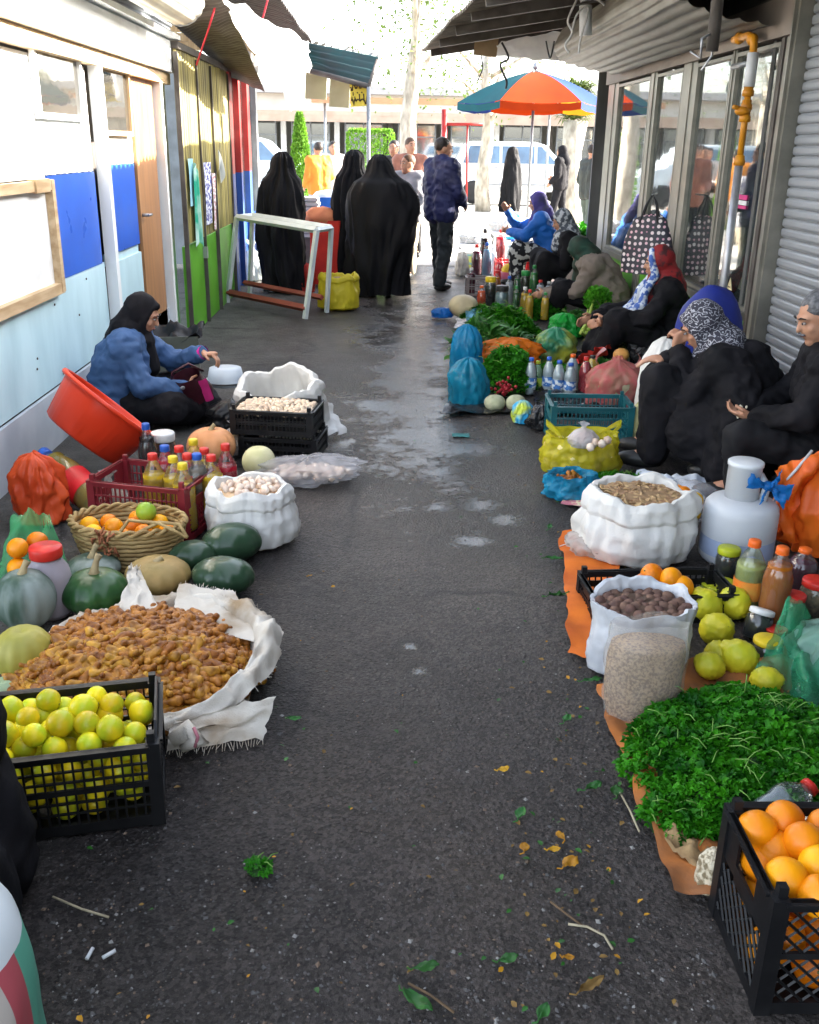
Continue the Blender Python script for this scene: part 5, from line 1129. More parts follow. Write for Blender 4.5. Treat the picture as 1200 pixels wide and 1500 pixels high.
def bag(label, c, r, mt, seed=0, name='plastic_bag', top='knot', cat='bag', lumps=.14, lump_s=2.2, rz=0.0, neck=.16, flat=.0, pleats=.05, inner=None, nk=1.0, thin=False):
    """soft filled plastic bag: lumpy body, gathered neck and a ruffle, two handles or an open top"""
    t = thing(name, label, cat, c, rz); rx_, ry_, h = r
    prof = [(.55, 0), (.86, .03), (1.0, .2), (1.0, .42), (.88, .62), (.62, .8), (neck*1.3, .93), (neck, 1.0)]
    if top == 'knot': prof += [(neck*.9, 1.04), (neck*1.6*nk, 1.12), (neck*2.6*nk, 1.20)]
    if top == 'open': prof = [(.6, 0), (.9, .03), (1.0, .25), (.98, .5), (.9, .78), (.84, .95), (.88, 1.0), (.78, .98), (.72, .75), (.6, .55)]
    if top == 'round': prof = [(.6, 0), (.9, .04), (1.0, .25), (.98, .5), (.84, .75), (.5, .93), (.2, .99), (.02, 1.0)]
    def f(u, v):
        q = v*(len(prof)-1); i = min(int(q), len(prof)-2); w_ = q-i; r_ = prof[i][0]*(1-w_)+prof[i+1][0]*w_; z = prof[i][1]*(1-w_)+prof[i+1][1]*w_
        a = 2*math.pi*u; k = 1+lumps*N(math.cos(a)*lump_s+seed, math.sin(a)*lump_s, z*lump_s)*1.5+lumps*.5*N(math.cos(a)*lump_s*3+seed, math.sin(a)*lump_s*3, z*lump_s*3)
        k += lumps*.45*(.5-1.6*abs(N(math.cos(a)*lump_s*2.2+seed+3, math.sin(a)*lump_s*2.2, z*lump_s*2.6+a*.4)))
        k += pleats*math.sin(a*11+seed+2*N(math.cos(a), math.sin(a), seed))*max(0, z-.35)*1.6
        return (rx_*r_*k*math.cos(a), ry_*r_*k*math.sin(a), max(.003, h*z*(1+.05*N(u*6, 0, seed))))
    m = MB(); m.grid(f, 84, 6*len(prof), wrap=True); m.f.append(tuple(range(83, -1, -1))); m.m.append(0); m.build('film', mt, t)
    if top == 'handles':
        for s in (-1, 1):
            m = MB(); m.grid(lambda u, v: ((s*(.45+.28*math.sin(math.pi*u)))*rx_+.0, (v-.5)*ry_*.5*(1-.35*math.sin(math.pi*u))+.01*N(u*6, v*3, seed), h*(.74+.42*u)+.0), 8, 6); m.build('handle', mt, t)
    if inner:
        m = MB(); m.ball((0, 0, h*.42), (rx_*.9, ry_*.9, h*.40), 20, 14, fn=lambda v: 1+.10*N(v.x*4+seed, v.y*4, v.z*4)); m.build('contents', inner, t)
    return t
def leaf_heap(name, label, c, rx_, ry_, h, n_, ls, mt, cat='herbs', seed=1, tri=True, stems=40, power=.5, long=0.0, rz=0.0):
    t = thing(name, label, cat, c, rz); rd = random.Random(seed); b = MB()
    for k in range(n_):
        a = rd.uniform(0, 6.283); q = rd.random()**.55; edge = 1+.22*N(math.cos(a)*2+seed, math.sin(a)*2, 0)
        x, y = rx_*q*math.cos(a)*edge, ry_*q*math.sin(a)*edge; z = h*(max(0, 1-q*q)**power)*(.78+.30*N(x*7, y*7, seed)+.1*rd.random())+.008
        z *= rd.uniform(.82, 1.06)
        o = Vector((x/rx_, y/ry_, .7)); d = (o.normalized()*.5+Vector((rd.gauss(0, .6), rd.gauss(0, .6), rd.gauss(.1, .45)))).normalized(); nn = Vector((rd.gauss(0, .5), rd.gauss(0, .5), 1)); p = Vector((x, y, z)); l = ls*rd.uniform(.6, 1.3)
        if tri:
            s_ = d.cross(nn).normalized(); w_ = .55
            for dd, ll in ((d, 1), ((d*.75+s_*.75).normalized(), .8), ((d*.75-s_*.75).normalized(), .8)): leafquad(b, p, dd, nn, l*ll, l*w_, 0, .3)
        else: leafquad(b, p, d, nn, l*(1+long), l*.42, 0, .35)
    b.build('leaves', mt, t)
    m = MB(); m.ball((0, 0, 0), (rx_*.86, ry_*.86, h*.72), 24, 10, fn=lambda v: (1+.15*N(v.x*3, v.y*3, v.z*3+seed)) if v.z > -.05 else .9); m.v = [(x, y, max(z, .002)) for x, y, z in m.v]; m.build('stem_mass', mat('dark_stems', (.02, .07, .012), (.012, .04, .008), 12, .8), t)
    m = MB()
    for k in range(stems):
        a = rd.uniform(0, 6.283); q = rd.uniform(.2, .95); p = Vector((rx_*q*math.cos(a), ry_*q*math.sin(a), h*max(.05, 1-q*q)**power+.0)); d = Vector((rd.gauss(0, 1), rd.gauss(0, 1), .2)).normalized(); m.tube([p, p+d*ls*1.4+Vector((0, 0, .008)), p+d*ls*2.6], .0016, 4)
    if stems: tag(m.build('stems', mat('pale_stems', (.16, .32, .06), None, 20, .6), t), kind='stuff')
    return t
def pumpkin(label, c, rx_, rz_, ribs_, m1, seed=0, stem=True, tilt=(0, 0, 0), depth=.06, name='pumpkin', lobes=1.0, ry_=None, stem_l=.05, cat='pumpkin'):
    t = thing(name, label, cat, c, tilt); ry_ = ry_ or rx_; m = MB(); nu, nv = 60, 24; vs, fs = [], []
    def f(u, v):
        a = 2*math.pi*u; p = -math.pi/2+math.pi*v; cr = math.cos(p); k = 1-depth*(abs(math.cos(a*ribs_/2+.3*seed)))**4*cr**.5+.03*N(math.cos(a)*2+seed, math.sin(a)*2, v*3)
        z = math.sin(p); z = z-(.18*lobes*max(0, (v-.8)/.2)**2 if v > .8 else 0); return (rx_*cr*k*math.cos(a), ry_*cr*k*math.sin(a), rz_*z+rz_)
    m.grid(f, nu, nv, wrap=True); m.build('rind', m1, t)
    if stem:
        zt = rz_*(2-.18*lobes); s = MB(); l = stem_l; s.tube([(0, 0, zt-.015), (.004, 0, zt+l*.25), (.012, .004, zt+l*.7), (.022, .008, zt+l)], [.028, .014, .010, .013], 9); s.build('stalk', STEMB, t)
    return t
def ground_cloth(name, label, poly, mt, cat='cloth', seed=0, amp=.012, z=.006, n=26, parent=None):
    """crumpled sheet lying on the ground between four corners (near-left, near-right, far-left, far-right)"""
    a, b_, cc, d = map(Vector, poly)
    def f(u, v):
        p = (a*(1-u)+b_*u)*(1-v)+(cc*(1-u)+d*u)*v; e = min(u, 1-u, v, 1-v); w_ = .025*(1-min(1, e*6))
        x, y = p.x+w_*N(p.x*9, p.y*9, seed), p.y+w_*N(p.x*9, p.y*9, seed+4)
        fold = abs(N(x*5, y*5, seed))**.8*amp*2.2+amp*.8*N(x*14, y*14, seed+2)
        return (x, y, z+gz(x, y)+max(0, fold+.002))
    m = MB(); m.grid(f, n, n); o = m.build(name, mt); return tag(o, label, cat)
def scatter(name, me_list, label, cat, group, pts, rd, s0=.85, s1=1.15, rots=None):
    out = []
    for k, p in enumerate(pts):
        o = link(name, me_list[k % len(me_list)], None, p, rot3(rd) if rots is None else rots(rd), rd.uniform(s0, s1)); tag(o, label if isinstance(label, str) else label[k % len(label)], cat, group); out.append(o)
    return out
def pack(rd, n_, rx_, ry_, r, z0, heap=.0, tries=60, rect=False, layers=1):
    """non-overlapping spots in an ellipse or rectangle"""
    out = []
    for k in range(n_*tries):
        if len(out) >= n_: break
        x, y = rd.uniform(-1, 1), rd.uniform(-1, 1)
        if not rect and x*x+y*y > 1: continue
        z = z0+heap*(1-(x*x+y*y)*.5)
        p = Vector((x*rx_, y*ry_, z))
        if all((p-q).length > r*1.82 for q in out): out.append(p)
    return out
# ------------------------------------------------------------------ goods, left side
rd = random.Random(11)
# crate of sweet lemons, near left
fr_ = G(245, 1205); RZ = R(12)
lc = fr_+Vector((math.cos(RZ)*-.245-math.sin(RZ)*.155, math.sin(RZ)*-.245+math.cos(RZ)*.155, .0))
crate('crate', 'black latticed plastic crate full of yellow lemons at the front left', lc, RZ, .47, .30, .225, BLKPL, .015, 6, tall_end=.035)
lem = [fruit_mesh('lemon', LEMM, .031, .97, .10, 0, s) for s in range(3)]
Ml = T(lc, (0, 0, RZ))
spots = []
for layer, z in enumerate((.045, .095, .145, .19)):
    pk = pack(rd, 46, .200, .115, .032, z, .0 if layer < 3 else .02, rect=True)
    spots += [q+Vector((0, 0, rd.uniform(-.006, .006))) for q in pk]
spots += [q for q in pack(rd, 16, .15, .08, .033, .232, .012, rect=True)]
scatter('lemon', lem, 'yellow green sweet lemon heaped in the black crate at the front left', 'lemon', 'lemons in the black crate', [Ml @ p for p in spots], rd, .82, 1.14)
# ginger heap on a woven sack
GING = mat('ginger_skin', (.45, .195, .020), (.17, .058, .006), 34, .44, .6, 90, rand=.25, dist=.004, lo=.36, hi=.64)
gm = []
for s in range(7):
    r2 = random.Random(s+40); F = Fig(); p = V(0, 0, 0); d = V(1, 0, 0)
    for k in range(4):
        q = p+d*r2.uniform(.009, .014); F.cap(p, q, r2.uniform(.009, .0135), r2.uniform(.0065, .0125), 10)
        if r2.random() < .95:
            e = (V(r2.uniform(-.4, .6), r2.choice((-1, 1)), r2.uniform(-.5, .5))).normalized(); F.cap(q, q+e*r2.uniform(.012, .02), .0085, .0075, 8); F.ball(q+e*.02, .0085, 8, 6)
        p = q; d = (d+V(0, r2.uniform(-.6, .6), r2.uniform(-.3, .3))).normalized()
    o = F.fuse('ginger_root', GING, None, .0034, 1); me = o.data; bpy.data.objects.remove(o)
    md = sum((v.co for v in me.vertices), Vector())/len(me.vertices)
    for v in me.vertices: v.co = (v.co-md)*1.22
    gm.append(me)
gc = G(212, 990)+Vector((-.02, -.01, 0)); GX, GY, GH = .37, .345, .125
def heap_z(x, y):
    q = (x/GX)**2+(y/GY)**2; return GH*max(0, 1-q)**.75+.02
b = MB(); b.grid(lambda u, v: (gc.x+GX*.97*v*math.cos(6.283*u), gc.y+GY*.97*v*math.sin(6.283*u), heap_z(GX*.97*v*math.cos(6.283*u), GY*.97*v*math.sin(6.283*u))-.022), 40, 14, wrap=True)
rdg = random.Random(5); pts = []
for k in range(60000):
    x, y = rdg.uniform(-1, 1)*GX, rdg.uniform(-1, 1)*GY
    if (x/GX)**2+(y/GY)**2 > .98: continue
    if all((x-a)**2+(y-c_)**2 > .0215**2 for a, c_ in pts): pts.append((x, y))
    if len(pts) > 1000: break
pts.sort(key=lambda p: (p[0]*.0+gc.x)**2+(p[1]+gc.y)**2)
near, restp = pts[:300], pts[300:]
rr2 = lambda r: (r.uniform(-.5, .5), r.uniform(-.5, .5), r.uniform(0, 6.28))
scatter('ginger_root', gm, 'knobbly brown ginger root in the heap on the white woven sack', 'ginger root', 'ginger roots heaped on the sack', [(gc.x+x, gc.y+y, heap_z(x, y)+rdg.uniform(-.004, .012)) for x, y in near], rdg, .8, 1.25, rr2)
mm = MB(); mm.v, mm.f, mm.m = b.v, b.f, b.m
base_n = len(restp)
for k, (x, y) in enumerate(restp+[(rdg.uniform(-.8, .8)*GX*.8, rdg.uniform(-.8, .8)*GY*.8) for _ in range(260)]):
    me = gm[k % 7]; M_ = T((gc.x+x, gc.y+y, heap_z(x, y)-(0 if k < base_n else .012)+rdg.uniform(-.004, .01)), rr2(rdg), rdg.uniform(.8, 1.25))
    mm.add([v.co for v in me.vertices], [tuple(p.vertices) for p in me.polygons], 0, M_)
tag(mm.build('ginger_heap', GING), 'rest of the brown ginger roots at the back and bottom of the heap', 'ginger heap', kind='stuff')
SACKD = mat('soiled_woven_sack', (.60, .56, .49), (.30, .21, .12), 5.5, .7, .7, 220, transl=.15, dist=.003, lo=.34, hi=.56)
gs = thing('sack', 'soiled white woven sack spread open under the ginger heap', 'sack', gc)
def f(u, v):
    a = 2*math.pi*u; side = .5+.5*math.cos(a-R(5)); back = max(0, math.sin(a)); front = max(0, -math.sin(a))
    rise = (.145*side**.8*(1-.62*front)*(1-.35*back)+.02*back)
    ro = 1.0+(.04+.14*v*side)+.06*N(math.cos(a)*3, math.sin(a)*3, 2)*v+.02*N(math.cos(a)*9, math.sin(a)*9, v*4)
    prof = math.sin(min(1, v*1.25)*math.pi*.62)/math.sin(math.pi*.5)
    z = .006+rise*(prof if v < .8 else prof*(1-.35*(v-.8)/.2))*(1+.25*N(math.cos(a)*4, math.sin(a)*4, 7))+.008*N(a*3, v*6, 3)
    cr = (1-2*abs(N(math.cos(a)*5+v*1.5, math.sin(a)*5, v*2.5+3)))*.028+(1-2*abs(N(math.cos(a)*11, math.sin(a)*11+v*3, v*5)))*.012; z += cr*min(1, v*2)*.7; ro += cr*1.2*v
    if v < .05: z = .008
    return (GX*(.93+(ro-.93)*min(1, v*1.1))*math.cos(a), GY*(.93+(ro-.93)*min(1, v*1.1))*math.sin(a), max(.006, z))
b = MB(); b.grid(f, 170, 26, wrap=True); b.build('rim', SACKD, gs)
k = MB()
for i in range(150):
    a = rd.gauss(1.25, .35) if i % 2 else rd.gauss(-.9, .4); u = (a/(2*math.pi)) % 1; p = Vector(f(u, 1.0)); k.tube([p, p+Vector((math.cos(a)*.006+rd.gauss(0, .005), math.sin(a)*.006+rd.gauss(0, .005), rd.uniform(.004, .018) if i % 2 else rd.gauss(0, .004)))], .0009, 4)
k.build('fringe', SACKD, gs)
b = MB(); b.grid(lambda u, v: ((u-.5)*2*GX*.98, (v-.5)*2*GY*.98, .005+.002*N(u*9, v*9, 0)), 10, 10); b.build('bottom', SACKD, gs)
def cornerflap(pts, seed):
    a_, b2, c2, d2 = [Vector(p)-gc for p in pts]
    m = MB(); m.grid(lambda u, v: ((a_*(1-u)+b2*u)*(1-v)+(c2*(1-u)+d2*u)*v)+Vector((.02*N(u*4, v*4, seed), .02*N(u*4, v*4, seed+3), .02*abs(N(u*5, v*5, seed+7)))), 14, 14)
    o = m.build('flap', SACKD, gs)
    k = MB()
    for i in range(34):
        t = i/33; p = c2*(1-t)+d2*t; dd = (c2-a_).normalized()*.018+Vector((rd.gauss(0, .006), rd.gauss(0, .004), rd.gauss(0, .006))); k.tube([p-dd*.3, p+dd*rd.uniform(.4, 1.1)], .0012, 4)
    k.build('fringe', SACKD, o)
cornerflap((G(172, 900, .12), G(232, 892, .12), PY(190, 832, gc.y+.42), PY(206, 838, gc.y+.44)), 1)
cornerflap((G(250, 905, .10), G(385, 945, .10), PY(262, 856, gc.y+.42), PY(345, 868, gc.y+.42)), 5)
cornerflap((G(250, 1062, .06), G(405, 1020, .10), G(245, 1100, .01), G(385, 1085, .015)), 8)
b = MB(); b.tube([Vector(p)-gc for p in (G(252, 1085, .05), G(275, 1070, .075), G(292, 1085, .06), G(268, 1096, .03))], [.02, .03, .028, .012], 10); b.tube([Vector(p)-gc for p in (G(284, 1066, .1), G(290, 1080, .085), G(286, 1094, .055))], .005, 6, 1); b.build('twist', [SACKD, mat('pink_thread', (.55, .2, .25))], gs)
# pumpkins and squashes
PG = mat('grey_green_rind', (.20, .24, .22), (.05, .085, .06), 9, .5, .3, 40, lo=.42, hi=.6, stretch=(1, 1, .3))
PGR = mat('deep_green_rind', (.030, .095, .022), (.014, .05, .016), 7, .32, .2, 40)
PDK = mat('dark_squash_rind', (.020, .050, .024), (.05, .085, .05), 6, .3, .2, 40, lo=.3, hi=.5, coat=.2, stretch=(1, 1, .35))
PBR = mat('tan_rind', (.33, .21, .07), (.22, .16, .05), 8, .55, .4, 50)
POL = mat('olive_yellow_rind', (.40, .34, .06), (.28, .26, .05), 8, .5, .3, 40)
POR = mat('pale_orange_rind', (.62, .30, .14), (.52, .22, .08), 8, .5, .2, 40); PCR = mat('cream_rind', (.66, .62, .40), (.52, .50, .26), 9, .5, .2, 40)
def pk(x0, x1, yb, yt, m1, label, ribs_=12, tilt=(0, 0, 0), stem=True, seed=0, depth=.06, asp=None, **kw):
    c, r, h = fit(x0, x1, yb, yt, 1.0, .0); hz = asp*r if asp else h*.52; return pumpkin(label, (c.x, c.y, 0), r, hz, ribs_, m1, seed, stem, tilt, depth, **kw)
pk(-18, 72, 940, 838, PG, 'tall grey green streaked gourd at the left edge beside the white jug', 14, (0, 0, .3), seed=1, depth=.05, stem_l=.045, name='gourd', cat='gourd')
pk(78, 180, 918, 838, PGR, 'deep green pumpkin with a long pale stalk right of the white jug', 12, seed=2, stem_l=.07)
pk(85, 168, 868, 815, PG, 'mottled olive pumpkin behind the deep green one', 12, seed=3, stem_l=.05)
pk(172, 272, 888, 820, PBR, 'tan brown pumpkin in front of the wicker basket', 14, seed=4, stem_l=.012)
def sq(x0, x1, yb, yt, label, rz, seed):
    c, r, h = fit(x0, x1, yb, yt, .8, 0); pumpkin(label, (c.x, c.y, 0), r*1.02, h*.5, 10, PDK, seed, False, (0, 0, rz), .04, 'squash', .4, r*.8, cat='squash')
sq(290, 380, 836, 768, 'large dark green squash nearest the white garlic sack', .4, 1); sq(243, 315, 846, 793, 'small dark green squash between the basket and the larger squashes', .2, 2); sq(275, 370, 884, 818, 'dark green squash behind the upper corner of the ginger sack', -.2, 3)
pk(-20, 70, 1016, 922, POL, 'olive yellow pumpkin at the left edge behind the lemon crate', 12, seed=6, stem=False)
pk(-25, 24, 1040, 996, mat('pale_green_rind', (.32, .42, .24), None, 8, .5), 'pale green squash partly cut by the left edge', 10, seed=7, stem=False, name='squash', cat='squash')
pk(268, 342, 690, 628, POR, 'pale orange pumpkin behind the juice bottles', 12, seed=8, stem_l=.03)
pk(352, 402, 706, 655, PCR, 'round cream coloured melon beside the black crates', 10, seed=9, stem=False, depth=.02, name='melon', cat='melon')
# white jug with red lid
c, r, h = fit(36, 100, 912, 795, 1, .4)
jg = thing('jug', 'milky plastic jug with a flat red lid among the pumpkins', 'jug', (c.x, c.y, 0))
b = MB(); b.lathe([(r*.85, 0), (r, .02), (r, h*.55), (r*.92, h*.68), (r*.66, h*.80), (r*.62, h*.86)], 24); b.build('body', mat('milky_plastic', (.50, .46, .50), (.40, .36, .40), 4, .35, transl=.3), jg)
b = MB(); b.lathe([(r*.72, h*.85), (r*.74, h*.86), (r*.74, h*.98), (r*.70, h)], 24); b.build('lid', CAPM['red'], jg)
# green plastic bag of oranges at the left edge
c, r, h = fit(-5, 108, 868, 752, .7, .4)
GRF = film('green_film', (.10, .55, .22), .6)
o = sheet('plastic_bag', GRF, (G(-10, 860, .02), G(112, 858, .02), PY(20, 752, c.y+.12), PY(72, 752, c.y+.12)), 20, 16, seed=3, amp=.07); tag(o, 'green translucent plastic bag of oranges leaning against the orange cloth', 'bag')
o2 = sheet('plastic_bag', GRF, (G(-12, 880, .02), G(40, 884, .02), G(-12, 850, .08), G(38, 846, .09)), 14, 10, seed=8, amp=.04); tag(o2, 'loose end of a bright green plastic bag behind the grey green gourd', 'bag')
orm = [fruit_mesh('orange', ORG, .04, .94, 0, 0, s) for s in range(3)]; orym = [fruit_mesh('orange', ORY, .04, .94, 0, 0, s+5) for s in range(2)]
for (px, py, lab) in ((26, 803, 'leftmost upper orange in the green plastic bag'), (55, 793, 'right upper orange in the green plastic bag'), (26, 832, 'lowest orange in the green plastic bag'), (60, 826, 'orange in the green bag just behind the red lid')):
    o = link('orange', orm[0], None, G(px, py, .17 if py < 810 else .10), rot3(rd), .95); tag(o, lab, 'orange')
for px, py in ((30, 850), (62, 850)):
    pass
# wicker basket with oranges
c, r, h = fit(96, 264, 842, 762, .62, .7)
WICK = mat('wicker', (.42, .30, .13), (.24, .15, .055), 14, .7, .5, 60, stretch=(1, 1, 3))
bk = thing('basket', 'oval coiled wicker basket of oranges with a bound rim', 'basket', (c.x, c.y, 0), R(-8)); rx_, ry_, bh = r, r*.70, .155
b = MB()
for k in range(9):
    z = .012+bh*k/8.5; q = .78+.22*(k/8)**.7; n_ = 56
    vs = [(rx_*q*math.cos(6.283*i/n_), ry_*q*math.sin(6.283*i/n_), z) for i in range(n_+1)]; b.tube(vs, [.0105*(1+.25*math.sin(i*2.4+k)) for i in range(n_+1)], 6, caps=False)
b.build('coiled_wall', WICK, bk)
for s in (0, 1):
    b = MB(); n_ = 90; b.tube([((rx_*1.01+.009*math.cos(i*.9+s*3.14))*math.cos(6.283*i/n_), (ry_*1.01+.009*math.cos(i*.9+s*3.14))*math.sin(6.283*i/n_), bh+.018+.009*math.sin(i*.9+s*3.14)) for i in range(n_+1)], .008, 6, caps=False); b.build('braided_rim', WICK, bk)
b = MB(); b.lathe([(rx_*.75, 0), (rx_*.78, .012)], 30, fn=lambda t_, i, a, z: (a, z)); b.v = [(x, y*ry_/rx_, z) for x, y, z in b.v]; b.build('bottom', WICK, bk)
b = MB(); r3 = random.Random(3)
for k in range(26): a = R(-100)+r3.gauss(0, .10); z = r3.uniform(.01, bh+.03); b.tube([(rx_*1.03*math.cos(a), ry_*1.03*math.sin(a)-.004, z), (rx_*1.05*math.cos(a+.03), ry_*1.05*math.sin(a+.03)-.012, z+r3.uniform(-.03, .03)), (rx_*1.03*math.cos(a+.07), ry_*1.03*math.sin(a+.07)-.004, z+r3.uniform(-.03, .03))], .005, 5)
b.build('binding', mat('reddish_twine', (.36, .13, .06), (.25, .09, .04), 30, .8), bk)
for s in (-1, 1):
    b = MB(); b.tube([(s*.02+.03, -ry_*.95, bh), (s*.06+.10, -ry_*.55, bh+.05), (s*.04+.20, -ry_*.6, bh+.05), (.28, -ry_*.78, bh+.01)], .007, 6); b.build('handle', WICK, bk)
Mb = bk.matrix_basis
pts = pack(rd, 20, rx_*.78, ry_*.70, .04, bh-.03, .02); 
for k, p in enumerate(pts):
    me = orm[k % 3] if k % 3 else orym[k % 2]
    o = link('orange', me, None, Mb @ p, rot3(rd), rd.uniform(.85, 1.0)); tag(o, 'orange heaped in the wicker basket', 'orange', 'oranges in the wicker basket')
o = link('lime', fruit_mesh('lime', LIMEM, .04, .95, .03), None, Mb @ Vector((.06, .04, bh+.04)), (0, .5, 0), 1.0); tag(o, 'single green lime on top of the oranges in the wicker basket', 'lime')
# orange bag and big bottle against the wall
ORB = mat('orange_bag_film', (.72, .10, .025), (.58, .06, .015), 7, .38, .6, 16, transl=.2, dist=.01)
c, r, h = fit(20, 98, 775, 655, .5, .2)
bag('crumpled orange plastic bag standing against the left wall', (c.x-.02, c.y+.02, 0), (r*1.0, r*.7, h*.92), ORB, 4, top='round', lumps=.30, lump_s=2.4, pleats=.14)
BLAB = mat('red_print', (.60, .015, .02), None, 8, .4)
pb0, pb1 = G(150, 742, .06), PY(48, 650, G(80, 735).y+.12)
ax = (pb1-pb0); bt = bottle('large bottle of olive green oil with a red label leaning behind the orange bag', pb0, .47, .075, liquid('olive', (.34, .26, .03)), 'blue', .8, BLAB, ax.to_track_quat('Z', 'Y').to_euler())
script(bt, WPLAST, .09, .07, 5, 4, 1).matrix_basis = T((.0, -.0775, .165), (0, 0, 0))
c, r, h = fit(130, 188, 765, 700, .6, .2); bag('clear crumpled bag between the red tub and the basket', (c.x, c.y, 0), (r, r*.7, h), film('smoky_film', (.6, .58, .54), .5), 3, top='knot', lumps=.2, inner=mat('brown_shells', (.4, .25, .12), (.25, .14, .06), 40, .7))
# red ribbed tub
tc_ = G(140, 745)+Vector((.0, .36, 0)); Yt = 4.78
p0 = Vector((-1.40, 4.52, .28)); axd = Vector((.61, .31, .73)).normalized()
tb = thing('tub', 'large red ribbed plastic tub tipped on its side by the seated woman', 'tub', p0-axd*.10, axd.to_track_quat('Z', 'Y').to_euler())
REDT = mat('red_tub_plastic', (.72, .055, .018), (.62, .04, .012), 3, .35, .05, 20, transl=.12)
b = MB(); n_ = 180; tr = .255
fnr = lambda t_, i, a, z: (a*(1+(.012 if int(t_*30/6.283) % 3 == 0 else -.004)*(0 < z < .19)), z)
b.lathe([(.01, 0), (tr*.74, 0), (tr*.80, .012), (tr*.96, .20), (tr*.97, .215)], n_, fn=fnr, close=False); b.lathe([(tr*.96, .215), (tr*.93, .20), (tr*.76, .018), (.01, .014)], n_, close=False); b.build('shell', REDT, tb)
b = MB(); b.lathe([(tr*.96, .205), (tr*1.04, .205), (tr*1.06, .215), (tr*1.04, .226), (tr*.96, .226), (tr*.95, .215)], n_, close=False); b.build('rim', REDT, tb)
# maroon crate with bottles
fc = G(272, 796); RZ = R(-14)
mc = fc+Vector((-math.cos(RZ)*.20-math.sin(RZ)*.14, -math.sin(RZ)*.20+math.cos(RZ)*.14, 0))
crate('crate', 'maroon plastic crate holding the juice bottles', mc, RZ, .42, .30, .24, MAROON, .014, 5)
YL = liquid('yellow', (.72, .48, .02)); RL = liquid('red', (.52, .012, .03)); GL = liquid('greyish', (.26, .22, .17)); DKL = liquid('dark', (.02, .012, .012)); CLR = liquid('water', (.55, .6, .66))
for (px, py, lq, cp, lab) in ((223, 664, YL, 'red', 'yellow juice bottle with a red cap at the left end of the maroon crate'), (241, 652, RL, 'blue', 'reddish bottle with a blue cap in the maroon crate'), (253, 668, YL, 'yellow', 'yellow juice bottle with a yellow cap left in the maroon crate'),
        (267, 678, YL, 'yellow', 'yellow juice bottle with a yellow cap at the front of the maroon crate'), (288, 664, GL, 'blue', 'grey brown bottle with a blue cap in the maroon crate'), (262, 653, RL, 'red', 'red bottle with a red cap at the back of the maroon crate'), (283, 643, YL, 'yellow', 'yellow capped bottle furthest back in the maroon crate'),
        (274, 664, RL, 'red', 'short red capped bottle between the yellow bottles'), (299, 656, YL, 'red', 'yellow juice bottle with a red cap at the back right of the crate'), (309, 666, YL, 'red', 'yellow juice bottle with a red cap at the front right of the crate'), (330, 650, RL, 'red', 'tall bottle of red juice right of the maroon crate')):
    p = G(px, py, .325); p.z = .03 if px < 320 else 0.0
    bottle(lab, p, .295 if px < 320 else .325, .050, lq, cp, .70 if cp != 'blue' else .78)
p = G(213, 620, .33); bottle('dark soda bottle with a blue cap beside the seated woman', (p.x, p.y, 0), .33, .045, DKL, 'blue', .8)
p = G(238, 633, .24); jar('brown jar with a flat white lid behind the juice bottles', (p.x, p.y, 0), .24, .062, mat('brown_preserve', (.10, .035, .015), None, 12, .4), 'white')
# white sack with garlic cloves
GARL = mat('garlic_skin', (.72, .62, .52), (.55, .38, .28), 20, .6, .2, 60, rand=.1)
c, r, h = fit(291, 434, 812, 700, .85, .55)
ws = open_sack('white sack with a rolled rim full of dry garlic and onion skins', (c.x, c.y, 0), r*.93, r*.86, h*1.02, CLOTHW, h*.9, 3, roll=.30, content=mat('onion_skins', (.62, .46, .30), (.45, .28, .15), 24, .7))
def cloves(name, n_): 
    b = MB(); b.ball((0, 0, 0), (.016, .012, .022), 10, 8, fn=lambda v: 1-.35*max(0, v.z)); return b.mesh(name, GARL, True)
clv = cloves('garlic_clove', 1)
def pieces(name, me, cx, cy, z, rx_, ry_, n_, label, cat, group, seed, s0=.8, s1=1.2, heap=.02, r=.016, rots=None, tries=40):
    r4 = random.Random(seed); P_ = pack(r4, n_, rx_, ry_, r*.75, z, heap, tries); return scatter(name, me if isinstance(me, list) else [me], label, cat, group, [Vector((cx, cy, 0))+p for p in P_], r4, s0, s1, rots)
pieces('garlic_clove', clv, c.x, c.y, h*.90+.008, r*.60, r*.50, 60, 'pale garlic clove lying in the white sack with the rolled rim', 'garlic clove', 'garlic cloves in the white sack', 5, r=.020)
# clear flat bag of garlic
c = G(460, 712); 
bag('clear plastic bag of garlic lying flat on the asphalt', (c.x-.02, c.y+.10, 0), (.25, .15, .12), film('clear_film', (.70, .70, .74), .40, .16), 6, top='round', lumps=.3, lump_s=2.0, rz=R(12), inner=None)
gbm = MB(); gbm.ball((0, 0, 0), (.024, .024, .02), 12, 8, fn=lambda v: 1+.06*math.cos(6*math.atan2(v.y, v.x))+.6*max(0, v.z-.85)); gb = gbm.mesh('garlic_bulb', GARL, True)
pieces('garlic_bulb', gb, c.x-.03, c.y+.09, .03, .20, .10, 44, 'white garlic bulb inside the clear flat bag on the asphalt', 'garlic', 'garlic bulbs in the clear bag', 8, .7, .95, r=.02)
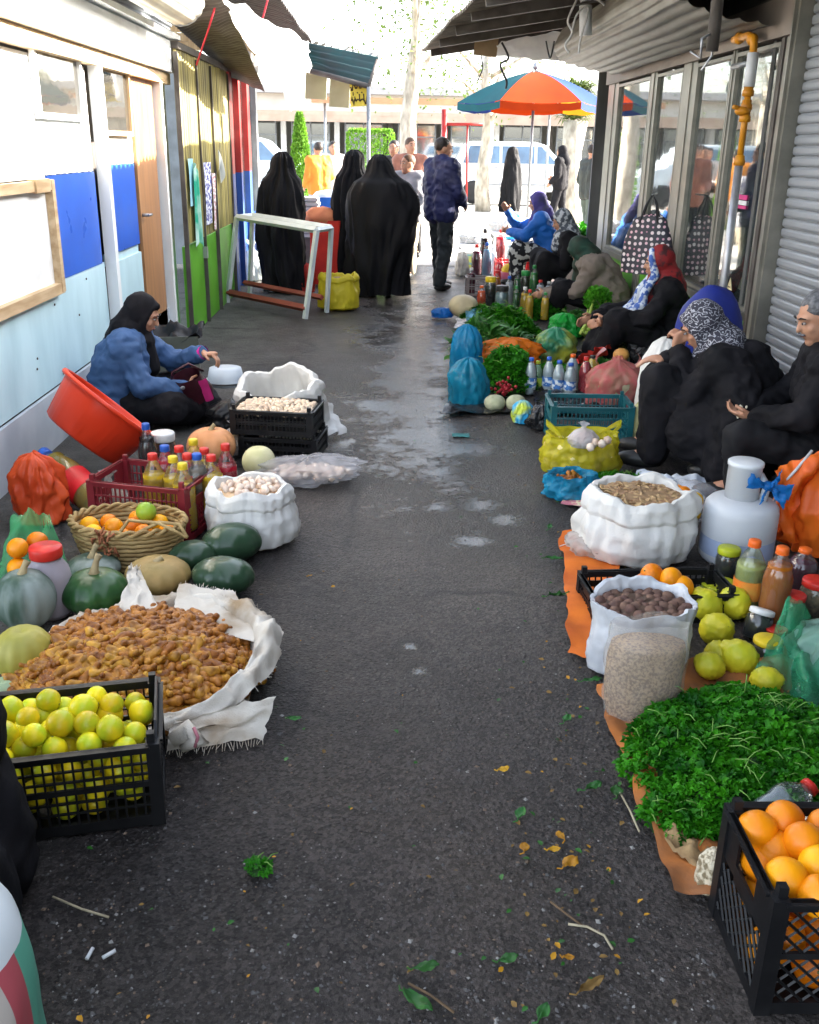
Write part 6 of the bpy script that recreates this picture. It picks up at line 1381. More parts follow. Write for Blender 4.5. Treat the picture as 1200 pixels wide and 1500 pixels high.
# two black crates with mushrooms or peanuts
f0, f1 = G(352, 668), G(440, 682); RZ = R(-8)
kc = (f0+f1)/2+Vector((.03, .16, 0))
crate('crate', 'lower black latticed crate under the crate of pale mushrooms', kc+Vector((.03, 0, 0)), RZ, .40, .28, .115, BLKPL, .013, 3, solid_end=False)
crate('crate', 'upper black latticed crate filled with pale mushrooms', kc+Vector((0, .01, .128)), RZ, .42, .29, .13, BLKPL, .013, 3, solid_end=False)
MUSH = mat('pale_mushroom', (.70, .58, .44), (.55, .40, .28), 20, .6, rand=.12)
mbm = MB(); mbm.lathe([(.006, -.02), (.007, -.004), (.020, -.003), (.021, .004), (.016, .012), (.006, .016)], 12); mu = mbm.mesh('mushroom', MUSH, True)
r4 = random.Random(2); P_ = pack(r4, 120, .19, .125, .014, .235, .02, 40, True)
scatter('mushroom', [mu], 'pale mushroom heaped in the upper black crate', 'mushroom', 'mushrooms in the upper black crate', [T(kc+Vector((0, .01, 0)), (0, 0, RZ)) @ p for p in P_], r4, .8, 1.2)
# big white sack lying with its mouth open, tray of seeds, tin
c, r, h = fit(348, 480, 648, 545, .8, .3)
wb = open_sack('big white sack slumped open with its mouth folded down', (c.x-.0, c.y+.05, 0), r*.98, r*.78, h*1.02, CLOTHW, .10, 9, roll=.26, mouth=.80, tilt=(R(22), R(-6), 0), content=CLOTHW)
o = sheet('sack', CLOTHW, (G(470, 640, .02), G(508, 634, .0), G(440, 585, .2), G(482, 590, .14)), 14, 14, seed=4, amp=.05); tag(o, 'loose white sack end lying right of the slumped sack', 'sack')
c = G(330, 592); tr_ = thing('tray', 'round shallow tray of pale seeds in front of the seated woman', 'tray', (c.x, c.y+.07, .11))
b = MB(); b.lathe([(.10, 0), (.135, .03), (.14, .032), (.13, .03), (.098, .006), (.01, .006)], 30, close=False); b.build('dish', STEEL, tr_)
b = MB(); b.grid(lambda u, v: (.115*v*math.cos(6.283*u), .115*v*math.sin(6.283*u), .018+.014*(1-v*v)+.003*N(u*40, v*20, 0)), 40, 14, wrap=True); b.build('seeds', mat('pale_seeds', (.62, .46, .22), (.42, .28, .12), 90, .7, .6, 150), tr_)
b = MB(); b.lathe([(.11, 0), (.12, .02), (.10, .108)], 20); b.build('stand', GREYB, tr_)
c, r, h = fit(221, 288, 556, 505, .7, .3); tn = thing('tin', 'square dull metal tin with a dark rim beside the brown door', 'tin', (c.x, c.y, 0), R(10)); h = .30
TIN = mat('dull_tin', (.22, .23, .19), (.13, .14, .11), 6, .4, .2, 30, metal=.5)
b = MB()
for q in ((0, -r*.8, r*2, .01), (0, r*.8, r*2, .01)): b.box((q[0], q[1], h/2), (q[2], q[3], h))
for s in (-1, 1): b.box((s*r, 0, h/2), (.01, r*1.58, h))
b.box((0, 0, .01), (r*1.98, r*1.56, .01)); b.build('body', TIN, tn, False)
o = sheet('plastic_sheet', BLKPL, (T((c.x, c.y, h)) @ V(-r*1.1, -r*.9, -.02), T((c.x, c.y, h)) @ V(r*1.3, -r*.7, .0), T((c.x, c.y, h)) @ V(-r*.9, r*.9, .06), T((c.x, c.y, h)) @ V(r*1.2, r*.9, .04)), 16, 14, seed=7, amp=.09, sag=.04); tag(o, 'crumpled black plastic sheet stuffed in the top of the tin', 'plastic sheet')
# her purse and black bag
c = G(300, 630); PUR = mat('maroon_leather', (.055, .010, .018), (.03, .006, .01), 8, .4, .2, 40)
pu = thing('handbag', 'dark maroon and magenta handbag held open on the seated woman\'s lap', 'bag', (c.x-.06, c.y+.10, .15), (R(14), R(-18), R(20))); pu.scale = (.82, .82, .72)
b = MB(); b.grid(lambda u, v: ((.13+.02*math.sin(v*5))*math.cos(6.283*u)*(1-.15*v), (.07+.03*v)*math.sin(6.283*u), .24*v+.02*N(u*5, v*3, 1)), 36, 12, wrap=True); b.build('pouch', PUR, pu)
b = MB(); b.grid(lambda u, v: (.085+.06*(u-.5)+.01*N(u*4, v*4, 1), -.085-.012*math.sin(u*3.1), .20*v+.01), 6, 8); b.build('magenta_panel', mat('magenta_cloth', (.48, .02, .16), None, 9, .8), pu)
b = MB(); b.tube([(-.12, 0, .22), (-.08, -.02, .32), (.04, -.02, .34), (.12, 0, .22)], .009, 6); b.build('strap', PUR, pu); b = MB(); b.lathe([(.012, -.003), (.018, 0), (.012, .003)], 12, M=T((-.06, -.085, .2), (R(90), 0, 0))); b.build('buckle', STEEL, pu)
c = G(338, 632); bag('shiny black bag lying beside the black crates', (c.x, c.y+.08, 0), (.14, .12, .17), BLKPL, 5, top='round', lumps=.25)
c = G(342, 668); bag('small clear bag of nuts next to the pale orange pumpkin', (c.x, c.y+.05, 0), (.075, .07, .15), film('clear_film', (.70, .70, .74), .42, .18), 2, top='knot', inner=mat('nuts', (.45, .28, .12), (.6, .45, .25), 60, .6))
# white metal frame standing in the lane
wf = thing('metal_frame', 'white painted metal table frame standing askew in the lane', 'frame', (0, 0, 0))
FL, FR_ = G(333, 443), G(447, 467); tl = PY(347, 318, FL.y+.02); tr2 = PY(464, 337, FR_.y+.02); bk_ = Vector((.12, .26, 0))
WMET = mat('white_metal', (.68, .72, .72), (.55, .60, .60), 5, .45, .2, 40)
def bar(name, a, c_, w_=.035, parent=wf, mt=WMET):
    m = MB(); a, c_ = Vector(a), Vector(c_); m.tube([a, c_], w_*.70, 4); return m.build(name, mt, parent, False)
bar('leg', FL, tl, .04); bar('leg', FR_, tr2, .04); bar('leg', FL+bk_*1.5, tl+bk_, .035); bar('leg', FR_+bk_*1.5, tr2+bk_, .035)
bar('top_rail', tl, tr2, .045); bar('top_rail', tl+bk_, tr2+bk_, .045); bar('side_rail', tl, tl+bk_); bar('side_rail', tr2, tr2+bk_)
b = MB(); b.add([tl+bk_*.06+V(0, 0, -.012), tr2+bk_*.06+V(0, 0, -.012), tr2+bk_*.94+V(0, 0, -.012), tl+bk_*.94+V(0, 0, -.012)], [(0, 1, 2, 3)]); b.build('top_board', mat('grey_board2', (.5, .5, .5), None, 4, .6), wf, False)
bar('stretcher', FL.lerp(tl, .12), FR_.lerp(tr2, .12), .05, wf, mat('red_brown_rail', (.30, .07, .05), None, 4, .6)); bar('stretcher', (FL+bk_).lerp(tl+bk_, .2), (FR_+bk_).lerp(tr2+bk_, .2), .04, wf, mat('red_brown_rail', (.30, .07, .05), None, 4, .6))
# goods at the far left
c, r, h = fit(462, 528, 456, 400, .8, .4); YBAG = mat('yellow_sack', (.62, .52, .03), (.50, .40, .02), 6, .5, .5, 25, transl=.2)
open_sack('bright yellow sack standing open in the lane beside the white frame', (c.x, c.y, 0), r*.92, r*.75, h, YBAG, h*.85, 5, roll=.18, content=mat('shredded_stuff', (.25, .2, .08), (.4, .25, .1), 30, .8))
c, r, h = fit(455, 500, 420, 312, .8, .3); bx = thing('draped_box', 'box draped with a red and orange cloth behind the white frame', 'box', (c.x, c.y, 0)); REDC = mat('red_cloth', (.60, .035, .02), (.45, .02, .015), 5, .8, .4, 30)
b = MB(); b.grid(lambda u, v: ((r+.03*math.sin(u*19)*(1-v))*(1 if abs((u*4) % 1-.5) > .0 else 1)*math.copysign(min(1, abs(1.35*math.cos(6.283*u))), math.cos(6.283*u)), r*math.copysign(min(1, abs(1.35*math.sin(6.283*u))), math.sin(6.283*u))+.02*math.sin(u*23)*(1-v), .03+(h-.1)*v), 60, 12, wrap=True); b.build('red_drape', REDC, bx)
b = MB(); b.ball((-.05, 0, h-.06), (r*1.15, r*1.1, .13), 20, 12, fn=lambda v: 1+.18*N(v.x*3, v.y*3, v.z*3)); b.build('orange_cloth', mat('salmon_cloth', (.62, .22, .10), (.5, .15, .07), 6, .8, .4, 25), bx)
c = PY(480, 300, 14.2); tb2 = thing('basin', 'blue plastic basin of white goods on a stand behind the chadors', 'basin', (c.x, 14.2, 0))
b = MB(); b.lathe([(.20, .70), (.27, .86), (.275, .87), (.24, .86), (.18, .72)], 24, close=False); b.build('basin_shell', mat('blue_basin', (.015, .12, .55), None, 4, .4), tb2)
b = MB(); b.ball((0, 0, .86), (.22, .22, .10), 16, 8, fn=lambda v: 1+.2*N(v.x*4, v.y*4, v.z*4)); b.build('white_goods', WPLAST, tb2)
for s in range(4): m = MB(); a = s*1.57+.8; m.tube([(.2*math.cos(a), .2*math.sin(a), 0), (.17*math.cos(a), .17*math.sin(a), .71)], .015, 6); m.build('leg', STEEL, tb2)
for (x0, x1, yb, yt, col, lab, top) in ((352, 386, 412, 362, (.6, .65, .62), 'pale clear bag of goods behind the left leg of the white frame', 'knot'), (372, 392, 372, 340, (.55, .03, .2), 'small magenta bag by the blue stall post', 'round'), (357, 372, 366, 336, (.03, .1, .5), 'small blue bag by the blue stall post', 'round'), (436, 462, 430, 385, (.5, .03, .02), 'red bag on the ground right of the left black chador', 'round'), (455, 492, 408, 368, (.08, .06, .05), 'dark heap of goods behind the yellow sack', 'round')):
    c, r, h = fit(x0, x1, yb, yt, .8, .2); bag(lab, (c.x, c.y, 0), (r, r*.8, h), film('bag_%d' % x0, col, .9, .4), x0, top=top, lumps=.2)
c = PY(450, 300, 13.0); eg = thing('egg_trays', 'stack of grey egg trays beside the blue basin', 'trays', (c.x, 13.0, 0))
for k in range(9): m = MB(); m.box((.01*(k % 2), 0, .45+k*.055), (.3, .3, .035)); m.box((0, 0, .45+k*.055+.024), (.27, .27, .012)); m.build('tray', mat('pulp_grey', (.4, .4, .38), None, 8, .9), eg, False)
m = MB(); m.box((0, 0, .21), (.34, .34, .42)); m.build('support', DARKM, eg, False)
# printed white sack in the near left corner
PRN = bpy.data.materials.new('printed_sack'); PRN.use_nodes = True; n = PRN.node_tree.nodes; L = PRN.node_tree.links
tc = n.new('ShaderNodeTexCoord'); sp = n.new('ShaderNodeSeparateXYZ'); L.new(tc.outputs['Object'], sp.inputs[0])
def rampn(x, els):
    k = n.new('ShaderNodeValToRGB'); k.color_ramp.interpolation = 'CONSTANT'; e = k.color_ramp.elements
    while len(e) < len(els): e.new(.5)
    for q, (p, c_) in zip(e, els): q.position = p; q.color = tuple(c_)+(1,)
    L.new(x, k.inputs[0]); return k.outputs[0]
at = n.new('ShaderNodeMath'); at.operation = 'MULTIPLY_ADD'; L.new(sp.outputs[1], at.inputs[0]); at.inputs[1].default_value = 2.6; at.inputs[2].default_value = .95
zr = n.new('ShaderNodeMath'); zr.operation = 'MULTIPLY_ADD'; L.new(sp.outputs[2], zr.inputs[0]); zr.inputs[1].default_value = 2.0; zr.inputs[2].default_value = 0
cols = rampn(at.outputs[0], [(0, (.62, .62, .6)), (.1, (.6, .4, .05)), (.22, (.1, .3, .45)), (.34, (.62, .06, .10)), (.52, (.66, .64, .6)), (.58, (.6, .42, .3)), (.70, (.55, .5, .45)), (.8, (.5, .10, .12)), (.93, (.12, .42, .30))])
msk = rampn(zr.outputs[0], [(0, (1, 1, 1)), (.56, (0, 0, 0))]); mx = n.new('ShaderNodeMix'); mx.data_type = 'RGBA'; L.new(msk, mx.inputs[0]); mx.inputs[6].default_value = (.70, .76, .78, 1); L.new(cols, mx.inputs[7]); L.new(mx.outputs[2], n['Principled BSDF'].inputs['Base Color']); n['Principled BSDF'].inputs['Roughness'].default_value = .35
c = G(58, 1620); sk = thing('sack', 'tall white sack with coloured print standing in the near left corner', 'sack', (-.765, 1.27, 0))
b = MB(); b.grid(lambda u, v: ((.165*(1-.55*v**5)+.012*N(math.cos(6.28*u)*3, math.sin(6.28*u)*3, v*3))*math.cos(6.283*u), (.165*(1-.4*v**5)+.012*N(math.cos(6.28*u)*3, math.sin(6.28*u)*3, v*3+8))*math.sin(6.283*u), .40*v), 60, 26, wrap=True); b.f.append(tuple(range(60*25, 60*26))); b.m.append(0); b.build('cloth', PRN, sk)
# ------------------------------------------------------------------ goods, right side
rd = random.Random(21)
# orange cloths under the goods
ORC = mat('orange_cloth_sheet', (.62, .15, .015), (.44, .09, .012), 9, .85, .5, 60, lo=.3, hi=.7)
BRC = mat('brown_orange_cloth', (.42, .14, .03), (.20, .085, .035), 7, .85, .5, 60, lo=.35, hi=.65)
ground_cloth('cloth', 'bright orange cloth strip on the ground beside the white sacks', (G(832, 962), G(905, 985), G(822, 786), G(905, 770)), ORC, seed=1, n=40)
ground_cloth('cloth', 'worn brown orange cloth under the heap of parsley', (G(985, 1322), G(1200, 1322), G(872, 1010), G(1150, 960)), BRC, seed=4, n=70, amp=.026)
b = MB()
def f(u, v):
    p = G(962, 1235).lerp(G(1075, 1325), u)*(1-v)+G(985, 1210).lerp(G(1100, 1270), u)*v; return p+Vector((.01*N(u*5, v*5, 1), .01*N(u*6, v*4, 3), .012+.05*math.sin(v*3.1)*abs(N(u*4, v*2, 9))+.02*abs(N(u*9, v*7, 2))))
b.grid(f, 30, 14); tag(b.build('cloth', mat('burlap', (.34, .23, .11), (.24, .15, .07), 18, .9, .5, 120)), 'rolled tan burlap edge at the near corner of the brown cloth', 'cloth')
# crate of oranges, near right
FLc, BLc = G(1130, 1482), G(1064, 1330); dv = (BLc-FLc); RZ = math.atan2(-dv.x, dv.y); Wd = max(.27, dv.length)
oc = FLc+dv/2+Vector((math.cos(RZ), math.sin(RZ), 0))*.19
ocr = crate('crate', 'black diamond latticed plastic crate of oranges at the near right corner', oc, RZ, .44, Wd, .27, BLKPL, .02, 6, diag=True)
Mo = T(oc, (0, 0, RZ))
orb = [fruit_mesh('orange', ORG, .044, .96, 0, 0, s+20, 28, 20) for s in range(3)]+[fruit_mesh('orange', ORY, .043, .96, 0, 0, 25, 28, 20)]
for layer, z in enumerate((.055, .125, .19)):
    for p in pack(rd, 20, .17, Wd*.5-.055, .044, z, 0 if layer < 2 else .012, rect=True):
        o = link('orange', orb[rd.randrange(4)], None, Mo @ p, rot3(rd), rd.uniform(.95, 1.05)); tag(o, 'orange in the black diamond latticed crate at the near right corner', 'orange', 'oranges in the near right crate')
for (px, py, z) in ((1097, 1222, .262), (1137, 1208, .265), (1166, 1240, .272), (1125, 1252, .235), (1140, 1293, .262), (1188, 1275, .265), (1190, 1320, .262), (1198, 1220, .265)):
    o = link('orange', orb[rd.randrange(4)], None, G(px+12, py-6, z-.012), rot3(rd), .95); tag(o, 'orange on top of the heap in the near right crate', 'orange', 'oranges on top of the near right crate')
# clear bottle lying behind the crate, bag of beans beside it
p0 = PY(1112, 1212, 1.80); p1_ = PY(1190, 1150, 1.86); ax = p1_-p0
bottle('empty clear bottle with a red cap lying tilted on the parsley behind the orange crate', p0, ax.length, .052, mat('clear_blue_water', (.25, .34, .42), None, 8, .05, transl=.5, alpha=.45), 'red', .55, None, ax.to_track_quat('Z', 'Y').to_euler())
c, r, h = fit(1022, 1074, 1320, 1236, .9, .2); bag('small clear bag of white beans squeezed behind the orange crate', (c.x, c.y, 0), (r*.95, r*.8, h*.95), mat('white_beans', (.60, .52, .38), (.22, .17, .10), 85, .4, .8, 85, lo=.42, hi=.56), 7, top='round', lumps=.15)
# parsley
PARS = mat('parsley_leaf', (.045, .26, .006), (.006, .080, .002), 16, .5, spec=.18, transl=.22, lo=.35, hi=.65)
PARS2 = mat('dill_leaf', (.035, .23, .008), (.014, .12, .004), 10, .5, spec=.18, transl=.25)
LEAFG = mat('spinach_leaf', (.045, .18, .025), (.025, .11, .018), 10, .45, transl=.25)
pc = G(1095, 1140); leaf_heap('parsley_heap', 'large heap of dark green parsley on the brown orange cloth', (pc.x+.02, pc.y+.02, 0), .36, .37, .15, 6200, .021, PARS, seed=3, stems=70)
leaf_heap('parsley_heap', 'small tuft of parsley spilling over the near edge of the heap', (G(1010, 1215).x, G(1010, 1215).y+.03, .0), .12, .10, .06, 700, .020, PARS, seed=6, stems=10)
# green bag at the right edge
c = G(1190, 1010); o = sheet('plastic_bag', film('green_bag_film', (.05, .42, .20), .62, .22, .35), (G(1105, 985, .06), G(1245, 1080, .05), PY(1150, 900, c.y+.22), PY(1245, 880, c.y+.30)), 26, 20, seed=5, amp=.11); tag(o, 'green translucent plastic bag spread over citrons at the right edge', 'bag')
bag('pale filled bag under the green plastic at the right edge', (c.x+.12, c.y+.10, 0), (.16, .15, .17), film('pale_green_film', (.30, .52, .42), .8, .3), 9, top='round', lumps=.2)
# citrons
cit = [fruit_mesh('citron', CITM, .055, 1.08, .16, .085, s, 34, 26) for s in range(4)]
for k, (px, py, z, lab) in enumerate(((1034, 886, .06, 'citron at the back left beside the walnut bag'), (1076, 883, .06, 'knobbly citron at the back right below the juice bottles'), (1050, 922, .055, 'citron in the middle left with its blossom end facing the lane'), (1083, 963, .06, 'citron at the front right above the parsley'), (1052, 958, .05, 'citron half hidden at the front behind the foremost one'), (1040, 975, .06, 'citron resting against the parsley at the front left'), (1122, 997, .07, 'citron showing through the edge of the green plastic bag'))):
    o = link('citron', cit[k % 4], None, G(px, py, z), (rd.uniform(.5, 1.4), rd.uniform(-.4, .4), rd.uniform(0, 6)), .98 if k < 4 else .75); tag(o, 'yellow green '+lab, 'citron')
# jars and bottles at the right edge
def bx_(x, yb, yt, w_, label, lq, cp, fill=.8, wrap=None, kind='bottle', lid=None, content=None, tilt=(0, 0, 0)):
    f_ = G(x, yb); r = w_/2*MPP(f_); c = Vector((f_.x, f_.y+r, 0)); h = PY(x, yt, c.y+r*.3).z
    if kind == 'bottle': return bottle(label, c, h, r, lq, cp, fill, wrap, tilt)
    return jar(label, c, h, r, content, lid, tilt, wrap=wrap)
DKC = mat('dark_preserve', (.02, .02, .012), (.01, .012, .008), 12, .3); SPICE = mat('dried_spice', (.20, .14, .07), (.07, .06, .03), 70, .8, .5, 100)
GRJ = liquid('green_juice', (.42, .48, .16)); ORJ = liquid('amber', (.55, .17, .012)); PUJ = liquid('plum', (.10, .012, .03))
OWR = mat('orange_label', (.70, .16, .02), (.6, .3, .05), 14, .5)
bx_(1098, 905, 788, 44, 'bottle of pale green juice with an orange cap beside the yellow lidded jar', GRJ, 'orange', .68, OWR)
bx_(1137, 925, 798, 45, 'bottle of amber juice with an orange cap', ORJ, 'orange', .78)
bx_(1178, 880, 800, 46, 'bottle of plum coloured juice with an orange cap at the right edge', PUJ, 'orange', .75)
bx_(1068, 858, 800, 36, 'dark jar with a lime yellow lid next to the green juice', None, None, kind='jar', lid='lime', content=DKC)
bx_(1163, 925, 867, 38, 'jar of spices with a red lid in front of the plum bottle', None, None, kind='jar', lid='red', content=SPICE)
bx_(1198, 912, 846, 46, 'taller jar of spices with a red lid at the right edge', None, None, kind='jar', lid='red', content=SPICE)
bx_(1112, 945, 892, 40, 'dark jar with a white lid tipped towards the lane', None, None, kind='jar', lid='white', content=DKC, tilt=(R(-14), R(14), 0))
bx_(1128, 985, 932, 46, 'short jar with a yellow lid beside the green plastic bag', None, None, kind='jar', lid='yellow', content=DKC)
bx_(1141, 950, 918, 34, 'low jar with a red lid behind the yellow lidded jar', None, None, kind='jar', lid='red', content=SPICE)
bx_(1062, 885, 850, 60, 'squat jar with a pale lime lid half hidden behind the citrons', None, None, kind='jar', lid='lime', content=mat('green_pickle', (.25, .3, .06), None, 20, .4))
# bag of walnuts and clear bag of seeds
c, r, h = fit(862, 1030, 1008, 862, .72, .5)
PLW = mat('white_plastic_bag', (.72, .73, .75), (.58, .60, .64), 7, .28, .55, 26, transl=.25, dist=.006)
wbag = open_sack('white plastic bag standing open full of walnuts', (c.x, c.y, 0), r*.92, r*.72, h*1.0, PLW, h*.86, 12, 'plastic_bag', roll=0, mouth=.95, cat='bag', fold=.05, bulge=.96, content=mat('walnut_mass', (.10, .06, .04), None, 20, .7))
WALN = mat('walnut_shell', (.155, .085, .06), (.085, .045, .035), 24, .7, .6, 60, rand=.15, dist=.003)
wn = [fruit_mesh('walnut', WALN, .0185, 1.08, .08, .10, s, 14, 10) for s in range(3)]
pieces('walnut', wn, c.x, c.y, h*.84, r*.80, r*.60, 46, 'brown walnut lying in the open white plastic bag', 'walnut', 'walnuts in the white plastic bag', 4, .9, 1.15, .012, .0185, lambda q: rot3(q))
c2, r2_, h2 = fit(888, 1006, 1068, 905, .7, .4)
cb = thing('plastic_bag', 'clear plastic bag of pale brown seeds standing in front of the walnut bag', 'bag', (c2.x, c2.y, 0))
SEED = mat('beige_seeds', (.40, .26, .14), (.15, .085, .045), 130, .7, .8, 130, lo=.38, hi=.6)
b = MB(); b.grid(lambda u, v: (r2_*(.86+.12*math.sin(v*2.6)+.05*N(math.cos(6.28*u)*2, math.sin(6.28*u)*2, v*3))*math.cos(6.283*u), r2_*.58*(.86+.12*math.sin(v*2.6)+.06*N(math.cos(6.28*u)*2, math.sin(6.28*u)*2, v*3+5))*math.sin(6.283*u), .004+h2*.78*v), 44, 18, wrap=True); b.f.append(tuple(range(44*17, 44*18))); b.m.append(0); b.build('seeds', SEED, cb)
FCL = film('bag_film_clear', (.74, .72, .68), .26, .14, .25)
b = MB(); b.grid(lambda u, v: (r2_*(.90+.12*math.sin(v*2.5)+.07*N(math.cos(6.28*u)*3, math.sin(6.28*u)*3, v*4)+.04*N(math.cos(6.28*u)*9, math.sin(6.28*u)*9, v*6))*math.cos(6.283*u), r2_*.62*(.92+.1*math.sin(v*2.5)+.07*N(math.cos(6.28*u)*3, math.sin(6.28*u)*3, v*4+3)-(.35*max(0, v-.8)/.2))*math.sin(6.283*u), .003+h2*1.0*v+.02*N(u*7, v*3, 3)*v), 64, 30, wrap=True); b.build('film', FCL, cb)
# black crate with oranges behind the walnut bag
p = G(866, 905); c = Vector(((G(866, 905).x+G(1052, 890).x)/2, G(950, 905).y+.07, 0))
crate('crate', 'low black crate with a few oranges behind the walnut bag', c, R(4), abs(G(1052, 890).x-p.x)+.02, .22, .105, BLKPL, .016, 3)
for px, py, z, lab in ((955, 842, .13, 'back left orange in the low black crate'), (983, 848, .13, 'middle orange in the low black crate'), (999, 860, .11, 'right orange in the low black crate'), (944, 856, .10, 'orange almost hidden at the left of the low black crate')):
    o = link('orange', orb[rd.randrange(3)], None, G(px, py, z), rot3(rd), .95); tag(o, lab, 'orange')
# white sack of dried slices
c, r, h = fit(852, 1038, 836, 705, .72, .5)
open_sack('white sack with a thick rolled rim full of flat brown dried slices', (c.x, c.y, 0), r*.90, r*.78, h*1.0, CLOTHW, h*.90, 21, roll=.34, mouth=.80, bulge=1.06, content=mat('dried_slice_mass', (.30, .19, .10), None, 30, .8))
DRY = mat('dried_slice', (.42, .28, .15), (.26, .155, .075), 30, .75, .4, 80, rand=.2)
sm = MB(); sm.ball((0, 0, 0), (.021, .015, .0042), 12, 6, fn=lambda v: 1+.12*N(v.x*3, v.y*3, 0)); slm_ = sm.mesh('dried_slice', DRY, True)
pieces('dried_slice', slm_, c.x-.01, c.y, h*.90, r*.64, r*.54, 150, 'flat brown dried slice in the white sack with the thick rim', 'dried slice', 'dried slices in the white sack', 6, .85, 1.2, .012, .0125, lambda q: (q.gauss(0, .35), q.gauss(0, .35), q.uniform(0, 6.28)), 60)
o = bag('white translucent skirt of a bag spread under the dried slice sack', (G(878, 822).x, G(878, 822).y+.08, 0), (.12, .11, .10), film('white_film', (.7, .68, .64), .6), 3, top='round', lumps=.25)
b = MB(); b.tube([G(820, 800, .015), G(850, 790, .03), G(868, 772, .06)], .002, 5); tag(b.build('string', CABW), 'white string across the top of the orange cloth strip', 'string')
# bag of lemons and white cloth behind
c = G(1005, 770); bag('clear bag of yellow citrus with its mouth gathered behind the white sack', (c.x+.04, c.y+.12, 0), (.13, .11, .17), film('clear_film2', (.72, .74, .78), .30, .15), 8, top='round', lumps=.2)
for px, py, z, lab in ((992, 722, .17, 'upper left orange in the clear citrus bag'), (1004, 738, .15, 'middle lemon in the clear citrus bag'), (1018, 733, .15, 'right lemon in the clear citrus bag'), (1014, 752, .11, 'lowest lemon in the clear citrus bag'), (1001, 724, .17, 'upper middle orange in the clear citrus bag')):
    o = link('citrus', fruit_mesh('citrus', ORG if 'orange' in lab else mat('lemon_gold', (.75, .52, .02), (.68, .45, .02), 6, .35, .2, 150), .036, 1.0, .06 if 'lemon' in lab else 0), None, G(px, py, z), rot3(rd)); tag(o, lab, 'citrus')
o = sheet('cloth', mat('pale_blue_cloth', (.66, .72, .78), (.55, .6, .68), 4, .7, .3, 40), (G(915, 730, .03), G(1030, 745, .04), G(935, 690, .05), G(1035, 700, .03)), 24, 18, seed=6, amp=.05); tag(o, 'pale blue white cloth crumpled behind the sack of dried slices', 'cloth')
c = G(905, 722); leaf_heap('herb_bunch', 'flat dark green bunch of herbs beside the blue bag', (c.x, c.y+.06, .0), .19, .09, .07, 900, .022, PARS, seed=12, stems=12, rz=R(12))
b = MB(); b.grid(lambda u, v: ((u-.5)*.26, (v-.5)*.16, .01+.012*N(u*4, v*4, 1)), 12, 10); o = b.build('paper', printmat('print_floral', (.66, .62, .4), (.55, .2, .25), 26)); o.location = G(868, 742)+V(0, .03, .004); o.rotation_euler = (0, 0, R(-20)); tag(o, 'patterned paper sheet under the blue bag', 'paper')
# yellow carrier bag of onions, knotted clear bag, teal crate, blue bag
c, r, h = fit(794, 918, 704, 632, .7, .6); YFILM = film('yellow_film', (.74, .68, .02), .62, .25, .45, 16); ONI = mat('onions_pale', (.72, .60, .20), (.55, .42, .1), 12, .5)
yb_ = bag('yellow translucent carrier bag full of small pale onions', (c.x, c.y, 0), (r*.96, r*.66, .21), YFILM, 6, 'carrier_bag', 'open', lumps=.10, lump_s=3, pleats=.03)
onm = MB(); onm.ball((0, 0, 0), (.026, .026, .026), 12, 9, fn=lambda v: 1+.5*max(0, v.z-.85)); on = onm.mesh('onion', mat('pale_onion', (.72, .62, .26), (.60, .46, .15), 10, .4, rand=.1), True)
r5 = random.Random(9)
for z in (.05, .10, .145): scatter('onion', [on], 'small pale onion inside the yellow carrier bag', 'onion', 'onions in the yellow carrier bag', [Vector((c.x, c.y, 0))+p for p in pack(r5, 22, r*.80, r*.50, .026, z)], r5, .9, 1.1)
for s in (-1, 1):
    m = MB(); m.grid(lambda u, v: (s*(.35+.45*(1-abs(2*u-1)**2)*.4+.25)*r, (v-.5)*.05+.02*s, .17+.11*math.sin(math.pi*u)+.0*v) if False else (s*r*(.62+.28*math.cos(math.pi*(u-.5)*1.6)), -.02+(u-.5)*.16+.008*N(u*5, v*3, s), .16+.12*math.sin(math.pi*u)*(.72+.28*v)), 16, 6); m.build('handle', YFILM, yb_)
c3 = G(855, 640, .12); bag('small clear bag of garlic tied in a knot on top of the yellow carrier bag', (G(853, 655, .16).x, G(853, 655, .16).y, .165), (.075, .065, .10), film('white_clear_film', (.75, .74, .78), .55, .2, .3), 4, top='knot', neck=.14, inner=GARL, lumps=.12)
r6 = random.Random(4)
for k, (px, py) in enumerate(((872, 648), (882, 650), (865, 655), (890, 645))):
    o = link('garlic_bulb', gb, None, G(px, py, .2), rot3(rd), .9); tag(o, 'garlic bulb beside the knotted clear bag in the yellow carrier bag', 'garlic', 'garlic bulbs on the yellow carrier bag')
f0 = G(806, 660); c = Vector((G(870, 660).x, G(870, 655).y+.16, 0)); crate('crate', 'teal latticed plastic crate behind the yellow carrier bag', c, R(-2), .44, .30, .225, TEALPL, .016, 4)
c, r, h = fit(798, 882, 738, 678, .8, .5); BLF = film('blue_film', (.02, .34, .58), .78, .2, .35, 12)
bb = bag('turquoise blue plastic bag open to show ginger roots', (c.x, c.y, 0), (r*.98, r*.75, .12), BLF, 9, top='open', lumps=.2)
for k in range(9):
    o = link('ginger_root', gm[k % 7], None, Vector((c.x+rd.uniform(-.05, .07), c.y+rd.uniform(-.04, .05), .085)), rot3(rd), .9); tag(o, 'ginger root in the turquoise bag', 'ginger root', 'ginger roots in the turquoise bag')
